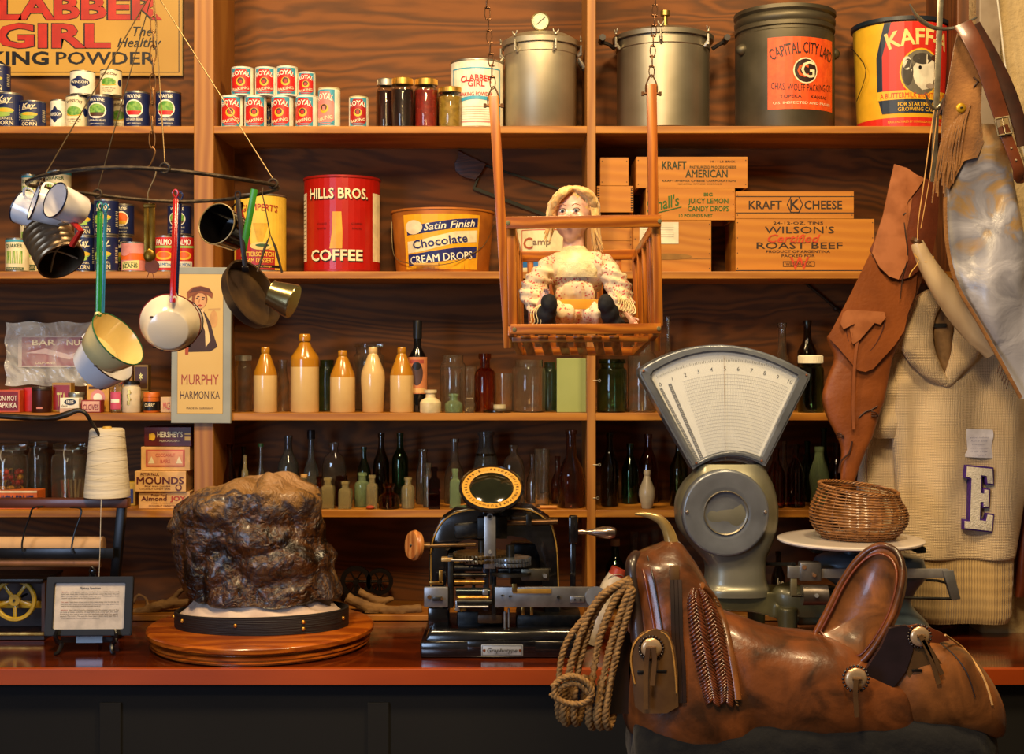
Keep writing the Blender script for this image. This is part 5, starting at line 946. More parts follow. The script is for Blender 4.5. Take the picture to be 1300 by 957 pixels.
ml=N(nt,'ShaderNodeMath',operation='MULTIPLY');L_(r1_.outputs[0],ml.inputs[0]);L_(r2_.outputs[0],ml.inputs[1]);mx=N(nt,'ShaderNodeMix',data_type='RGBA');L_(ml.outputs[0],mx.inputs[0]);mx.inputs[6].default_value=lin('dcc49c');mx.inputs[7].default_value=lin('c0504c');L_(mx.outputs[2],b.inputs['Base Color']);b.inputs['Roughness'].default_value=.85
CLO=M('ead8a8',.9,c2='dcc890',scale=30,bump=.3,bscale=400)
bm=B();ellip(bm,D(731,352,yd+.01),(33*sd,.045,38*sd));ellip(bm,D(735,398,yd),(36*sd,.06,24*sd));ellip(bm,D(712,398,yd-.05),(19*sd,.05,16*sd));ellip(bm,D(757,398,yd-.05),(19*sd,.05,16*sd));tube(bm,[D(700,342),D(764,340)],.034,16)
ellip(bm,D(730,372,yd-.035),(26*sd,.02,14*sd))
bm=remesh(bm,.004,6)
rough_up(bm,.005,26,3,3,fn=lambda q_:.0028*math.sin(q_.x*260+q_.z*40)*(1 if q_.z<D(0,362).z else 0));O('dress',bm,fm,t,60,world=True)
def sleeve(pts,rr_,seed):
    bm=B();pp=smooth([D(*p_) for p_ in pts],3)
    for i,p_ in enumerate(pp):
        f=i/(len(pp)-1)*(len(rr_)-1);j=min(int(f),len(rr_)-2);ellip(bm,p_,(V((1,1,1))*((rr_[j]*(1-f+j)+rr_[j+1]*(f-j))*sd)),seg=14)
    bm=remesh(bm,.004,3);rough_up(bm,.007,34,3,seed,fn=lambda q_:.0022*math.sin(q_.z*330+q_.x*90));O('sleeve',bm,fm,t,60,world=True)
sleeve([(698,340),(686,352,yd-.02),(676,372,yd-.045),(683,388,yd-.07)],[15,16,17,13],1);sleeve([(766,338),(780,354,yd-.02),(788,376,yd-.04),(795,396,yd-.06)],[15,16,16,11],9)
# hem ruffles of the sleeves
def hand(wp,d,name):
    """small porcelain hand: palm and five bent fingers"""
    d=V(d).normalized();s_=d.cross(V((0,-1,0))).normalized();nn=d.cross(s_);bm=B();ellip(bm,wp+d*.008,(.0075,.0055,.010));tube(bm,[wp-d*.02,wp+d*.004],[.0075,.006],10)
    bm=remesh(bm,.0015,2)
    for i in range(4):
        o=wp+d*.012+s_*(-.0052+.0035*i);l=[.012,.0145,.0135,.0105][i];tube(bm,[o,o+d*l*.5-nn*.001,o+d*l*.85-nn*.004,o+d*l-nn*.0075],[.0019,.0018,.0015,.001],8,sub=3)
    o=wp+d*.004-s_*.006;tube(bm,[o,o+d*.006-s_*.005,o+d*.011-s_*.006-nn*.002],[.0022,.002,.0012],8,sub=3);O(name,bm,SK,t,60,world=True)
hand(D(689,379,yd-.095),(.35,-.3,.7),'hand');hand(D(800,404,yd-.075),(.5,-.4,-.75),'hand')
bm=B()
def strip(pts,w):
    pass
bm=B();ellip(bm,D(731,345,yd-.0),(34*sd,.045,30*sd));ellip(bm,D(731,332,yd),(38*sd,.036,14*sd));tube(bm,[D(729,322),D(729,313)],[.027,.0235],16);bm=remesh(bm,.0035,4)
bmesh.ops.bisect_plane(bm,geom=bm.verts[:]+bm.edges[:]+bm.faces[:],plane_co=D(731,353),plane_no=(0,0,1),clear_inner=True);rough_up(bm,.0015,90,2,fn=lambda q_:.0012);O('bib',bm,CLO,t,60,world=True,label='cream knitted bib')
bm=B();zb_=D(0,388).z;lathe(bm,[(.066,zb_-.0105),(.068,zb_-.01),(.068,zb_),(.066,zb_+.0105),(.065,zb_+.010)],40,Matrix.Translation((D(735,0).x,yd-.008,0)),ey=1.08);O('ribbon_belt',bm,M('d89c28',.3,c2='c88818',scale=6,sheen=.5),t,60,world=True,label='shiny yellow ribbon')
for a,b_,s2 in((697,692,1),(769,779,2)):
    bm=B();ellip(bm,D(a,386,yd-.12),(10.5*sd,.018,13*sd));ellip(bm,D((a+b_)/2,398,yd-.11),(12*sd,.02,14*sd));ellip(bm,D(b_,410,yd-.1),(14*sd,.022,9*sd));tube(bm,[D(b_,408,yd-.1),D(b_ if s2==2 else b_+8,408,yd-.02)],.018,12);bm=remesh(bm,.003,4);rough_up(bm,.002,60,3,s2);O('stocking',bm,M('08070a',.8),t,60,world=True,label='black stocking foot')
bm=B()
for i in range(4):
    tube(bm,[D(690+i,382,yd-.1),D(684-i*3,395,yd-.115),D(687-i*4,408,yd-.12),D(682-i*3,415-i*2,yd-.115)],.0009,5,sub=4)
for i in range(8):
    x=778+i*3;tube(bm,[D(x,368+i,yd-.06),D(x+8,380+i*2,yd-.085),D(x+4,392+i,yd-.09)],.0011,5,sub=4)
O('loose_threads',bm,CLO,t,60,world=True)
# ================= counter objects
K=lambda py:FP*(ZC-ZT)/(py-CY)-CD   # depth at which the counter top meets image row py
# ---- turned wooden plinth, strap and rock
yr=-.275;R0=.338;cx=W(332,0,yr).x
t=T('display_plinth','round two-tiered orange-brown wooden plinth under the big rock','plinth',(cx,yr,ZT+.0005))
DWD=wood('8c3e0c','bc6216','a04e10','x',1.6,.28,0,.8,coat=.5)
bm=B();lathe(bm,[(0,0),(R0*.94,0),(R0*.96,.003),(R0*.96,.008),(R0*.985,.0095),(R0*.985,.013),(R0*.97,.0145),(R0*.97,.018),(R0*.99,.0195),(R0*.99,.025),(R0*.97,.028),(R0*.9,.028),(0,.028)],96);O('lower_disc',bm,DWD,t)
bm=B();lathe(bm,[(0,.0285),(R0*.94,.0285),(R0*.94,.036),(R0*1.0,.0365),(R0*1.015,.04),(R0*1.02,.052),(R0*1.01,.057),(R0*.99,.059),(0,.059)],96);O('upper_disc',bm,DWD,t)
zp=ZT+.0600;ks=S(yr)
a_,b_=109*ks,.165
t=T('leather_strap','black woven belt with brass rivets wrapped round the foot of the rock','belt',(cx+2*ks,yr-.02,zp));bm=B()
pr=[];n=72
def el(a,k=1.):return V((a_*k*math.cos(a),b_*k*math.sin(a),0))
rings=[[bm.verts.new(el(2*PI*i/n,k_)+V((0,0,z+.006*math.sin(2*PI*i/n+2)*(0 if z<.01 else 1)))) for i in range(n)] for k_,z in((1,0),(1.004,.002),(1.006,.05),(.99,.052),(.98,.05),(.98,.002))]
for r in range(6):
    A=rings[r];Bq=rings[(r+1)%6]
    for i in range(n):j=(i+1)%n;bm.faces.new([A[i],A[j],Bq[j],Bq[i]])
bl=M('1c1410',.6,c2='0e0a08',scale=300,st=(.02,.02,1),bump=.5,lo=.3,hi=.7);O('strap',bm,bl,t)
for a,z in((-2.55,.03),(-1.75,.03),(-.98,.036),(-.98,.016),(-.3,.03),(-2.95,.03)):
    bm=B();p=el(a,1.01)+V((0,0,z));ellip(bm,p,(.006,.005,.006));O('rivet',bm,M('c89038',.3,.8),t)
bm=B();pts=[]
for j in range(10):
    ring=[]
    for i in range(90):
        a=2*PI*i/90;k_=.968-.035*j-.0*math.sin(a*3);z=.050+.0075*j+.005*math.sin(a*11+j)*(.3+j*.2)+.004*math.sin(a*5);ring.append(bm.verts.new(V((cx+2*ks,yr-.02,zp-.02))+el(a,k_)+V((0,0,z))))
    pts.append(ring)
for A,Bq in zip(pts,pts[1:]):
    for i in range(90):j=(i+1)%90;bm.faces.new([A[i],A[j],Bq[j],Bq[i]])
bm.faces.new(pts[-1]);bm.faces.new(pts[0]);solo('white_cloth',bm,M('dcc4b0',.85,c2='ccb09c',scale=12,bump=.2,sheen=.2),'pinkish white cloth tucked between the rock and the black strap','cloth',sm=80)
rk=[(597,338,348),(600,322,360),(605,305,372),(611,288,384),(618,268,398),(626,248,408),(634,228,410),(642,216,410),(656,214,410),(668,214,414),(682,222,415),(696,226,424),(706,227,430),(722,227,428),(738,228,432),(750,229,436),(758,234,436),(763,246,430)]
bm=B();rows(bm,[(a,b,c,.05 if a<600 else min(.155,.06+.0045*(a-596)),.0) for a,b,c in rk],yr-.01,.15,seg=110,sub=6,ex=2.3)
bmesh.ops.triangulate(bm,faces=[f for f in bm.faces if len(f.verts)>4])
bm=remesh(bm,.0055,2);bm.normal_update()
for v in bm.verts:
    p=v.co*7;rid=1-abs(noise.noise(p*1.1+V((3,1,2))))*2;q=noise.fractal(v.co*26,1,2,3);big=noise.noise(v.co*8+V((9,3,1)));f1=noise.voronoi(v.co*5.5+V((4,0,0)))[0];cr_=min(1,(f1[1]-f1[0])*2.2);v.co+=v.normal*(-.014*max(0,rid-.45)*1.6+.020*big+.004*q+.020*(cr_-.6))*(1 if v.co.y<yr-.0 else .5)
    if v.co.z<zp+.002:v.co.z=zp+.002
rm,nt,b=nodes('rock_surface');L_=nt.links.new;cc=coords(nt)
n1_=N(nt,'ShaderNodeTexNoise');n1_.inputs['Scale'].default_value=7;n1_.inputs['Detail'].default_value=7;n1_.inputs['Roughness'].default_value=.65;n1_.inputs['Distortion'].default_value=1.;L_(cc,n1_.inputs['Vector'])
sx=N(nt,'ShaderNodeSeparateXYZ');L_(cc,sx.inputs[0]);mp=N(nt,'ShaderNodeMapRange');mp.inputs[1].default_value=.27;mp.inputs[2].default_value=.42;L_(sx.outputs['Z'],mp.inputs[0])
ad=N(nt,'ShaderNodeMath',operation='MULTIPLY_ADD');L_(mp.outputs[0],ad.inputs[0]);ad.inputs[1].default_value=.42;L_(n1_.outputs[0],ad.inputs[2])
r=N(nt,'ShaderNodeValToRGB');e=r.color_ramp.elements;e[0].position=.36;e[0].color=lin('0c0807');e[1].position=.92;e[1].color=lin('a8805a')
for ps,cl in((.44,'24140a'),(.49,'54300f'),(.53,'1c1a22'),(.58,'5c3c1c'),(.64,'343038'),(.72,'86602f')):
    q=e.new(ps);q.color=lin(cl)
L_(ad.outputs[0],r.inputs[0]);L_(r.outputs[0],b.inputs['Base Color']);b.inputs['Coat Weight'].default_value=.35;b.inputs['Coat Roughness'].default_value=.2
rr=N(nt,'ShaderNodeMapRange');rr.inputs[3].default_value=.22;rr.inputs[4].default_value=.6;L_(ad.outputs[0],rr.inputs[0]);rr.inputs[1].default_value=.35;rr.inputs[2].default_value=.9;L_(rr.outputs[0],b.inputs['Roughness'])
n2_=N(nt,'ShaderNodeTexNoise');n2_.inputs['Scale'].default_value=38;n2_.inputs['Detail'].default_value=6;n2_.inputs['Distortion'].default_value=1.2;L_(cc,n2_.inputs['Vector']);bp=N(nt,'ShaderNodeBump');bp.inputs['Strength'].default_value=.75;bp.inputs['Distance'].default_value=.02;L_(n2_.outputs[0],bp.inputs['Height']);L_(bp.outputs[0],b.inputs['Normal'])
solo('mineral_rock',bm,rm,'large rugged brown and grey mineral rock with a tan top on the round plinth','rock',sm=75)
# ---- embossing machine (Graphotype)
yg=-.34;kg=S(yg);gx=W(637,0,yg).x
t=T('embossing_machine','black cast-iron metal plate embossing machine with arched frame and wooden crank knob','machine',(gx,yg,ZT+.0005))
BK=M('0b0b0d',.16,c2='16161a',scale=40,coat=.7,lo=.3,hi=.7);BKM=M('141416',.4,.5,c2='26241f',scale=50);STL=M('a8a8a8',.34,.8,c2='848280',scale=18,lo=.3,hi=.7,bump=.05);STD=M('4a4844',.35,.85,c2='2a2620',scale=30);BRS=M('b8904a',.3,.85,c2='8a6228',scale=30)
G=lambda px,py,y=yg:W(px,py,y)
def g2(px,py,y=yg):p=W(px,py,y);return(p.x,p.z)
yfb=-.49
def gb(n,px0,py0,px1,py1,y0,dp,m,bev=.002,par=None,lb=None):
    a=W(px0,py1,y0);b=W(px1,py0,y0);bm=B();box(bm,((a.x+b.x)/2,y0+dp/2,(a.z+b.z)/2),(b.x-a.x,dp,b.z-a.z),bev=bev);return O(n,bm,m,par or t,world=True,label=lb)
def cyl(bm,a,b,r,seg=20):tube(bm,[a,b],r,seg)
# base with sloping upper deck
a=W(533,836,yfb);b=W(740,836,yfb);bm=B();cxx=(a.x+b.x)/2;wx=b.x-a.x;z0=ZT+.001
box(bm,(cxx,yfb+.16,z0+.024),(wx,.32,.047),bev=.009);box(bm,(cxx,yfb+.165,z0+.062),(wx*.95,.29,.032),bev=.008,taper=.93);box(bm,(cxx,yfb+.003,z0+.034),(wx*.42,.01,.034),bev=.004);O('base',bm,BK,t,world=True)
gb('nameplate',611,818.5,664,832.5,yfb-.0045,.002,M('a8acb0',.4,.3,var=.04),.0008)
L=Lab();w_=53*S(yfb);h_=14*S(yfb);L.frame(-w_*.48,-h_*.45,w_*.48,h_*.45,h_*.03,BLK,1);L.text('Graphotype',0,-h_*.16,h_*.36,BLK,2,w=w_*.72,shear=.25,bold=.01);L.text('MANUFACTURED BY',0,-h_*.36,h_*.09,BLK,2,w=w_*.4)
for s in(-1,1):L.ell(s*w_*.43,0,h_*.12,h_*.12,M('a0582c',.3,.8),2)
L.build('plate_lettering',t,None,Matrix.Translation(W(637.5,825.5,yfb-.0045)),world=True)
# arched frame: inverted U
def arch(out,inn,y0,y1,m,n,par=None,pin=True):
    bm=B();pts=[g2(x,y,y0) for x,y in out+inn[::-1]];prism(bm,pts,y0,y1,.003);O(n,bm,m,t,world=True)
out=[(544,800),(545,700),(549,680),(560,660),(578,648),(610,643),(640,642),(675,645),(698,660),(706,680),(709,700),(712,800)]
inn=[(562,800),(566,735),(566,700),(575,690),(590,684),(625,680),(650,680),(668,682),(680,690),(686,705),(688,740),(694,800)]
arch(out,inn,-.36,-.24,BK,'arched_frame')
bm=B();tube(bm,[W(x+(1.5 if x<640 else -1.5),y+3,-.364) for x,y in out[1:-1]],.0022,6,sub=4);tube(bm,[W(547,745,-.364),W(547,704,-.364)],.0022,6);tube(bm,[W(707.5,700,-.364),W(709,745,-.364)],.0022,6);O('gold_pinstripe',bm,M('b88c3c',.4,.4),t,world=True,label='gold painted stripe')
bm=B();cyl(bm,W(575,672,-.33),W(615,678,-.33),.022,14);box(bm,W(598,672,-.37),(.1,.04,.045),Matrix.Rotation(-.12,3,'Y'),bev=.008);O('left_casting',bm,BKM,t,world=True)
gb('upper_block',606,657,644,684,-.40,.1,BKM,.003);gb('upper_block',648,655,676,662,-.37,.06,M('3a2c1c',.4,.6),.003);gb('upper_block',668,652,675,668,-.41,.05,STD,.002)
bm=B();cyl(bm,W(640,664,-.38),W(708,662,-.38),.009);O('top_shaft',bm,M('5a4028',.35,.8),t,world=True)
# dial on top
c=W(624,620,-.42);R=40*S(-.42);nrm=V((.03,-.62,.78));mt=orient(nrm,c);bm=B();lathe(bm,[(0,-.016),(R*.9,-.016),(R*1.0,-.01),(R*1.03,0),(R*1.03,.004),(R*.97,.008),(R*.95,.003),(0,.003)],56,mt);d_=O('index_dial',bm,BK,t,world=True)
bm=B();lathe(bm,[(R*.70,.0035),(R*.72,.0045),(R*.93,.0045),(R*.94,.0035)],56,mt);O('dial_ring',bm,M('d8a040',.45,c2='c89030',scale=12),d_,world=True,label='yellow ring of letters');bm=B();lathe(bm,[(0,.012),(R*.3,.0115),(R*.6,.008),(R*.7,.0036)],48,mt);O('dial_glass',bm,M('181c10',.08,coat=1),d_,world=True)
L=Lab();s__='ABCDEFGHIJKLMNOPQRSTUVWXYZ1234567890-&.,'
for i,ch in enumerate(s__):
    a=2*PI*i/len(s__);L.text(ch,R*.78*math.sin(a)*1.0,R*.78*math.cos(a),R*.085,BLK,1,bold=.02,ang=-a)
q=mt.copy();up=(mt.to_3x3().inverted()@V((0,0,1)));ang=math.atan2(up.y,up.x)-PI/2
L.build('dial_letters',d_,None,mt@Matrix.Rotation(ang,4,'Z')@Matrix.Translation((0,0,.005))@Matrix.Rotation(-PI/2,4,'X'),world=True,base=.0003)
bm=B();tube(bm,[c-V(nrm).normalized()*.014,W(624,650,-.36)],[.02,.026],16);O('dial_stem',bm,BK,t,world=True)
# upright lever
bm=B();a=W(622,655,-.47);b=W(622,722,-.47);beam(bm,a,b,15*S(-.47),.008,V((1,0,0)),bev=.003);cyl(bm,a+V((0,-.008,0)),a+V((0,.02,0)),.0085);cyl(bm,W(622,701,-.478),W(622,701,-.46),.005);O('lever',bm,STL,t,world=True);bm=B();cyl(bm,a+V((0,-.0095,0)),a+V((0,-.004,0)),.005);box(bm,a+V((0,-.0098,0)),(.008,.0008,.0014),Matrix.Rotation(.6,3,'Y'));O('screw',bm,STD,t,world=True)
# type wheels
for x,y,rw,yw,n_ in((612,703,36,-.40,44),(648,709,26,-.44,36)):
    c=W(x,y,yw);R=rw*S(yw)
    for dz in(0,-.013):
        bm=B();lathe(bm,[(0,-.005),(R*.92,-.005),(R*.94,0),(R*.92,.005),(0,.005)],40,Matrix.Translation(c+V((0,0,dz))))
        for i in range(n_):
            a=2*PI*i/n_;box(bm,c+V((R*.97*math.cos(a),R*.97*math.sin(a),dz)),(R*.09,R*.05,.009),Matrix.Rotation(a,3,'Z'))
        O('type_wheel',bm,M('8a7450',.3,.8,c2='5c4a30',scale=30) if rw>30 else M('9aa2ac',.25,.8,c2='70747c',scale=30),t,world=True)
    bm=B();cyl(bm,c+V((0,0,-.04)),c+V((0,0,.04)),.012);O('wheel_spindle',bm,BKM,t,world=True)
bm=B();lathe(bm,[(0,-.004),(.062,-.004),(.062,.004),(0,.004)],36,Matrix.Translation(W(648,727,-.44)));O('lower_disc',bm,STD,t,world=True)
# crank knob at left
bm=B();cyl(bm,W(540,693,-.4),W(604,691,-.4),.0062);cyl(bm,W(537,693,-.4),W(546,693,-.4),.011);O('knob_shaft',bm,M('6a5030',.35,.7),t,world=True)
bm=B();c=W(526,692,-.4);mt=orient((-1,-.62,.12),c);R=19*kg;lathe(bm,[(0,-.009),(R*.3,-.01),(R*.6,-.013),(R*.9,-.011),(R,0),(R*.9,.011),(R*.6,.013),(R*.2,.010),(0,.009)],32,mt);O('knob',bm,wood('a8602c','d08c4c',None,'z',3,.3,0,.5,coat=.4),t,world=True,label='turned wooden knob');bm=B();cyl(bm,c+V((-.014,-.004,0)),c+V((.012,0,0)),.004);O('knob_bolt',bm,STD,t,world=True)
# right crank
gb('crank_arm',722,655,734,690,-.38,.03,BK,.006);gb('crank_arm',724,690,731,748,-.37,.014,BK,.004)
bm=B();A=W(734,675,-.375);Z=W(783,676,-.375);L0=(Z-A).length;pr=[(0,0),(.008,0),(.008,L0*.12),(.006,L0*.2),(.011,L0*.4),(.018,L0*.65),(.0195,L0*.8),(.015,L0*.95),(.008,L0*.99),(0,L0)];lathe(bm,pr,24,orient(Z-A,A));O('crank_handle',bm,M('c8b4ac',.22,.95,c2='a89890',scale=8),t,world=True,label='polished metal handle')
# plate carriage
gb('carriage_bar',628,745,757,771,-.46,.01,STL,.002);bm=B();cyl(bm,W(757,758,-.468),W(757,758,-.448),13.5*S(-.46),36);O('end_disc',bm,STL,t,world=True);bm=B();cyl(bm,W(757,758,-.476),W(757,758,-.46),.0055);O('end_screw',bm,M('a0683c',.3,.8),t,world=True)
gb('brass_scale',651,747.5,700,753.5,-.463,.003,M('d0a04a',.35,.6),.0004);gb('brass_scale',650,741,656,752,-.466,.006,M('a88848',.3,.8),.001);gb('latch',724,757,742,765,-.466,.007,STL,.002)
bm=B()
for x,y in((709,758),(730,761),(737,761),(637,756),(647,757)):cyl(bm,W(x,y,-.4685),W(x,y,-.458),.003 if x!=709 else .005,12)
O('carriage_screws',bm,STD,t,world=True)
gb('feed_plate',662,722,697,737,-.455,.012,M('6a6454',.3,.85),.002);gb('feed_plate',632,722,699,726,-.45,.02,STD,.002);bm=B();cyl(bm,W(692,731,-.463),W(692,731,-.45),.0065,14);O('plate_screw',bm,STL,t,world=True)
gb('clamp_plate',538,745,569,771,-.465,.012,M('8c8c90',.35,.7),.004);gb('clamp_plate',549,757,561,763,-.473,.008,STD,.002)
bm=B();cyl(bm,W(545,758,-.472),W(545,758,-.46),.006,12);cyl(bm,W(561,760,-.478),W(561,760,-.46),.004,12);O('clamp_screws',bm,M('5a3c20',.4,.7),t,world=True)
for i,(x0,x1,y,r,m) in enumerate(((577,612,713,2.2,BRS),(577,612,721,4,BKM),(576,617,730,3,STD),(577,615,739,3.2,BRS),(579,622,751,5,M('2c3438',.2,.7)),(581,620,759,3.4,BRS),(580,624,764,4,BKM),(582,620,770,1.5,STL),(572,600,711,1.6,STL),(632,655,730,3,STD))):
    bm=B();cyl(bm,W(x0,y,-.45-.003*i%2),W(x1,y,-.45-.003*i%2),r*kg,14);O('roller',bm,m,t,world=True)
for x,y0,y1,w_ in((572,705,772,7),(617,715,775,7),(627,700,780,6),(624,708,742,5),(601,735,752,4)):
    gb('side_plate',x-w_/2,y0,x+w_/2,y1,-.455,.05,BKM if x!=617 else M('2a2a34',.3,.6),.002)
gb('bracket',560,708,575,713,-.46,.03,M('c8a468',.35,.6),.002);gb('bracket',557,724,562,741,-.46,.01,BRS,.002);gb('bracket',545,738,563,742,-.46,.01,BRS,.002);gb('bracket',577,772,592,776,-.46,.02,BRS,.002);gb('bracket',578,762,584,776,-.47,.02,STL,.003);gb('bracket',612,748,620,756,-.475,.02,STL,.004)
for x in(664,675):gb('bracket',x-2,770,x+2,781,-.44,.01,BRS,.001)
bm=B();cyl(bm,W(646,772,-.44),W(646,796,-.44),.0035,10);cyl(bm,W(641,776,-.44),W(641,797,-.44),.005,10);O('post',bm,STL,t,world=True)
gb('inner_casting',580,776,640,797,-.38,.12,BKM,.006);gb('inner_casting',655,780,738,797,-.4,.14,BKM,.01);gb('inner_casting',543,771,570,798,-.42,.12,BK,.006);gb('inner_casting',648,690,690,745,-.28,.08,BKM,.01);gb('inner_casting',568,695,590,745,-.30,.06,BKM,.006);gb('inner_casting',606,780,638,792,-.43,.05,M('4a3420',.45,.5),.006)
bm=B();p=W(672,795,-.42);q=W(704,806,-.44);beam(bm,W(664,803,-.455),W(704,809,-.46),.004,.008);solo('wood_splinter',bm,M('c89048',.7),'thin splinter of pale wood on the machine base','splinter')
# ---- left machine: paper cutter and case
yl=-.22
t=T('paper_cutter','black iron wrapping paper cutter with a paper roll and a wooden crossbar, at far left','paper cutter',(W(60,0,yl).x,yl,ZT+.0005))
LW=M('5a2c14',.4,c2='4a2010',scale=12,st=(.2,1,1),coat=.2);BLI=M('101012',.35,.3)
def lb_(n,px0,py0,px1,py1,y0,dp,m,bev=.002,p=None):
    a=W(px0,py1,y0);b=W(px1,py0,y0);bm=B();box(bm,((a.x+b.x)/2,y0+dp/2,(a.z+b.z)/2),(b.x-a.x,dp,b.z-a.z),bev=bev);return O(n,bm,m,p or t,world=True)
lb_('crossbar',-40,633,162,645,yl,.04,LW,.004)
bm=B();beam(bm,W(155,643,yl+.03),W(146,737,yl+.03),.028,.028,V((1,0,0)),bev=.003);beam(bm,W(146,735,yl+.03),V((W(146,0,yl).x,yl+.03,ZT+.001)),.03,.05,V((1,0,0)),bev=.003);O('side_post',bm,BLI,t,world=True)
lb_('cutter_blade',-40,696,144,709,yl-.02,.012,M('2c2c2e',.3,.7),.002)
bm=B();cyl(bm,W(-40,694,yl+.06),W(131,694,yl+.06),13*S(yl+.06),32);O('paper_roll',bm,M('c8a074',.8,c2='b88c60',scale=8,st=(.1,1,1)),t,world=True,label='tan paper roll')
bm=B();cyl(bm,W(-40,714,yl),W(128,714,yl),6*S(yl),20);O('lower_roller',bm,M('8a5a30',.5),t,world=True)
for x in(40,97):
    bm=B();tube(bm,[W(x+15,643,yl-.01),W(x+2,645,yl-.012),W(x-2,655,yl-.016),W(x-8,672,yl-.02),W(x-12,690,yl-.03),W(x-11,700,yl-.034)] if x<50 else [W(x-8,644,yl-.01),W(x+4,645,yl-.012),W(x+6,652,yl-.016),W(x-2,675,yl-.02),W(x-6,695,yl-.03),W(x-5,703,yl-.034)],.0028,8,sub=4);O('wire_loop',bm,BLI,t,world=True)
t=T('glass_case','small glass-fronted wooden case with a yellow five-spoked wheel inside','case',(W(10,0,-.2).x,-.2,ZT+.0005))
def cb(n,px0,py0,px1,py1,y0,dp,m,bev=.002):return lb_(n,px0,py0,px1,py1,y0,dp,m,bev,t)
zc_=ZT+.002;y0=-.24;xa=W(-60,0,y0).x;xb=W(56,0,y0).x;zt_=W(0,735,y0).z
bm=B();box(bm,((xa+xb)/2,y0+.08,zt_-.004),(xb-xa,.2,.009),bev=.002);box(bm,((xa+xb)/2,y0-.01,zt_-.004),(xb-xa+.004,.014,.014),bev=.002);O('lid',bm,BLI,t,world=True)
bm=B();box(bm,((xa+xb)/2,y0+.16,(zc_+zt_)/2),(xb-xa-.002,.01,zt_-zc_-.01));box(bm,(xb-.005,y0+.08,(zc_+zt_)/2),(.01,.15,zt_-zc_-.01));box(bm,((xa+xb)/2,y0+.08,zc_+.006),(xb-xa,.16,.011));O('body',bm,M('3a2010',.5),t,world=True)
cb('brass_strip',-60,803,56,807,y0-.012,.01,BRS,.001);cb('yellow_bar',-60,763,55,772,y0+.05,.01,M('c8a018',.4),.002)
c=W(19,761.5,y0+.02);R=27.5*S(y0+.02);YW=M('b8961c',.38,c2='a08014',scale=20,coat=.3);bm=B();mt=Matrix.Translation(c)@Matrix.Rotation(PI/2,4,'X')
lathe(bm,[(R*.80,-.004),(R*.8,.004),(R*.84,.007),(R*.96,.007),(R,.003),(R,-.003),(R*.96,-.007),(R*.84,-.007),(R*.8,-.004)],48,mt);lathe(bm,[(.003,-.007),(R*.26,-.007),(R*.26,.007),(.003,.007),(.003,-.007)],24,mt)
for i in range(5):a=PI/2+.63+i*2*PI/5;beam(bm,c+V((R*.2*math.cos(a),0,R*.2*math.sin(a))),c+V((R*.84*math.cos(a),0,R*.84*math.sin(a))),.011,.006,V((-math.sin(a),0,math.cos(a))),bev=.0015)
O('spoked_wheel',bm,YW,t,world=True,label='yellow wheel');bm=B();cyl(bm,c+V((0,-.01,0)),c+V((0,.1,0)),.004);O('axle',bm,STD,t,world=True)
# pipe above
bm=B();tube(bm,[W(-40,525,-.28),W(0,528,-.28),W(60,531,-.28),W(84,526,-.28),W(98,521,-.28),W(108,524,-.28),W(116,536,-.27),W(126,552,-.25),W(134,575,-.23),W(139,600,-.21),W(140,637,-.2)],[.009,.009,.009,.01,.008,.006,.0055,.005,.005,.005,.005],10,sub=3);solo('bent_rod',bm,M('4a4238',.4,.7,c2='2c2620',scale=20),'bent dark iron arm reaching from the left edge down to the crossbar','rod')
# twine cone
p=W(136,633,yl+.02);r0=28.5*S(yl+.02);r1=21.5*S(yl+.02);h=88*S(yl+.02);t=T('twine_cone','large cone of white twine standing on the wooden crossbar','twine',(p.x,yl+.02,W(0,633,yl).z+.001))
bm=B();pr=[(0,.0),(r0*.8,0),(r0,.004),(r0,.012)]
for i in range(1,30):f=i/30;pr.append((r0+(r1-r0)*f+.0006*(i%2),.012+(h-.022)*f))
lathe(bm,pr+[(r1,h-.006),(r1*.9,h),(r1*.3,h),(0,h)],40);O('wound_twine',bm,M('d8cdb8',.9,c2='c8b898',scale=40,st=(.15,.15,1.4),bump=.5,lo=.3,hi=.7),t)
bm=B()
for j in range(5):
    pts=[];z0_=h*(.12+.18*j)
    for i in range(30):a=2*PI*i/29;z=z0_+h*.07*math.sin(a+1.2+j*.4);rr_=r0+(r1-r0)*z/h;pts.append(V((rr_*math.cos(a)*1.003,rr_*math.sin(a)*1.003,z)))
    tube(bm,pts,.0009,5)
O('loose_strands',bm,M('b8a888',.9),t);bm=B();lathe(bm,[(0,h),(r1*.28,h),(r1*.24,h+.006),(0,h+.006)],20);O('cone_tip',bm,M('c8a040',.6),t)
bm=B();tube(bm,[W(129,620,yl-.048),W(128,650,yl-.05),W(127,696,yl-.05),W(125.5,735,yl-.04)],.0009,5,sub=3);O('hanging_string',bm,M('d8cdb8',.9),t,world=True)
# ---- framed notice on an easel
ye=K(828);p=W(112,0,ye);p.z=ZT+.0005;rotz=0.0
t=T('framed_notice','black-framed typed notice standing on a small black easel','framed notice',p,rot=(0,0,.03));tilt=Matrix.Rotation(-.17,4,'X');ke=S(ye)
w_=109*ke;h_=74*ke;zb=(828-807)*ke
mt=Matrix.Translation((0,0,zb))@tilt
bm=B();fo=[(-w_/2,0),(w_/2,0),(w_/2,h_),(-w_/2,h_)];fi=[(-w_/2+.023,.019),(w_/2-.023,.019),(w_/2-.023,h_-.019),(-w_/2+.023,h_-.019)];ringprism(bm,fo,fi,-.009,.009);bm.transform(mt);bmesh.ops.bevel(bm,geom=bm.edges[:],offset=.002,segments=2,affect='EDGES');O('frame',bm,M('14120f',.6),t)
bm=B();box(bm,(0,.002,h_/2),(w_-.04,.004,h_-.032));bm.transform(mt);O('sheet',bm,M('cdbfae',.6),t)
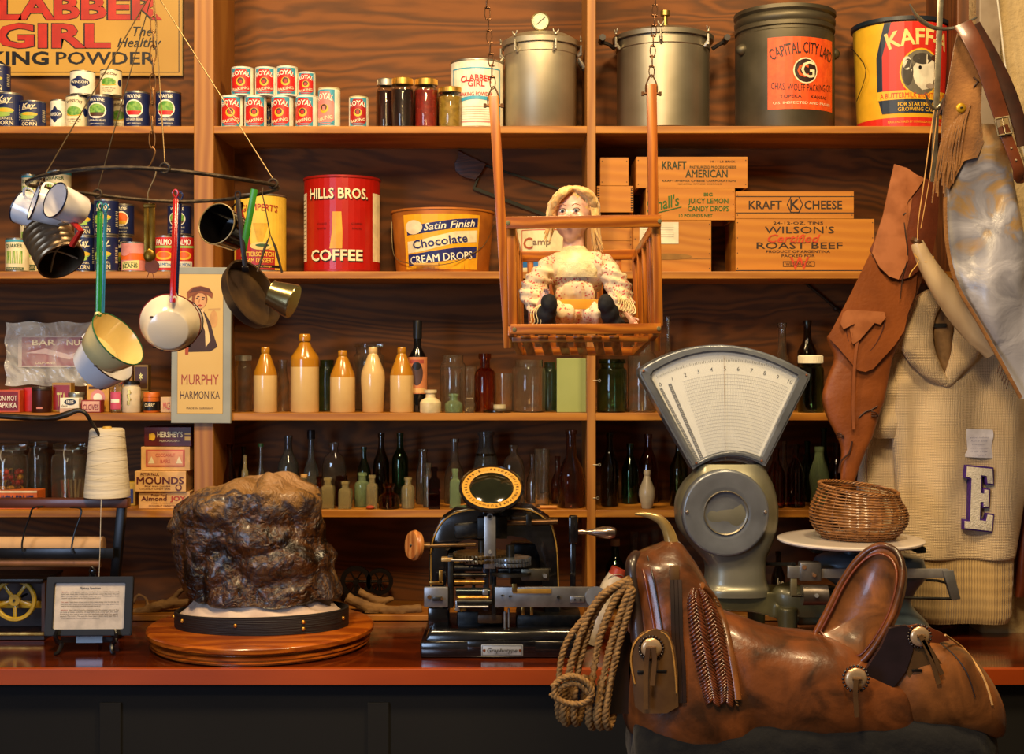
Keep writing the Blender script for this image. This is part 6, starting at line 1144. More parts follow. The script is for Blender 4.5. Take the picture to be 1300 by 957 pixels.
L=Lab();gy=M('5a5048',.7);rd_=M('a04030',.7);L.text('Mystery Specimen',0,h_*.79,h_*.035,BLK,1,w=w_*.24,bold=.03)
rn=random.Random(2);wd_=['The','rock','appears','to','have','been','found','near','this','old','place','and','was','kept','here','by','many','people','of','the','town','who','said','it','is']
yy_=.73;k_=0
for para in((4,'Question'),(3,'Our guess'),(5,'Notice')):
    for li in range(para[0]):
        s_t=' '.join(rn.choice(wd_) for _ in range(15))
        x0=-w_*.335
        if li==0:L.text(para[1],x0+w_*.045,h_*yy_,h_*.02,rd_,1,w=w_*.08);L.text(s_t[:58],x0+w_*.39,h_*yy_,h_*.02,gy,1,w=w_*.57)
        else:L.text(s_t[:66],x0+w_*(.335-(.0 if li<para[0]-1 else .1)),h_*yy_,h_*.02,gy,1,w=w_*(.67 if li<para[0]-1 else .45))
        yy_-=.035
    yy_-=.03
L.build('typed_text',t,None,mt@Matrix.Translation((0,.0,0)))
bm=B();EB=M('0c0a10',.25,coat=.5)
for s in(-1,1):
    tube(bm,[V((s*.085,-.02,zb+.022)),V((s*.09,-.026,zb+.006)),V((s*.085,-.02,zb-.012)),V((s*.075,-.012,zb-.022)),V((s*.08,-.03,.006)),V((s*.088,-.04,.004))],[.004,.006,.008,.008,.006,.005],8,sub=3)
    beam(bm,V((s*.078,-.01,zb-.01)),V((s*.03,.02,zb-.016)),.016,.006);tube(bm,[V((s*.03,.02,zb-.01)),V((s*.006,.05,h_+zb+.006))],.005,8)
beam(bm,V((-.04,.014,zb-.014)),V((.04,.014,zb-.014)),.02,.006);tube(bm,[V((0,.045,h_+zb-.0)),V((0,.13,.004))],.0055,8);ellip(bm,V((0,.047,h_+zb+.01)),(.012,.006,.01));tube(bm,[V((-.008,.04,h_+zb+.012)),V((0,.04,h_+zb+.024)),V((.008,.04,h_+zb+.012))],.003,6,sub=3);O('easel',bm,EB,t)
# ---- fan scale
ys_=-.3;k=S(ys_)
t=T('fan_scale','large grey enamelled grocery scale with a fan-shaped dial, beam weights and plate','scale',(W(921,0,ys_).x,ys_,ZT+.0005))
SE=M('868c94',.3,.45,c2='666a70',scale=8,coat=.3,lo=.3,hi=.7);SG_=M('8a8878',.38,.5,c2='6c6a54',scale=6,coat=.2,lo=.35,hi=.65,bump=.04);OLV=M('5e5a3a',.4,.25,c2='46422a',scale=10,lo=.3,hi=.7,coat=.2,bump=.1)
def arcpts(p0,p1,p2,n):
    return [((1-u)**2*p0[0]+2*u*(1-u)*p1[0]+u*u*p2[0],(1-u)**2*p0[1]+2*u*(1-u)*p1[1]+u*u*p2[1]) for u in [i/n for i in range(n+1)]]
# quadratic curves: top of fan, foot of fan
o=arcpts((812,469),(912,403),(1029,475),14)+[(1028,482)]+arcpts((972,592),(926,564),(880,596),8)+[(812,476)]
i_=arcpts((829,473),(915,419),(1013,478),14)+[(1011,484)]+arcpts((966,580),(926,561),(885,586),8)+[(827,479)]
OP=[g2(x,y,ys_-.055) for x,y in o];IP=[g2(x,y,ys_-.055) for x,y in i_]
bm=B();ringprism(bm,OP,IP,ys_-.055,ys_+.045);bmesh.ops.bevel(bm,geom=[e for e in bm.edges if abs(e.verts[0].co.y-e.verts[1].co.y)<1e-6 and abs(e.verts[0].co.y-(ys_-.055))<1e-6],offset=.006,segments=3,affect='EDGES');O('fan_housing',bm,SE,t,60,world=True)
bm=B();prism(bm,OP,ys_+.046,ys_+.055,.003);O('fan_back',bm,SE,t,60,world=True)
bm=B();prism(bm,IP,ys_-.035,ys_-.03);fc=O('chart_face',bm,M('dcdcd6',.5,c2='d0d0c8',scale=5,lo=.3,hi=.7),t,0,world=True)
L=Lab();yfc=ys_-.035;kf_=S(yfc)
def fpt(px,py):return((px-921)*kf_,(598-py)*kf_)
ox,oy=fpt(924,658)
import itertools
def pol(px,py):x,y=fpt(px,py);return math.hypot(x-ox,y-oy),math.atan2(y-oy,x-ox)
r10,a10=pol(1002,485);r0_,a0=pol(838,486);rt=pol(920,467)[0];GRY=M('8a8a8c',.6);DKG=M('2c2c30',.6)
def pp(r,a):return ox+r*math.cos(a),oy+r*math.sin(a)
for i in range(11):
    a=a0+(a10-a0)*i/10;rr_=rt;x,y=pp(rr_-.002,a);L.text(str(i),x,y-.006,.0125,DKG,2,ang=(a-PI/2)*.8)
    for j in range(8 if i<10 else 1):
        b_=a0+(a10-a0)*(i+j/8)/10;L.line(*pp(rt+.019,b_),*pp(rt+(.025 if j%4 else .028),b_),.0012,DKG,1)
# fine printed columns
rin=pol(925,584)[0]
for i in range(1,60):
    a=a0-.14+(a10-a0+.12)*i/60;L.line(*pp(rin,a),*pp(rt-.018,a),.0004,GRY,1)
for j in range(26):
    r_=rin+(rt-.02-rin)*j/25
    for i in range(12):
        aa=a0-.14+(a10-a0+.12)*i/12;ab=a0-.14+(a10-a0+.12)*(i+1)/12;L.line(*pp(r_,aa),*pp(r_,ab),.0006,GRY,1)
for dx,w_,m in((.012,.008,DKG),(-.055,.010,DKG)):
    a=a0+dx;L.line(*pp(rin*1.03,a),*pp(rt-.012,a),w_,m,2)
    for q_ in range(40):
        r_=rin*1.05+(rt-.02-rin*1.05)*q_/39;x,y=pp(r_,a);L.line(x-.003,y,x+.003,y,.0012,M('b8b4a8',.5),3)
L.build('printed_chart',fc,None,Matrix.Translation(W(921,598,yfc)),world=True,base=.0006,lay=.0003)
bm=B();beam(bm,W(919,452,ys_-.045),W(921,584,ys_-.045),.0009,.0009);O('pointer_wire',bm,M('b88c40',.4,.5),t,world=True)
bm=B();prism(bm,[g2(x,y,ys_-.05) for x,y in i_],ys_-.0505,ys_-.0495);gm,nt,b=nodes('pane');b.inputs['Roughness'].default_value=.04;b.inputs['Alpha'].default_value=.08;b.inputs['Base Color'].default_value=(.9,.95,1,1);O('glass_pane',bm,gm,t,0,world=True)
for x,y in((817,471),(1024,476),(884,588),(967,585)):
    bm=B();c=W(x,y,ys_-.056);lathe(bm,[(0,.003),(.003,.002),(.004,0)],10,Matrix.Translation(c)@Matrix.Rotation(PI/2,4,'X'));O('housing_screw',bm,M('8a5a40',.4,.5),t,world=True)
# body: pear-shaped casting lofted through rows
bm=B();rows(bm,[(588,884,969,.05),(600,879,973,.065),(612,868,979,.085),(630,859,984,.1),(650,857,986,.105),(670,861,984,.1),(690,876,978,.095),(704,888,972,.09),(714,895,970,.088),(728,896,970,.09),(738,894,972,.092),(744,890,975,.1),(752,890,975,.1)],ys_,.1,seg=64,sub=4,ex=3.2);O('tower',bm,SG_,t,60,world=True)
bm=B();c=W(921,651,ys_-.104);R=55*S(ys_-.1);mt=Matrix.Translation(c)@Matrix.Rotation(PI/2,4,'X');lathe(bm,[(0,.0),(R*.2,0),(R*.42,-.002),(R*.56,.004),(R*.62,.006),(R*.78,.004),(R*.93,.010),(R*.985,.008),(R,.002),(R,-.03)],72,mt);O('round_cover',bm,SE,t,60,world=True,label='round grey cover')
bm=B();lathe(bm,[(0,-.004),(R*.38,-.004),(R*.46,-.001),(R*.52,.004),(R*.50,.009)],56,mt);O('cover_boss',bm,M('8c8474',.35,.6,c2='767060',scale=6),t,60,world=True,label='tan-grey inner disc')
for s in(-1,1):
    bm=B();ellip(bm,c+V((s*R*.9,-.012,.004)),(.005,.003,.005));O('cover_screw',bm,M('a09080',.3,.8),t,world=True)
# feet and horizontal casting
bm=B()
pl=[(895,756),(905,751),(1000,753),(1018,748),(1030,757),(1044,770),(1052,788),(1040,794),(1015,795),(1000,790),(985,782),(955,778),(900,776)]
prism(bm,[g2(x,y,-.38) for x,y in pl],-.38,-.22,.012,seg=3)
zf=ZT+.001
for x,y in((905,-.36),(1000,-.4),(960,-.12),(1110,-.36)):
    pz=W(x,770,y);tube(bm,[pz,V((pz.x,y,zf+.02)),V((pz.x,y,zf))],[.03,.028,.034],16)
bm=remesh(bm,.006,4);O('base_casting',bm,OLV,t,60,world=True)
BG=M('5c6e7c',.35,.4,c2='48565e',scale=8,lo=.3,hi=.7,coat=.2)
bm=B();rows(bm,[(700,1060,1128,.05),(706,1040,1165,.08),(716,1034,1172,.09),(730,1044,1174,.09),(742,1060,1165,.08),(750,1066,1160,.07),(765,1072,1155,.07),(785,1052,1172,.1),(800,1040,1182,.12),(808,1042,1180,.11)],-.42,.08,seg=40,sub=4,ex=2.8);zmin=ZT+.0015
for v in bm.verts:v.co.z=max(v.co.z,zmin)
O('arm_casting',bm,BG,t,60,world=True);
bm=B();rows(bm,[(744,985,1060,.03),(752,980,1075,.045),(768,982,1080,.05),(780,990,1078,.045)],-.36,.05,seg=24,sub=3);O('link_casting',bm,OLV,t,60,world=True)
# beam and poises
yb_=-.555
def sb(n,x0,y0,x1,y1,yy,dp,m,bev=.0015):
    a=W(x0,y1,yy);b=W(x1,y0,yy);bm=B();box(bm,((a.x+b.x)/2,yy+dp/2,(a.z+b.z)/2),(b.x-a.x,dp,b.z-a.z),bev=bev);return O(n,bm,m,t,world=True)
sb('beam_bar',1008,722,1204,734,yb_,.008,M('b8b4b0',.4,.6,c2='989490',scale=14));bm=B();cyl(bm,W(1005,756,yb_),W(1214,760,yb_),.0042);O('lower_rod',bm,STD,t,world=True)
for pts in([(1196,724),(1210,724),(1219,760),(1208,762)],):
    bm=B();prism(bm,[g2(x,y,yb_) for x,y in pts],yb_-.006,yb_+.012,.002);O('end_frame',bm,STL,t,world=True)
sb('beam_end',1001,719,1018,734,yb_-.006,.02,STL);sb('beam_end',1004,733,1012,757,yb_-.004,.014,M('8a8060',.4,.7));bm=B();tube(bm,[W(1175,736,yb_),W(1190,737,yb_),W(1203,740,yb_)],.004,8);O('guide',bm,STD,t,world=True)
a=sb('poise',1016,714,1043,738,yb_-.014,.034,M('a09c98',.35,.85,c2='807c78',scale=14),.004);bm=B();cyl(bm,W(1034,730,yb_-.022),W(1034,730,yb_-.01),.0055);cyl(bm,W(1021,720,yb_-.016),W(1021,720,yb_-.01),.006);O('poise_screw',bm,M('7a5434',.4,.6),t,world=True)
bm=B();cyl(bm,W(1018,755,yb_),W(1050,755,yb_),13*S(yb_),28);O('poise',bm,M('8c8480',.35,.85,c2='706860',scale=14),t,world=True);bm=B();cyl(bm,W(1037,756,yb_-.04),W(1037,756,yb_-.02),.006);O('poise_screw',bm,STL,t,world=True)
bm=B();cyl(bm,W(965,716,-.25),W(1008,716,yb_),.006);O('linkage',bm,BKM,t,world=True)
# plate on top of the scale arm
yp=-.45;p=W(1079.5,686,yp);R=91.5*S(yp);tp=T('round_plate','round white glass scale plate under the wicker basket','plate',p+V((0,0,-.006)));bm=B();lathe(bm,[(0,0),(R*.93,0),(R*.98,.003),(R,.007),(R,.011),(R*.98,.013),(R*.9,.013),(0,.012)],72);O('plate',bm,M('e6dcd4',.2,c2='dcd0c8',scale=4,coat=.5),tp)
for x in(1030,1079,1158):
    a=W(x,0,yp);bm=B();box(bm,(a.x-p.x,-.04,-.010),(.03,.1,.018),bev=.004);O('plate_bracket',bm,BKM,tp)
bm=B();cyl(bm,V((p.x,yp,p.z-.02)),V((p.x,yp,W(0,705,yp).z)),.02);O('plate_post',bm,BG,t,world=True)
# basket
zb_=p.z+.0075;q=W(1090,0,yp);tb=T('wicker_basket','small round wicker basket on the white scale plate','basket',(q.x,yp,zb_))
WK=M('a06a34',.5,c2='6a4220',scale=60,lo=.3,hi=.7,coat=.15);kb_=S(yp)
def bprof(f):
    r=[44,54,60,61,58,52,49][min(int(f*6),5)];r2=[44,54,60,61,58,52,49][min(int(f*6),5)+1];u=f*6-min(int(f*6),5);return (r*(1-u)+r2*u)*kb_
Hb=62*kb_;n_=24
def shp(a,z,r):
    zz=z*(1+.10*math.cos(a-2.6)*z/Hb)-.0;return V((r*math.cos(a)*1.0,r*math.sin(a)*.9,zz))
bm=B();N_=17
for j in range(N_):
    f=(j+.5)/N_
    for s in(0,1):
        pts=[]
        for i in range(n_*4):
            a=2*PI*i/(n_*4);w_=math.cos(a*n_/2+PI*(j%2)+PI*s);pts.append(shp(a,f*Hb+(.0008*s),bprof(f)+.0026*w_))
        tube(bm,pts,.0021,5,closed=True)
O('weave',bm,WK,tb,60)
bm=B()
for i in range(n_):
    a=2*PI*i/n_;tube(bm,[shp(a,f*Hb,bprof(f)) for f in [k_/8 for k_ in range(9)]],.0018,5)
O('stakes',bm,WK,tb,60)
bm=B()
for s in(0,1,2):
    pts=[]
    for i in range(120):a=2*PI*i/120;ph=a*18+s*2*PI/3;pts.append(shp(a,Hb+.003*math.sin(ph)+.003,bprof(1)+.004*math.cos(ph)))
    tube(bm,pts,.0024,5,closed=True)
O('braided_rim',bm,WK,tb,60)
bm=B()
for j in range(12):
    r_=.8*bprof(0)*(j+1)/12*1.2;tube(bm,[V((r_*math.cos(a),r_*math.sin(a)*.9,.003+.001*math.cos(a*12+PI*(j%2)))) for a in [2*PI*i/72 for i in range(72)]],.0022,5,closed=True)
O('base_weave',bm,WK,tb,60)
# ================= leather goods, sweater, saddle, rope
from mathutils.bvhtree import BVHTree
EYE=V((0,-CD,ZC))
def hit(bv,px,py,off=.001,dflt=None):
    d=(W(px,py,1.)-EYE).normalized();h=bv.ray_cast(EYE,d)
    if h[0] is None:return W(px,py,dflt if dflt is not None else 0)
    return h[0]-d*off
def ribbon(bm,pts,w,th,up=None,sub=4,wl=None):
    """flat strap: w,th half sizes; faces the viewer"""
    P=smooth(pts,sub);n=len(P);R=[]
    for i,p in enumerate(P):
        t_=(P[min(i+1,n-1)]-P[max(i-1,0)]).normalized();nn=V((0,-1,0)) if up is None else V(up);nn=(nn-t_*nn.dot(t_)).normalized();s=t_.cross(nn);ww=w if wl is None else w*(wl[0]+(wl[-1]-wl[0])*i/(n-1))
        R.append([bm.verts.new(p+s*a*ww+nn*b*th) for a,b in((-1,-.6),(-.9,-1),(.9,-1),(1,-.6),(1,.6),(.9,1),(-.9,1),(-1,.6))])
    for A,Bq in zip(R,R[1:]):
        for k in range(8):j=(k+1)%8;bm.faces.new([A[k],A[j],Bq[j],Bq[k]])
    bm.faces.new(R[0]);bm.faces.new(R[-1][::-1])
def rope(bm,pts,r,pitch=.03,strands=3,sub=8,seg=6):
    P=smooth(pts,sub);d=[0]
    for a,b in zip(P,P[1:]):d.append(d[-1]+(b-a).length)
    F_=[];u=None
    for i,p in enumerate(P):
        t_=(P[min(i+1,len(P)-1)]-P[max(i-1,0)]).normalized()
        if u is None:u=t_.orthogonal().normalized()
        u=(u-t_*u.dot(t_)).normalized();F_.append((p,u.copy(),t_.cross(u)))
    for s in range(strands):
        tube(bm,[p+(math.cos(2*PI*(dd/pitch+s/strands))*a+math.sin(2*PI*(dd/pitch+s/strands))*b)*r*.52 for (p,a,b),dd in zip(F_,d)],r*.56,seg)
# ---- steel hook bar
yh=-.5;ST2=M('b0a890',.3,.85,c2='8a8474',scale=20)
t=T('hook_bar','flat steel bar with curved prongs hanging at the right of the shelves','hook',W(1189,232,yh))
bm=B();beam(bm,W(1195,-30,yh),W(1185,231,yh),7.5*S(yh),.004,V((1,0,0)),bev=.001);O('bar',bm,ST2,t,world=True)
bm=B();tube(bm,[W(1155,5,yh-.03),W(1161,17,yh-.02),W(1172,28,yh-.01),W(1188,36,yh),W(1208,36,yh),W(1224,30,yh-.02),W(1240,22,yh-.05)],[.002,.005,.007,.006,.005,.004,.003],8,sub=4);O('upper_prong',bm,ST2,t,world=True)
bm=B();tube(bm,[W(1175,119,yh-.03),W(1179,130,yh-.02),W(1186,138,yh-.005),W(1193,134,yh-.005),W(1200,122,yh-.02),W(1205,112,yh-.04)],[.002,.004,.005,.004,.003,.002],8,sub=4);O('lower_prong',bm,ST2,t,world=True)
bm=B();tube(bm,[W(1264,-20,-.161),W(1270,30,-.161),W(1277,90,-.161),W(1289,155,-.15),W(1302,200,-.14)],.003,8,sub=4);solo('thin_cable',bm,M('c8c0b0',.6),'thin pale cord running down the plaster at the upper right','cord')
# ---- sweater
def knit(c,c2,sx=260.,sz=160.,rib=0):
    m,nt,b=nodes('knit');L=nt.links.new;cc=coords(nt);w=N(nt,'ShaderNodeTexWave',wave_type='BANDS',bands_direction='X');w.inputs['Scale'].default_value=sx/6.28;w.inputs['Distortion'].default_value=.6;L(cc,w.inputs['Vector'])
    w2=N(nt,'ShaderNodeTexWave',wave_type='BANDS',bands_direction='Z');w2.inputs['Scale'].default_value=sz/6.28;w2.inputs['Distortion'].default_value=1.;L(cc,w2.inputs['Vector'])
    a=N(nt,'ShaderNodeMix',data_type='FLOAT');a.inputs[0].default_value=.35;L(w.outputs['Fac'],a.inputs[2]);L(w2.outputs['Fac'],a.inputs[3])
    bp=N(nt,'ShaderNodeBump');bp.inputs['Strength'].default_value=.8;bp.inputs['Distance'].default_value=.004;L(a.outputs[0],bp.inputs['Height']);L(bp.outputs[0],b.inputs['Normal'])
    n=N(nt,'ShaderNodeTexNoise');n.inputs['Scale'].default_value=4;L(cc,n.inputs['Vector']);r=N(nt,'ShaderNodeValToRGB');r.color_ramp.elements[0].color=lin(c);r.color_ramp.elements[1].color=lin(c2);r.color_ramp.elements[0].position=.35;r.color_ramp.elements[1].position=.7;L(n.outputs[0],r.inputs[0])
    m2=N(nt,'ShaderNodeMix',data_type='RGBA',blend_type='MULTIPLY');m2.inputs[0].default_value=.4;L(r.outputs[0],m2.inputs[6]);r3=N(nt,'ShaderNodeValToRGB');r3.color_ramp.elements[0].color=(.45,.38,.3,1);r3.color_ramp.elements[1].position=.5;L(a.outputs[0],r3.inputs[0]);L(r3.outputs[0],m2.inputs[7]);L(m2.outputs[2],b.inputs['Base Color'])
    b.inputs['Roughness'].default_value=.95;b.inputs['Sheen Weight'].default_value=.3;return m
KN=knit('e8cfa8','dabb8c',520,420);KR=knit('c8aa74','b8965e',240,60)
ysw=-.195
t=T('sweater','cream knitted letter sweater with a shawl collar and a purple-edged white letter E','sweater',W(1220,790,ysw))
def srel(px,py,f):
    o=.018*math.sin((px-1150)/13+py/130)*(1 if py>480 else .4)+.010*noise.noise(V((px/28,py/60,0)))
    if py>705:o-=.008*min(1,(py-705)/12)
    o+=.02*math.exp(-((px-1145)/9)**2)*(py>480)
    return o
bm=B();rows(bm,[(398,1172,1222,.02),(410,1155,1240,.03),(430,1143,1258,.035),(450,1134,1273,.04),(470,1129,1287,.042),(500,1128,1297,.045),(540,1131,1301,.048),(600,1137,1303,.05),(660,1141,1296,.05),(700,1145,1289,.052),(708,1147,1287,.05)],ysw,.05,seg=120,sub=6,ex=3,rel=srel);O('body',bm,KN,t,60,world=True)
bm=B();rows(bm,[(704,1147,1288,.05),(712,1148,1286,.046),(740,1150,1285,.046),(765,1154,1283,.045),(780,1163,1283,.042),(790,1172,1278,.035)],ysw,.05,seg=120,sub=6,ex=3,rel=lambda px,py,f:srel(px,700,f)*.7-.004);O('ribbed_hem',bm,KR,t,60,world=True)
bm=B();rows(bm,[(448,1128,1142,.02),(470,1116,1146,.03),(500,1106,1146,.035),(530,1101,1142,.036),(548,1102,1138,.036),(556,1112,1136,.03)],ysw+.0,.03,seg=40,sub=5,rel=lambda px,py,f:.006*math.sin(py/7));O('sleeve_cuff',bm,KN,t,60,world=True)
bm=B();rows(bm,[(550,1106,1138,.03),(580,1094,1142,.04),(620,1088,1143,.04),(680,1088,1146,.04),(730,1098,1146,.035),(770,1110,1145,.03)],ysw+.06,.03,seg=40,sub=5,rel=lambda px,py,f:.008*math.sin(px/6));O('sleeve',bm,KN,t,60,world=True)
# collar
bm=B();rows(bm,[(392,1180,1215,.01),(400,1182,1212,.012),(440,1186,1208,.014),(485,1196,1203,.01)],ysw-.04,.01,seg=20,sub=4);O('neck_lining',bm,M('8a6a44',.95,c2='7a5c3a',scale=40,bump=.3),t,60,world=True)
bm=B();a=W(1193,413,ysw-.056);box(bm,a,(17*S(ysw),.003,5*S(ysw)));O('neck_tag',bm,M('14100c',.7),t,world=True)
bm=B()
def lap(pts,ws):
    P=smooth([W(x,y,ysw-.05+dy) for x,y,dy in pts],5);n=len(P)
    for i,p in enumerate(P):
        f=i/(n-1)*(len(ws)-1);j=min(int(f),len(ws)-2);r=(ws[j]*(1-f+j)+ws[j+1]*(f-j))*S(ysw);ellip(bm,p,(r,.02+r*.25,r*.9),seg=14)
lap([(1196,374,.03),(1178,384,.0),(1166,404,0),(1162,428,-.005),(1169,450,-.005),(1184,471,0),(1198,484,.0)],[10,17,21,23,19,13,6]);
bm=remesh(bm,.005,5);rough_up(bm,.004,18,2);O('collar',bm,KN,t,60,world=True)
bm=B();lap([(1205,376,.03),(1220,386,0),(1230,406,0),(1231,428,-.0),(1224,450,0),(1211,470,0),(1202,486,0)],[10,15,20,22,17,11,6]);bm=remesh(bm,.005,5);rough_up(bm,.004,18,2,5);O('collar',bm,KN,t,60,world=True)
# chenille letter
dep=bpy.context.evaluated_depsgraph_get()
def bvof(*names_parent):
    bm=B()
    for o in names_parent:
        b2=B();b2.from_mesh(o.data);b2.transform(Matrix.Translation(o.parent.location if o.parent else o.location));me=bpy.data.meshes.new('x');b2.to_mesh(me);b2.free();bm.from_mesh(me);bpy.data.meshes.remove(me)
    bv=BVHTree.FromBMesh(bm);bm.free();return bv
body=[o for o in t.children if o.name.startswith('body')][0];bv=bvof(body)
Ee=[(0,0),(32,3),(33,22),(26,21),(25,11),(17,10),(16.5,34),(22,35),(22,29),(28,30),(27,51),(21,51),(21,44),(16,44),(15,68),(24,70),(26,61),(33,62),(31,82),(-3,78),(-3,69),(4,70),(6,14),(-1,13)]
for nm,mm,gr,y0 in(('letter_edge',M('4a2080',.9,c2='38186a',scale=90,bump=.4),2.1,.006),('letter',M('e4dccc',.95,c2='d4cbb8',scale=120,bump=.6,bscale=300),0,.010)):
    bm=B();cx_=1241.;cy_=631.;k=S(ysw-.05);pts=[]
    raw=[(1227+a,592+b) for a,b in Ee];n=len(raw)
    for i,(x,y) in enumerate(raw):
        if gr:
            x0,y0_=raw[i-1];x1,y1=raw[(i+1)%n];d0=V((x-x0,y-y0_)).normalized();d1=V((x1-x,y1-y)).normalized();nn=V((d0.y+d1.y,-(d0.x+d1.x)));nn=nn/max(nn.length,.3)*gr*1.2;x+=nn.x;y+=nn.y
        pts.append((x,y))
    ym=min(hit(bv,x,y,0,ysw-.05).y for x,y in raw);q=[W(x,y,ym-.002) for x,y in pts];prism(bm,[(a.x,a.z) for a in q],ym-y0,ym+.02,.0015);O(nm,bm,mm,t,40,world=True)
bm=B();bm2=None;ym=hit(bv,1242,561,0,ysw-.05).y
ns=T('pinned_note','small white handwritten note pinned to the sweater above the letter','note',W(1242,580,ym-.012));bm=B();g={}
for j in range(9):
    for i in range(9):
        x=1224+36*i/8+1.2*math.sin(j);y=544+36*j/8+1.5*i/8;p=W(x,y,ym-.014);p.y-=.003*math.sin(i*.9)*math.cos(j*.5);g[i,j]=bm.verts.new(p)
for j in range(8):
    for i in range(8):bm.faces.new([g[i,j],g[i+1,j],g[i+1,j+1],g[i,j+1]])
O('paper',bm,M('d8d4dc',.7),ns,60,world=True)
L=Lab();k=S(ym)
for j in range(6):L.text(['ysoc tobles','hand knit','mohair','wool sweat','from 1936','school'][j],0,(24-j*4.4)*k,1.8*k,M('8a88a8',.7),1,w=(24-3*(j%3))*k,shear=.3)
L.build('handwriting',ns,None,Matrix.Translation((0,-.0065,.0)))
# ---- holster hung in front of the right post
yo=-.285;LE=M('8c4a18',.5,c2='743a10',scale=9,lo=.3,hi=.7,bump=.12,bscale=90);LD=M('6a2e10',.55,c2='542208',scale=10,bump=.12,bscale=80);LT=M('a4643a',.5,c2='8c5028',scale=14)
t=T('holster','long orange-brown leather holster with laced edges hanging left of the sweater','holster',W(1110,620,yo))
bm=B();rows(bm,[(300,1116,1186,.01),(320,1106,1182,.014),(345,1094,1174,.02),(370,1084,1165,.024),(400,1068,1154,.026),(420,1056,1149,.028),(428,1050,1146,.028),(438,1053,1140,.028),(455,1059,1133,.028),(480,1050,1128,.028),(500,1044,1124,.028),(510,1044,1122,.027),(530,1050,1115,.025),(555,1063,1107,.022),(572,1068,1099,.02),(590,1067,1092,.018),(612,1067,1084,.012),(620,1070,1080,.008)],yo,.02,seg=56,sub=4,ex=2.6,rel=lambda px,py,f:.004*noise.noise(V((px/18,py/25,0))));hb=O('pouch',bm,LE,t,60,world=True);bv=bvof(hb)
def slab(n,pts,y,th,m,rel=None,par=None,cell=.012,lb=None):
    bm=solidpoly(pts,y,th,cell,rel=rel);return O(n,bm,m,par or t,50,world=True,label=lb)
slab('upper_flap',[(1134,209),(1150,214),(1162,222),(1174,227),(1188,231),(1192,250),(1190,290),(1184,320),(1172,338),(1155,352),(1140,356),(1128,352),(1116,340),(1107,322),(1104,318),(1112,300),(1120,275),(1127,240)],yo-.034,.006,LD,rel=lambda px,py:.012*math.sin((px-1100)/90*PI)-.004*((py-210)/150))
slab('flap_face',[(1134,209),(1150,214),(1162,222),(1173,227),(1164,240),(1152,255),(1146,272),(1150,300),(1152,330),(1140,355),(1128,351),(1116,339),(1107,321),(1112,300),(1120,275),(1127,240)],yo-.043,.005,LT,rel=lambda px,py:.010*math.sin((px-1100)/90*PI)-.004*((py-210)/150))
def hr(px,py):return .006*math.sin((px-1050)/80*PI)
slab('middle_flap',[(1104,322),(1116,344),(1130,358),(1150,356),(1165,346),(1163,372),(1153,398),(1148,420),(1136,438),(1120,455),(1108,468),(1098,472),(1088,470),(1076,456),(1066,444),(1051,428),(1058,415),(1080,372)],yo-.035,.005,LE,rel=hr)
slab('pocket_tab',[(1070,397),(1076,393),(1122,396),(1124,403),(1117,412),(1106,409),(1098,410),(1094,420),(1090,432),(1082,437),(1080,432),(1086,420),(1084,411),(1078,414),(1070,418),(1066,410)],yo-.046,.007,LT,rel=hr)
bm=B();tube(bm,[W(x,y,yo-.041) for x,y in((1074,418),(1078,434),(1090,447),(1102,447),(1112,436),(1120,420),(1124,406))],.002,6,sub=4);O('pocket_stitching',bm,M('4a1c08',.7),t,world=True)
bm=B();ribbon(bm,[W(1095,404,yo-.053),W(1090,425,yo-.052),W(1086,450,yo-.05),W(1084,480,yo-.045),W(1083,520,yo-.035),W(1084,545,yo-.032)],.0045,.0018);O('thong',bm,M('8a4c24',.6),t,world=True)
bm=B();tube(bm,[W(1146,272,yo-.05),W(1150,300,yo-.052),W(1152,325,yo-.05),W(1146,352,yo-.05),W(1143,380,yo-.045)],[.003,.003,.0025,.002,.001],6,sub=3);tube(bm,[W(1150,270,yo-.05),W(1146,273,yo-.052)],.004,8);O('thong',bm,M('2c1408',.6),t,world=True)
for c_ in((1143,398),(1128,438),(1112,525),(1068,552)):
    bm=B()
    for i in range(3):tube(bm,[hit(bv,c_[0]-6,c_[1]-3+i*3,.004,yo-.03),hit(bv,c_[0],c_[1]-1+i*2,.008,yo-.035),hit(bv,c_[0]-1+4,c_[1]+4-i*2,.004,yo-.03)],.0018,6,sub=3)
    O('laced_knot',bm,M('3a1a0c',.6),t,world=True)
bm=B();tube(bm,[hit(bv,x,y,.003,yo-.03) for x,y in((1090,530),(1098,523),(1106,520),(1114,515))],.002,6,sub=3);O('lower_lacing',bm,M('3a1a0c',.6),t,world=True);bm=B();tube(bm,[W(1082,560,yo-.03),W(1078,575,yo-.028),W(1068,585,yo-.026),W(1065,600,yo-.026)],.003,6,sub=3);O('lower_lacing',bm,M('3a1a0c',.6),t,world=True);bm=B();tube(bm,[W(1101,570,yo-.02),W(1100,590,yo-.02),W(1101,612,yo-.02)],.0012,6);O('lower_lacing',bm,M('3a1a0c',.6),t,world=True)
bm=B();tube(bm,[W(1186,140,yh-.02),W(1182,165,yh-.02),W(1174,225,yh-.02),W(1166,280,yh-.02),W(1165,304,yh-.02)],.0016,6,sub=3);tube(bm,[W(1190,140,yh-.02),W(1186,180,yh-.02),W(1180,228,yh-.02),W(1169,290,yh-.02)],.0012,6,sub=3);solo('leather_thong',bm,M('c89858',.6),'pale thong hanging from the steel bar down to the powder horn','thong')
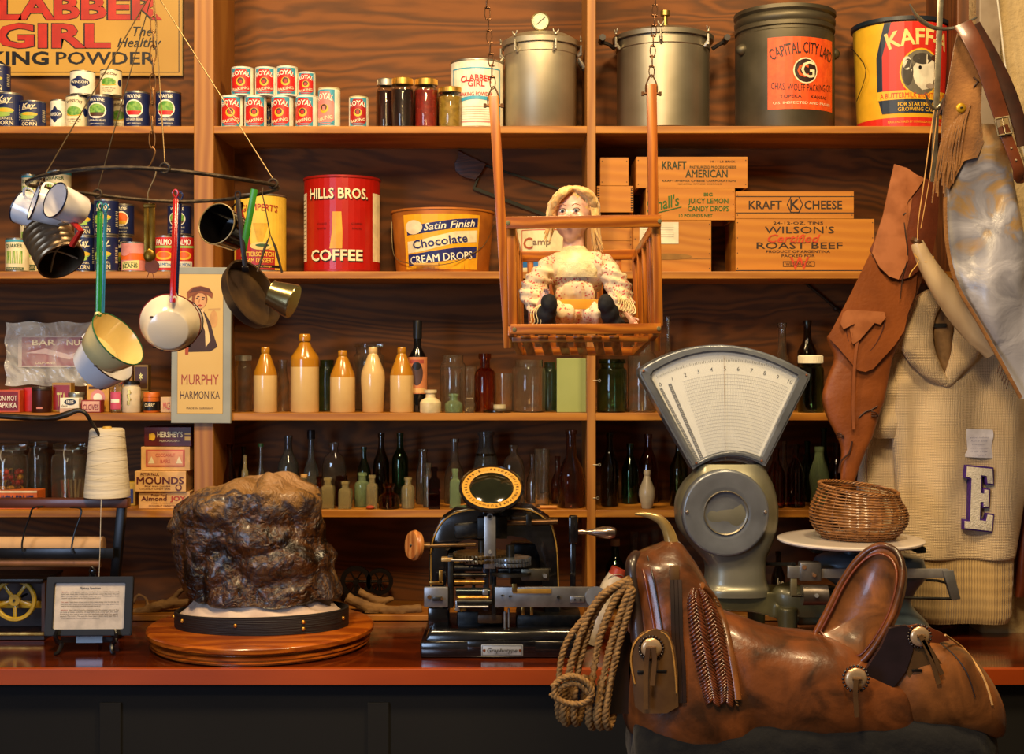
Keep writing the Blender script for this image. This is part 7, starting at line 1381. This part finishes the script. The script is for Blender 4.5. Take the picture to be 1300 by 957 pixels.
# powder horn
t=T('powder_horn','curved cream and brown powder horn hanging over the sweater collar','horn',W(1215,435,yh));k=S(yh)
HN=M('d0b894',.25,c2='8a6444',scale=5,st=(1,1,.6),lo=.42,hi=.75,coat=.5)
yq_=-.40;P_=[W(x,y,yq_) for x,y in((1164,308),(1172,326),(1184,347),(1200,370),(1219,394),(1240,416),(1266,438))];bm=B();tube(bm,P_,[8.5*k,10.5*k,13*k,16*k,19*k,21*k,22*k],24,sub=4);O('horn',bm,HN,t,60,world=True)
bm=B();tube(bm,[P_[0]+V((.004,0,.006)),P_[0]+V((-.002,0,-.003))],[8.9*k,9.2*k],20);O('dark_tip',bm,M('4a2c14',.35),t,60,world=True);bm=B();c=W(1175,331,yq_);tube(bm,[c+V((-.02,-.012,.004)),c+V((-.006,-.024,-.006)),c+V((.014,-.02,.002)),c+V((.022,-.006,.012))],.0018,6,sub=3);tube(bm,[W(1160,322,yq_-.02),W(1166,332,yq_-.02),W(1157,345,yq_-.025),W(1154,352,yq_-.02)],.0016,6,sub=3);O('horn_cord',bm,M('d8a850',.6),t,world=True)
# chaps
yc_=-.52;cm,nt,b=nodes('chap_leather');L_=nt.links.new;cc=coords(nt);sx=N(nt,'ShaderNodeSeparateXYZ');L_(cc,sx.inputs[0])
n1_=N(nt,'ShaderNodeTexNoise');n1_.inputs['Scale'].default_value=9;n1_.inputs['Detail'].default_value=6;n1_.inputs['Distortion'].default_value=.8;L_(cc,n1_.inputs['Vector']);mu=N(nt,'ShaderNodeMath',operation='MULTIPLY_ADD');L_(sx.outputs['Z'],mu.inputs[0]);mu.inputs[1].default_value=.6;mu.inputs[2].default_value=.13
m2=N(nt,'ShaderNodeMath',operation='SUBTRACT');L_(n1_.outputs[0],m2.inputs[1]);L_(mu.outputs[0],m2.inputs[0]);m3=N(nt,'ShaderNodeMath',operation='ADD');L_(m2.outputs[0],m3.inputs[0]);m3.inputs[1].default_value=.5
r=N(nt,'ShaderNodeValToRGB');e=r.color_ramp.elements;e[0].position=.28;e[0].color=lin('a4a4b0');e[1].position=.68;e[1].color=lin('8a5a2c');q=e.new(.46);q.color=lin('787884');q=e.new(.54);q.color=lin('8e7450');L_(m3.outputs[0],r.inputs[0]);L_(r.outputs[0],b.inputs['Base Color']);b.inputs['Roughness'].default_value=.3;b.inputs['Coat Weight'].default_value=.4;b.inputs['Coat Roughness'].default_value=.25
bp=N(nt,'ShaderNodeBump');bp.inputs['Strength'].default_value=.35;bp.inputs['Distance'].default_value=.02;L_(n1_.outputs[0],bp.inputs['Height']);L_(bp.outputs[0],b.inputs['Normal'])
SUE=M('8a5c28',.85,c2='6e4418',scale=16,lo=.3,hi=.7,bump=.3,bscale=120,sheen=.3)
t=T('leather_chaps','worn grey-white leather chaps with tan suede top and fringe, at the upper right','chaps',W(1260,505,yc_))
def crel(px,py,f):return .014*noise.noise(V((px/30,py/70,2)))+.020*math.sin((px+py*.42)/22)*min(1,max(0,(py-190)/80))
bm=B();rows(bm,[(158,1226,1262,.012),(170,1214,1272,.02),(185,1206,1277,.025),(210,1201,1283,.03),(250,1199,1290,.034),(290,1200,1297,.036),(330,1206,1305,.036),(360,1216,1310,.035),(400,1238,1316,.032),(440,1262,1320,.028),(480,1284,1324,.02),(506,1296,1326,.012)],yc_,.03,seg=90,sub=7,ex=2.4,rel=crel);lg=O('leg',bm,cm,t,60,world=True,label='shiny worn grey-white leather leg')
slab('suede_top',[(1220,30),(1228,45),(1236,70),(1246,92),(1245,102),(1238,112),(1236,125),(1230,140),(1236,160),(1250,180),(1240,200),(1222,205),(1205,240),(1199,230),(1198,200),(1196,160),(1198,135),(1206,95),(1212,60)],yc_-.03,.006,SUE,rel=lambda px,py:.012*math.sin(px/9+py/60))
bm=B()
rn=random.Random(8)
for i in range(16):
    x=1232-i*2.2;y=132+i*2.4;q=[W(x,y,yc_-.045),W(x-6-rn.random()*3,y+22,yc_-.05-.004*rn.random()),W(x-11-rn.random()*4,y+50+rn.random()*10,yc_-.048),W(x-14-rn.random()*5,y+72+rn.random()*22,yc_-.045)];ribbon(bm,q,.0028,.0009,wl=(1,.6))
O('fringe',bm,SUE,t,world=True)
bm=B();c=W(1220,137,yc_-.05);mt=Matrix.Translation(c)@Matrix.Rotation(PI/2,4,'X');lathe(bm,[(0,.004),(.010,.004),(.0135,.002),(.0145,0),(0,-.002)],24,mt);O('concho',bm,M('b88c1c',.35,.5),t,world=True);bm=B();tube(bm,[c+V((-.004,-.006,0)),c+V((.003,-.006,.001))],.002,6);O('concho_slot',bm,BLK,t,world=True)
bm=B()
for i in range(5):
    x=1270+i*2.8;tube(bm,[W(x,462+i*5,yc_-.03),W(x-4,474+i*5,yc_-.035)],.0014,6)
tube(bm,[W(1236,98,yc_-.04),W(1242,103,yc_-.05),W(1236,110,yc_-.045)],.0025,6);tube(bm,[W(1200,120,yc_-.04),W(1196,136,yc_-.05),W(1190,148,yc_-.05)],.003,6,sub=3);O('lacing',bm,M('3a1e10',.6),t,world=True)
bm=B();tube(bm,[W(x,y,yc_-.034) for x,y in((1200,250),(1201,295),(1207,335),(1218,368),(1240,405),(1263,445),(1285,485),(1296,505))],.006,8,sub=4,flat=.6);O('edge_binding',bm,SUE,t,world=True,label='tan edge of the leg')
# gun belt
yb2=-.58;BL=M('6a3418',.4,c2='4c2410',scale=14,coat=.3,lo=.3,hi=.7,bump=.1)
t=T('buckled_belt','wide brown leather belt with a square buckle draped over the chaps','belt',W(1290,230,yb2))
bm=B();ribbon(bm,[W(1222,30,yb2+.01),W(1234,50,yb2-.01),W(1250,85,yb2-.015),W(1262,120,yb2-.015),W(1272,150,yb2-.01)],.0265,.003,wl=(1.0,.8));O('belt_strap',bm,BL,t,60,world=True)
bm=B();ribbon(bm,[W(1236,32,yb2+.03),W(1258,70,yb2+.03),W(1278,110,yb2+.03),W(1292,150,yb2+.03),W(1300,185,yb2+.03)],.02,.003);O('belt_strap',bm,M('3a1c10',.45,c2='2a140c',scale=14),t,60,world=True)
bm=B();ribbon(bm,[W(1272,160,yb2-.018),W(1280,180,yb2-.02),W(1288,200,yb2-.02),W(1293,215,yb2-.016),W(1294,226,yb2-.004),W(1300,222,yb2+.01)],.0165,.003);O('belt_tip',bm,BL,t,60,world=True)
bm=B();c=W(1274,160,yb2-.026);Rz=Matrix.Rotation(-.2,3,'Y')
for a,b_ in(((-.02,-.024),(.02,-.024)),((.02,-.024),(.02,.024)),((.02,.024),(-.02,.024)),((-.02,.024),(-.02,-.024))):tube(bm,[c+Rz@V((a[0],0,a[1])),c+Rz@V((b_[0],0,b_[1]))],.0032,8)
tube(bm,[c+Rz@V((0,0,.022)),c+Rz@V((0,-.004,-.024))],.0024,8);O('buckle',bm,M('a89878',.3,.85),t,world=True)
bm=B()
for x,y in((1284,188),(1290,203)):
    q=W(x,y,yb2-.025);lathe(bm,[(0,.002),(.002,.002),(.003,0)],10,Matrix.Translation(q)@Matrix.Rotation(PI/2,4,'X'))
O('eyelets',bm,M('c8b898',.4,.6),t,world=True)
bm=B();rows(bm,[(636,1301,1325,.02),(660,1298,1325,.03),(700,1292,1325,.035),(740,1290,1325,.03),(757,1288,1325,.02)],-.165,.03,seg=30,sub=4,rel=lambda px,py,f:.01*math.sin(px/4));solo('leather_vest',bm,LD,'edge of a dark brown leather garment at the right picture border, below the sweater shoulder','vest')
# ---- lasso
YRp=-1.47
t=T('lasso','coiled tan braided lasso rope hanging from the front of the saddle','rope',W(755,930,YRp));RP=M('9a7440',.8,c2='74522a',scale=120,lo=.3,hi=.7,bump=.3)
yy=YRp
co_=[[(800,735),(775,750),(757,775),(744,810),(734,850),(728,900)],[(801,738),(783,757),(768,790),(757,830),(748,905)],[(802,745),(792,768),(780,803),(769,845),(759,905)],[(797,738),(766,757),(742,784),(721,812),(711,845),(708,895)],[(799,736),(770,751),(750,776),(734,815),(722,855),(715,900)],[(803,748),(797,778),(787,812),(777,855),(769,905)]]
for i,c_ in enumerate(co_):
    y=yy-.012*(i%3)-.006;rr_=.009 if i!=3 else .0075
    q=[W(a,b_,y) for a,b_ in c_];e=q[-1];q+=[e+V((.004,.012,-.03)),e+V((.012,.03,-.035)),e+V((.02,.045,-.01)),e+V((.03,.05,.06))]
    bm=B();rope(bm,q,rr_,.034);O('coil',bm,RP,t,60,world=True)
bm=B();rope(bm,[W(x,y,yy-.05) for x,y in((702,872),(712,862),(728,858),(745,866),(752,880),(742,892),(722,893),(706,885),(704,870))],.007,.03);rope(bm,[W(x,y,yy-.045) for x,y in((700,884),(716,870),(734,868),(748,880))],.007,.03);O('wrapping_turns',bm,RP,t,60,world=True)
# ---- saddle
ya=-1.4;kS=S(ya)
t=T('saddle','brown western saddle with a pale horn and braided pommel in front of the counter','saddle',V((W(1010,0,ya).x,ya,.62)))
SL=M('7c441e',.34,c2='3c2210',scale=9,lo=.38,hi=.66,coat=.35,bump=.12,bscale=60,dist=1.2,detail=6);SL2=M('8c5426',.36,c2='4c2c12',scale=10,lo=.38,hi=.68,coat=.3,dist=1.2,detail=6,bump=.08,bscale=70);SD=M('2c1812',.4,c2='1c100c',scale=10,coat=.4);SB=M('6a4a24',.5,c2='4a3018',scale=14,lo=.3,hi=.7);SR=M('7c3a1a',.35,c2='5c2812',scale=10,coat=.4)
def cols(bm,cl,yc,seg=44,sub=4,ex=2.6):
    """loft along X: (px, top py, bottom py, half depth, y offset)"""
    A=smooth([V(c[:3]) for c in cl],sub);D_=smooth([V((c[3],c[4] if len(c)>4 else 0,0)) for c in cl],sub);R=[]
    for p,d in zip(A,D_):
        a=W(p.x,p.y,yc);b_=W(p.x,p.z,yc);h=(a.z-b_.z)/2;cz=(a.z+b_.z)/2;ring=[]
        for i in range(seg):
            th=2*PI*i/seg;c_=math.cos(th);s=math.sin(th);ring.append(bm.verts.new(V((a.x,yc+d.y-d.x*math.copysign(abs(c_)**(2/ex),c_),cz+h*math.copysign(abs(s)**(2/ex),s)))))
        R.append(ring)
    for A_,B_ in zip(R,R[1:]):
        for i in range(seg):j=(i+1)%seg;bm.faces.new([A_[i],A_[j],B_[j],B_[i]])
    bm.faces.new(R[0]);bm.faces.new(R[-1][::-1])
bm=B();rows(bm,[(686,842,862,.02),(690,836,866,.03),(697,818,871,.05),(704,806,876,.065),(711,799,881,.08),(722,797,888,.09),(738,798,897,.10),(755,800,905,.11),(775,800,914,.12),(800,798,928,.13),(830,794,948,.14),(870,790,975,.15),(905,790,980,.15),(925,796,980,.14)],ya,.1,seg=64,sub=5,ex=2.5)
cols(bm,[(870,772,940,.05),(890,770,940,.09),(915,774,940,.12),(940,783,940,.135),(965,792,940,.14),(990,799,940,.145),(1020,802,940,.15),(1045,806,940,.15),(1070,815,940,.145),(1100,828,940,.14),(1130,840,940,.13),(1150,852,940,.1)],ya)
bm=remesh(bm,.007,6);sb_=O('seat_and_fork',bm,SL,t,70,world=True);bv=bvof(sb_)
H_=lambda x,y,o=.002:hit(bv,x,y,o,ya-.1)
bm=B();tube(bm,[W(806,652.5,ya),W(816,652.5,ya),W(827,655,ya),(W(837,659,ya)),W(845,668,ya),W(850,679,ya),W(853,692,ya),W(855,705,ya)],[1.2*kS,3.*kS,4.3*kS,5.6*kS,7*kS,8*kS,9.5*kS,12*kS],20,sub=4);O('horn',bm,M('b89a5c',.25,.35,c2='9a7c44',scale=20,coat=.3),t,60,world=True,label='pale metal horn')
# pommel edge roll and welts
bm=B();tube(bm,[H_(x,y,.0) for x,y in((808,704),(803,716),(805,745),(809,780),(812,815))],[.012,.016,.018,.02,.02],14,sub=4);O('pommel_roll',bm,SD,t,60,world=True)
bm=B();tube(bm,[H_(x,y,.003) for x,y in((810,704),(818,730),(825,765),(831,800),(833,815))],.0032,8,sub=4);O('red_welt',bm,SR,t,60,world=True)
bm=B();tube(bm,[H_(x,y,.003) for x,y in((822,706),(829,732),(835,765),(840,795),(843,812))],.002,8,sub=4);O('stitched_line',bm,SD,t,60,world=True)
# slot and strings
bm=B();c=H_(856,727,.004);box(bm,c,(12*kS,.01,18*kS),bev=.002);O('leather_keeper',bm,SB,t,world=True);bm=B()
for dx in(0,5,10):ribbon(bm,[H_(x+dx,y,.005) for x,y in((853,736),(854,770),(855,810),(858,850),(859,892))],.0042,.0016)
O('saddle_strings',bm,SD,t,world=True)
# braided roll
bm=B();P_=[(886,748,878,894),(895,758,873,905),(0,780,874,914),(0,805,877,921),(0,830,882,926),(0,855,888,930),(0,875,893,932),(0,890,897,930)]
ed=smooth([V((p[1],p[2],p[3])) for p in P_],4);ys2=[];rws=36
for j in range(rws):
    f=j/(rws-1)*(len(ed)-1);i=min(int(f),len(ed)-2);e_=ed[i].lerp(ed[i+1],f-i);n=2
    for c_ in range(n*2):
        u=(c_+.5)/(n*2);x=e_.y+(e_.z-e_.y)*u;y=e_.x+(3 if c_%2 else 0);p=H_(x,y,.004);sgn=1 if c_%2 else -1;w_=(e_.z-e_.y)/(n*2)*kS
        ellip(bm,p,(w_*.8,.006,.0042),Matrix.Rotation(sgn*.75,3,'Y'),8)
O('braided_roll',bm,M('6a3418',.3,c2='4a2410',scale=60,coat=.6),t,60,world=True,label='braided leather roll')
bm=B();tube(bm,[H_(x,y,.001) for x,y in((890,744),(905,760),(918,790),(926,825),(932,860),(936,888))],.010,10,sub=4);O('swell_edge',bm,SL2,t,60,world=True)
bm=B()
for j in range(34):
    f=j/33;x=908+28*f**.7;y=760+135*f;p=H_(x,y,.006);ellip(bm,p,(.0045,.003,.002),Matrix.Rotation(.6,3,'Y'),8)
O('laced_edge',bm,SB,t,60,world=True)
# front skirt with concho
slp=[(806,868),(800,840),(803,815),(815,802),(832,797),(848,802),(856,820),(860,850),(861,896),(846,904),(816,904),(806,896)]
ym=min(H_(x,y,0).y for x,y in slp[:9])
slab('skirt_tab',slp,ym-.006,.008,SB,par=t,rel=lambda px,py:.006*math.sin((px-795)/70*PI))
slab('front_skirt',[(796,800),(802,806),(798,850),(800,905),(768,905),(768,880),(775,850),(786,820)],ya-.06,.012,SD,par=t)
bm=B();tube(bm,[V((W(x,y,ym-.014))) for x,y in((806,868),(801,840),(805,818),(818,804),(832,800),(846,806),(853,822),(857,850),(859,880))],.0018,6,sub=4);O('tab_stitching',bm,M('b8843c',.5),t,world=True)
def concho(px,py,y,r,strap):
    c=W(px,py,y);mt=Matrix.Translation(c)@Matrix.Rotation(PI/2,4,'X');bm=B();lathe(bm,[(0,.004),(r*.6,.005),(r*.9,.003),(r,0),(0,-.001)],32,mt);o=O('concho',bm,M('d8b890',.28,.5,c2='c0a078',scale=20),t,60,world=True,label='pale round metal concho')
    bm=B()
    for i in range(22):a=2*PI*i/22;ellip(bm,c+V((r*1.15*math.cos(a),.003,r*1.15*math.sin(a))),(r*.14,.003,r*.14),seg=8)
    O('rosette',bm,SD,t,60,world=True)
    bm=B()
    for q in strap:ribbon(bm,[W(a,b_,y-.012) for a,b_ in q],.005,.0018)
    tube(bm,[c+V((-r*.4,-.007,r*.1)),c+V((r*.4,-.007,r*.1))],.004,8);O('concho_strap',bm,SB,t,world=True)
concho(827,823,ym-.02,13*S(ym),[[(823,822),(821,840),(820,860),(820,900)],[(829,822),(831,838),(828,870)]])
bm=B();box(bm,W(815,853,ym-.014),(.02,.006,.007),bev=.002);box(bm,W(840,852,ym-.014),(.022,.006,.007),bev=.002);O('dark_slots',bm,BLK,t,world=True)
# cantle: a dished oval leaning back, facing the rider and a little the viewer
cn=V((-.60,-.70,.38)).normalized();cc0=W(1088,760,ya-.02)
def cp(px,py,off=0):
    d=(W(px,py,1.)-EYE).normalized();k_=(cc0-EYE).dot(cn)/d.dot(cn);return EYE+d*k_-cn*off
co2=smooth([V((x,y,0)) for x,y in((1034,806),(1045,786),(1056,764),(1068,740),(1084,716),(1100,700),(1116,692),(1130,694),(1140,702),(1146,716),(1146,736),(1141,760),(1132,785),(1118,810),(1104,830),(1090,842),(1070,838),(1050,826))]+[V((1034,806,0))],4)[:-1]
m_=V((1090,772,0));bm=B();rg=[];lv=((1.,.014),(1.03,.006),(1.0,0),(.93,-.002),(.88,.004),(.7,.018),(.4,.028),(.15,.031))
for s,o_ in lv:rg.append([bm.verts.new(cp(m_.x+(p.x-m_.x)*s,m_.y+(p.y-m_.y)*s,o_)) for p in co2])
bk=[[bm.verts.new(cp(m_.x+(p.x-m_.x)*s,m_.y+(p.y-m_.y)*s,o_)) for p in co2] for s,o_ in((.97,.03),(.8,.055),(.4,.07))]
seq=bk[::-1]+rg
for A_,B_ in zip(seq,seq[1:]):
    n=len(A_)
    for i in range(n):j=(i+1)%n;bm.faces.new([A_[i],A_[j],B_[j],B_[i]])
bm.faces.new(seq[0]);bm.faces.new(seq[-1][::-1]);O('cantle',bm,SL2,t,70,world=True)
for s,r_,m in((.99,.0075,SL),(.86,.0028,SR)):
    bm=B();tube(bm,[cp(m_.x+(p.x-m_.x)*s,m_.y+(p.y-m_.y)*s,-.001) for p in co2],r_,10,closed=True);O('cantle_binding',bm,m,t,70,world=True)
# rear skirt
bm=B();cols(bm,[(1092,835,930,.10),(1110,812,930,.12),(1130,800,930,.13),(1150,797,930,.14),(1180,800,930,.145),(1205,810,930,.145),(1225,825,930,.14),(1242,846,930,.13),(1254,868,930,.11),(1261,885,930,.08)],ya+.01);bm=remesh(bm,.007,5);rs=O('rear_skirt',bm,SL2,t,70,world=True);bv=bvof(rs)
slab('rear_housing',[(1128,797),(1150,793),(1158,800),(1158,825),(1150,850),(1135,870),(1110,885),(1095,870),(1098,850),(1118,820)],min(H_(x,y,0).y for x,y in((1130,830),(1150,850),(1110,860)))-.004,.012,M('2a1c22',.4,c2='1e141a',scale=10,coat=.4),par=t)
slab('rear_cap',[(1150,795),(1165,792),(1180,796),(1196,803),(1205,812),(1190,816),(1160,812),(1152,806)],H_(1178,812,0).y-.006,.008,SR,par=t)
bm=B();tube(bm,[H_(x,y,.003) for x,y in((1200,806),(1222,822),(1240,845),(1252,868),(1260,895))],.0025,6,sub=4);O('skirt_edge',bm,M('c89858',.5),t,world=True)
bm=B();tube(bm,[H_(x,y,.003) for x,y in((1192,815),(1212,832),(1228,855),(1238,885))],.0014,6,sub=4);O('skirt_tooling',bm,SD,t,world=True)
yq=H_(1170,830,0).y-.012;slab('concho_tab',[(1152,815),(1165,808),(1178,815),(1190,835),(1204,855),(1204,866),(1185,870),(1160,870),(1148,850)],yq,.008,SB,par=t)
concho(1168,808,yq-.01,12.5*S(yq),[[(1168,806),(1176,822),(1184,842),(1192,868)],[(1172,812),(1184,832),(1196,856)]]);bm=B();box(bm,W(1164,851,yq-.008),(.022,.006,.006),bev=.002);box(bm,W(1188,852,yq-.008),(.016,.006,.006),bev=.002);O('dark_slots',bm,BLK,t,world=True)
bv=bvof(sb_);yq=H_(1087,862,0).y-.01;concho(1087,862,yq-.02,14*S(yq),[[(1087,862),(1086,880),(1088,910)]])
# pad and stand
bm=B();cols(bm,[(800,890,985,.13),(830,880,985,.15),(900,880,985,.158),(1050,880,985,.16),(1180,880,985,.155),(1230,890,985,.13),(1250,905,985,.08)],ya+.012);bm=remesh(bm,.008,3);rough_up(bm,.004,20,2);solo('saddle_pad',bm,M('0c0a09',.95,sheen=.1,scale=60,bump=.3),'black wool pad under the saddle','pad',sm=70)
t=T('saddle_stand','dark wooden stand under the saddle, in shadow in front of the counter','stand',V((W(1010,0,ya).x,ya,0)))
a=W(850,958,ya);b_=W(1200,958,ya);bm=B();box(bm,((a.x+b_.x)/2,ya,a.z-.03),(b_.x-a.x,.16,.05),bev=.006);O('top_rail',bm,M('140e0a',.6),t,world=True)
for x in(a.x+.05,b_.x-.05):
    for s in(-1,1):bm=B();beam(bm,V((x,ya+s*.05,a.z-.055)),V((x,ya+s*.22,.0)),.05,.04,V((1,0,0)),bev=.003);O('leg',bm,M('140e0a',.6),t,world=True)

t=T('stoppered_bottle','white swing-top bottle neck with a red band, tilted behind the coiled lasso','bottle',W(772,790,-.3))
bm=B();a=W(748,815,-.3);b_=W(784,726,-.3);tube(bm,[a,a.lerp(b_,.4),a.lerp(b_,.8),b_],[.036,.036,.033,.022],20,sub=3);O('body',bm,M('d0c0a8',.3,coat=.4),t,60,world=True)
bm=B();tube(bm,[a.lerp(b_,.9),b_+(b_-a)*.05],[.0272,.023],20);O('collar',bm,M('a8402c',.4),t,60,world=True)
bm=B();c=a.lerp(b_,.93);tube(bm,[c+V((-.026,-.012,-.03)),c+V((-.022,-.022,0)),c+V((0,-.028,.012)),c+V((.022,-.022,.006)),c+V((.028,-.01,-.02))],.0012,6,sub=4);O('wire_bail',bm,ALU2,t,60,world=True)
# ================= light and camera
w=bpy.data.worlds.new('w');sc.world=w;w.use_nodes=True;bg=w.node_tree.nodes['Background'];bg.inputs[0].default_value=(1,.68,.38,1);bg.inputs[1].default_value=.10
def area(loc,at,sx,sy,e,col,shape='RECTANGLE'):
    l=bpy.data.lights.new('lamp','AREA');l.shape=shape;l.size=sx;l.size_y=sy;l.energy=e;l.color=col;o=bpy.data.objects.new('lamp',l);C.objects.link(o);o.location=loc
    o.rotation_euler=(V(at)-V(loc)).to_track_quat('-Z','Y').to_euler();return o
WARM=(1,.72,.38);COOL=(.5,.68,1)
area((-1.3,-2.0,4.2),(-.9,.1,1.7),.45,.45,78,WARM)
area((1.0,-2.0,4.2),(.8,.1,1.7),.45,.45,78,WARM)
area((-.1,-3.0,3.6),(0,-.4,1.2),.5,.5,66,WARM)
area((-2.3,-4.3,1.9),(.5,-.4,1.4),1.0,1.5,60,COOL)
cam=bpy.data.cameras.new('camera');cam.sensor_width=36;cam.lens=36*FP/1300;cam.shift_y=-(478.5-CY)/1300;cam.clip_start=.05
co=bpy.data.objects.new('camera',cam);C.objects.link(co);co.location=(0,-CD,ZC);co.rotation_euler=(PI/2,0,0);sc.camera=co
sc.view_settings.view_transform='Standard';sc.view_settings.look='None';sc.view_settings.gamma=1;sc.view_settings.use_curve_mapping=False;sc.view_settings.exposure=-.04
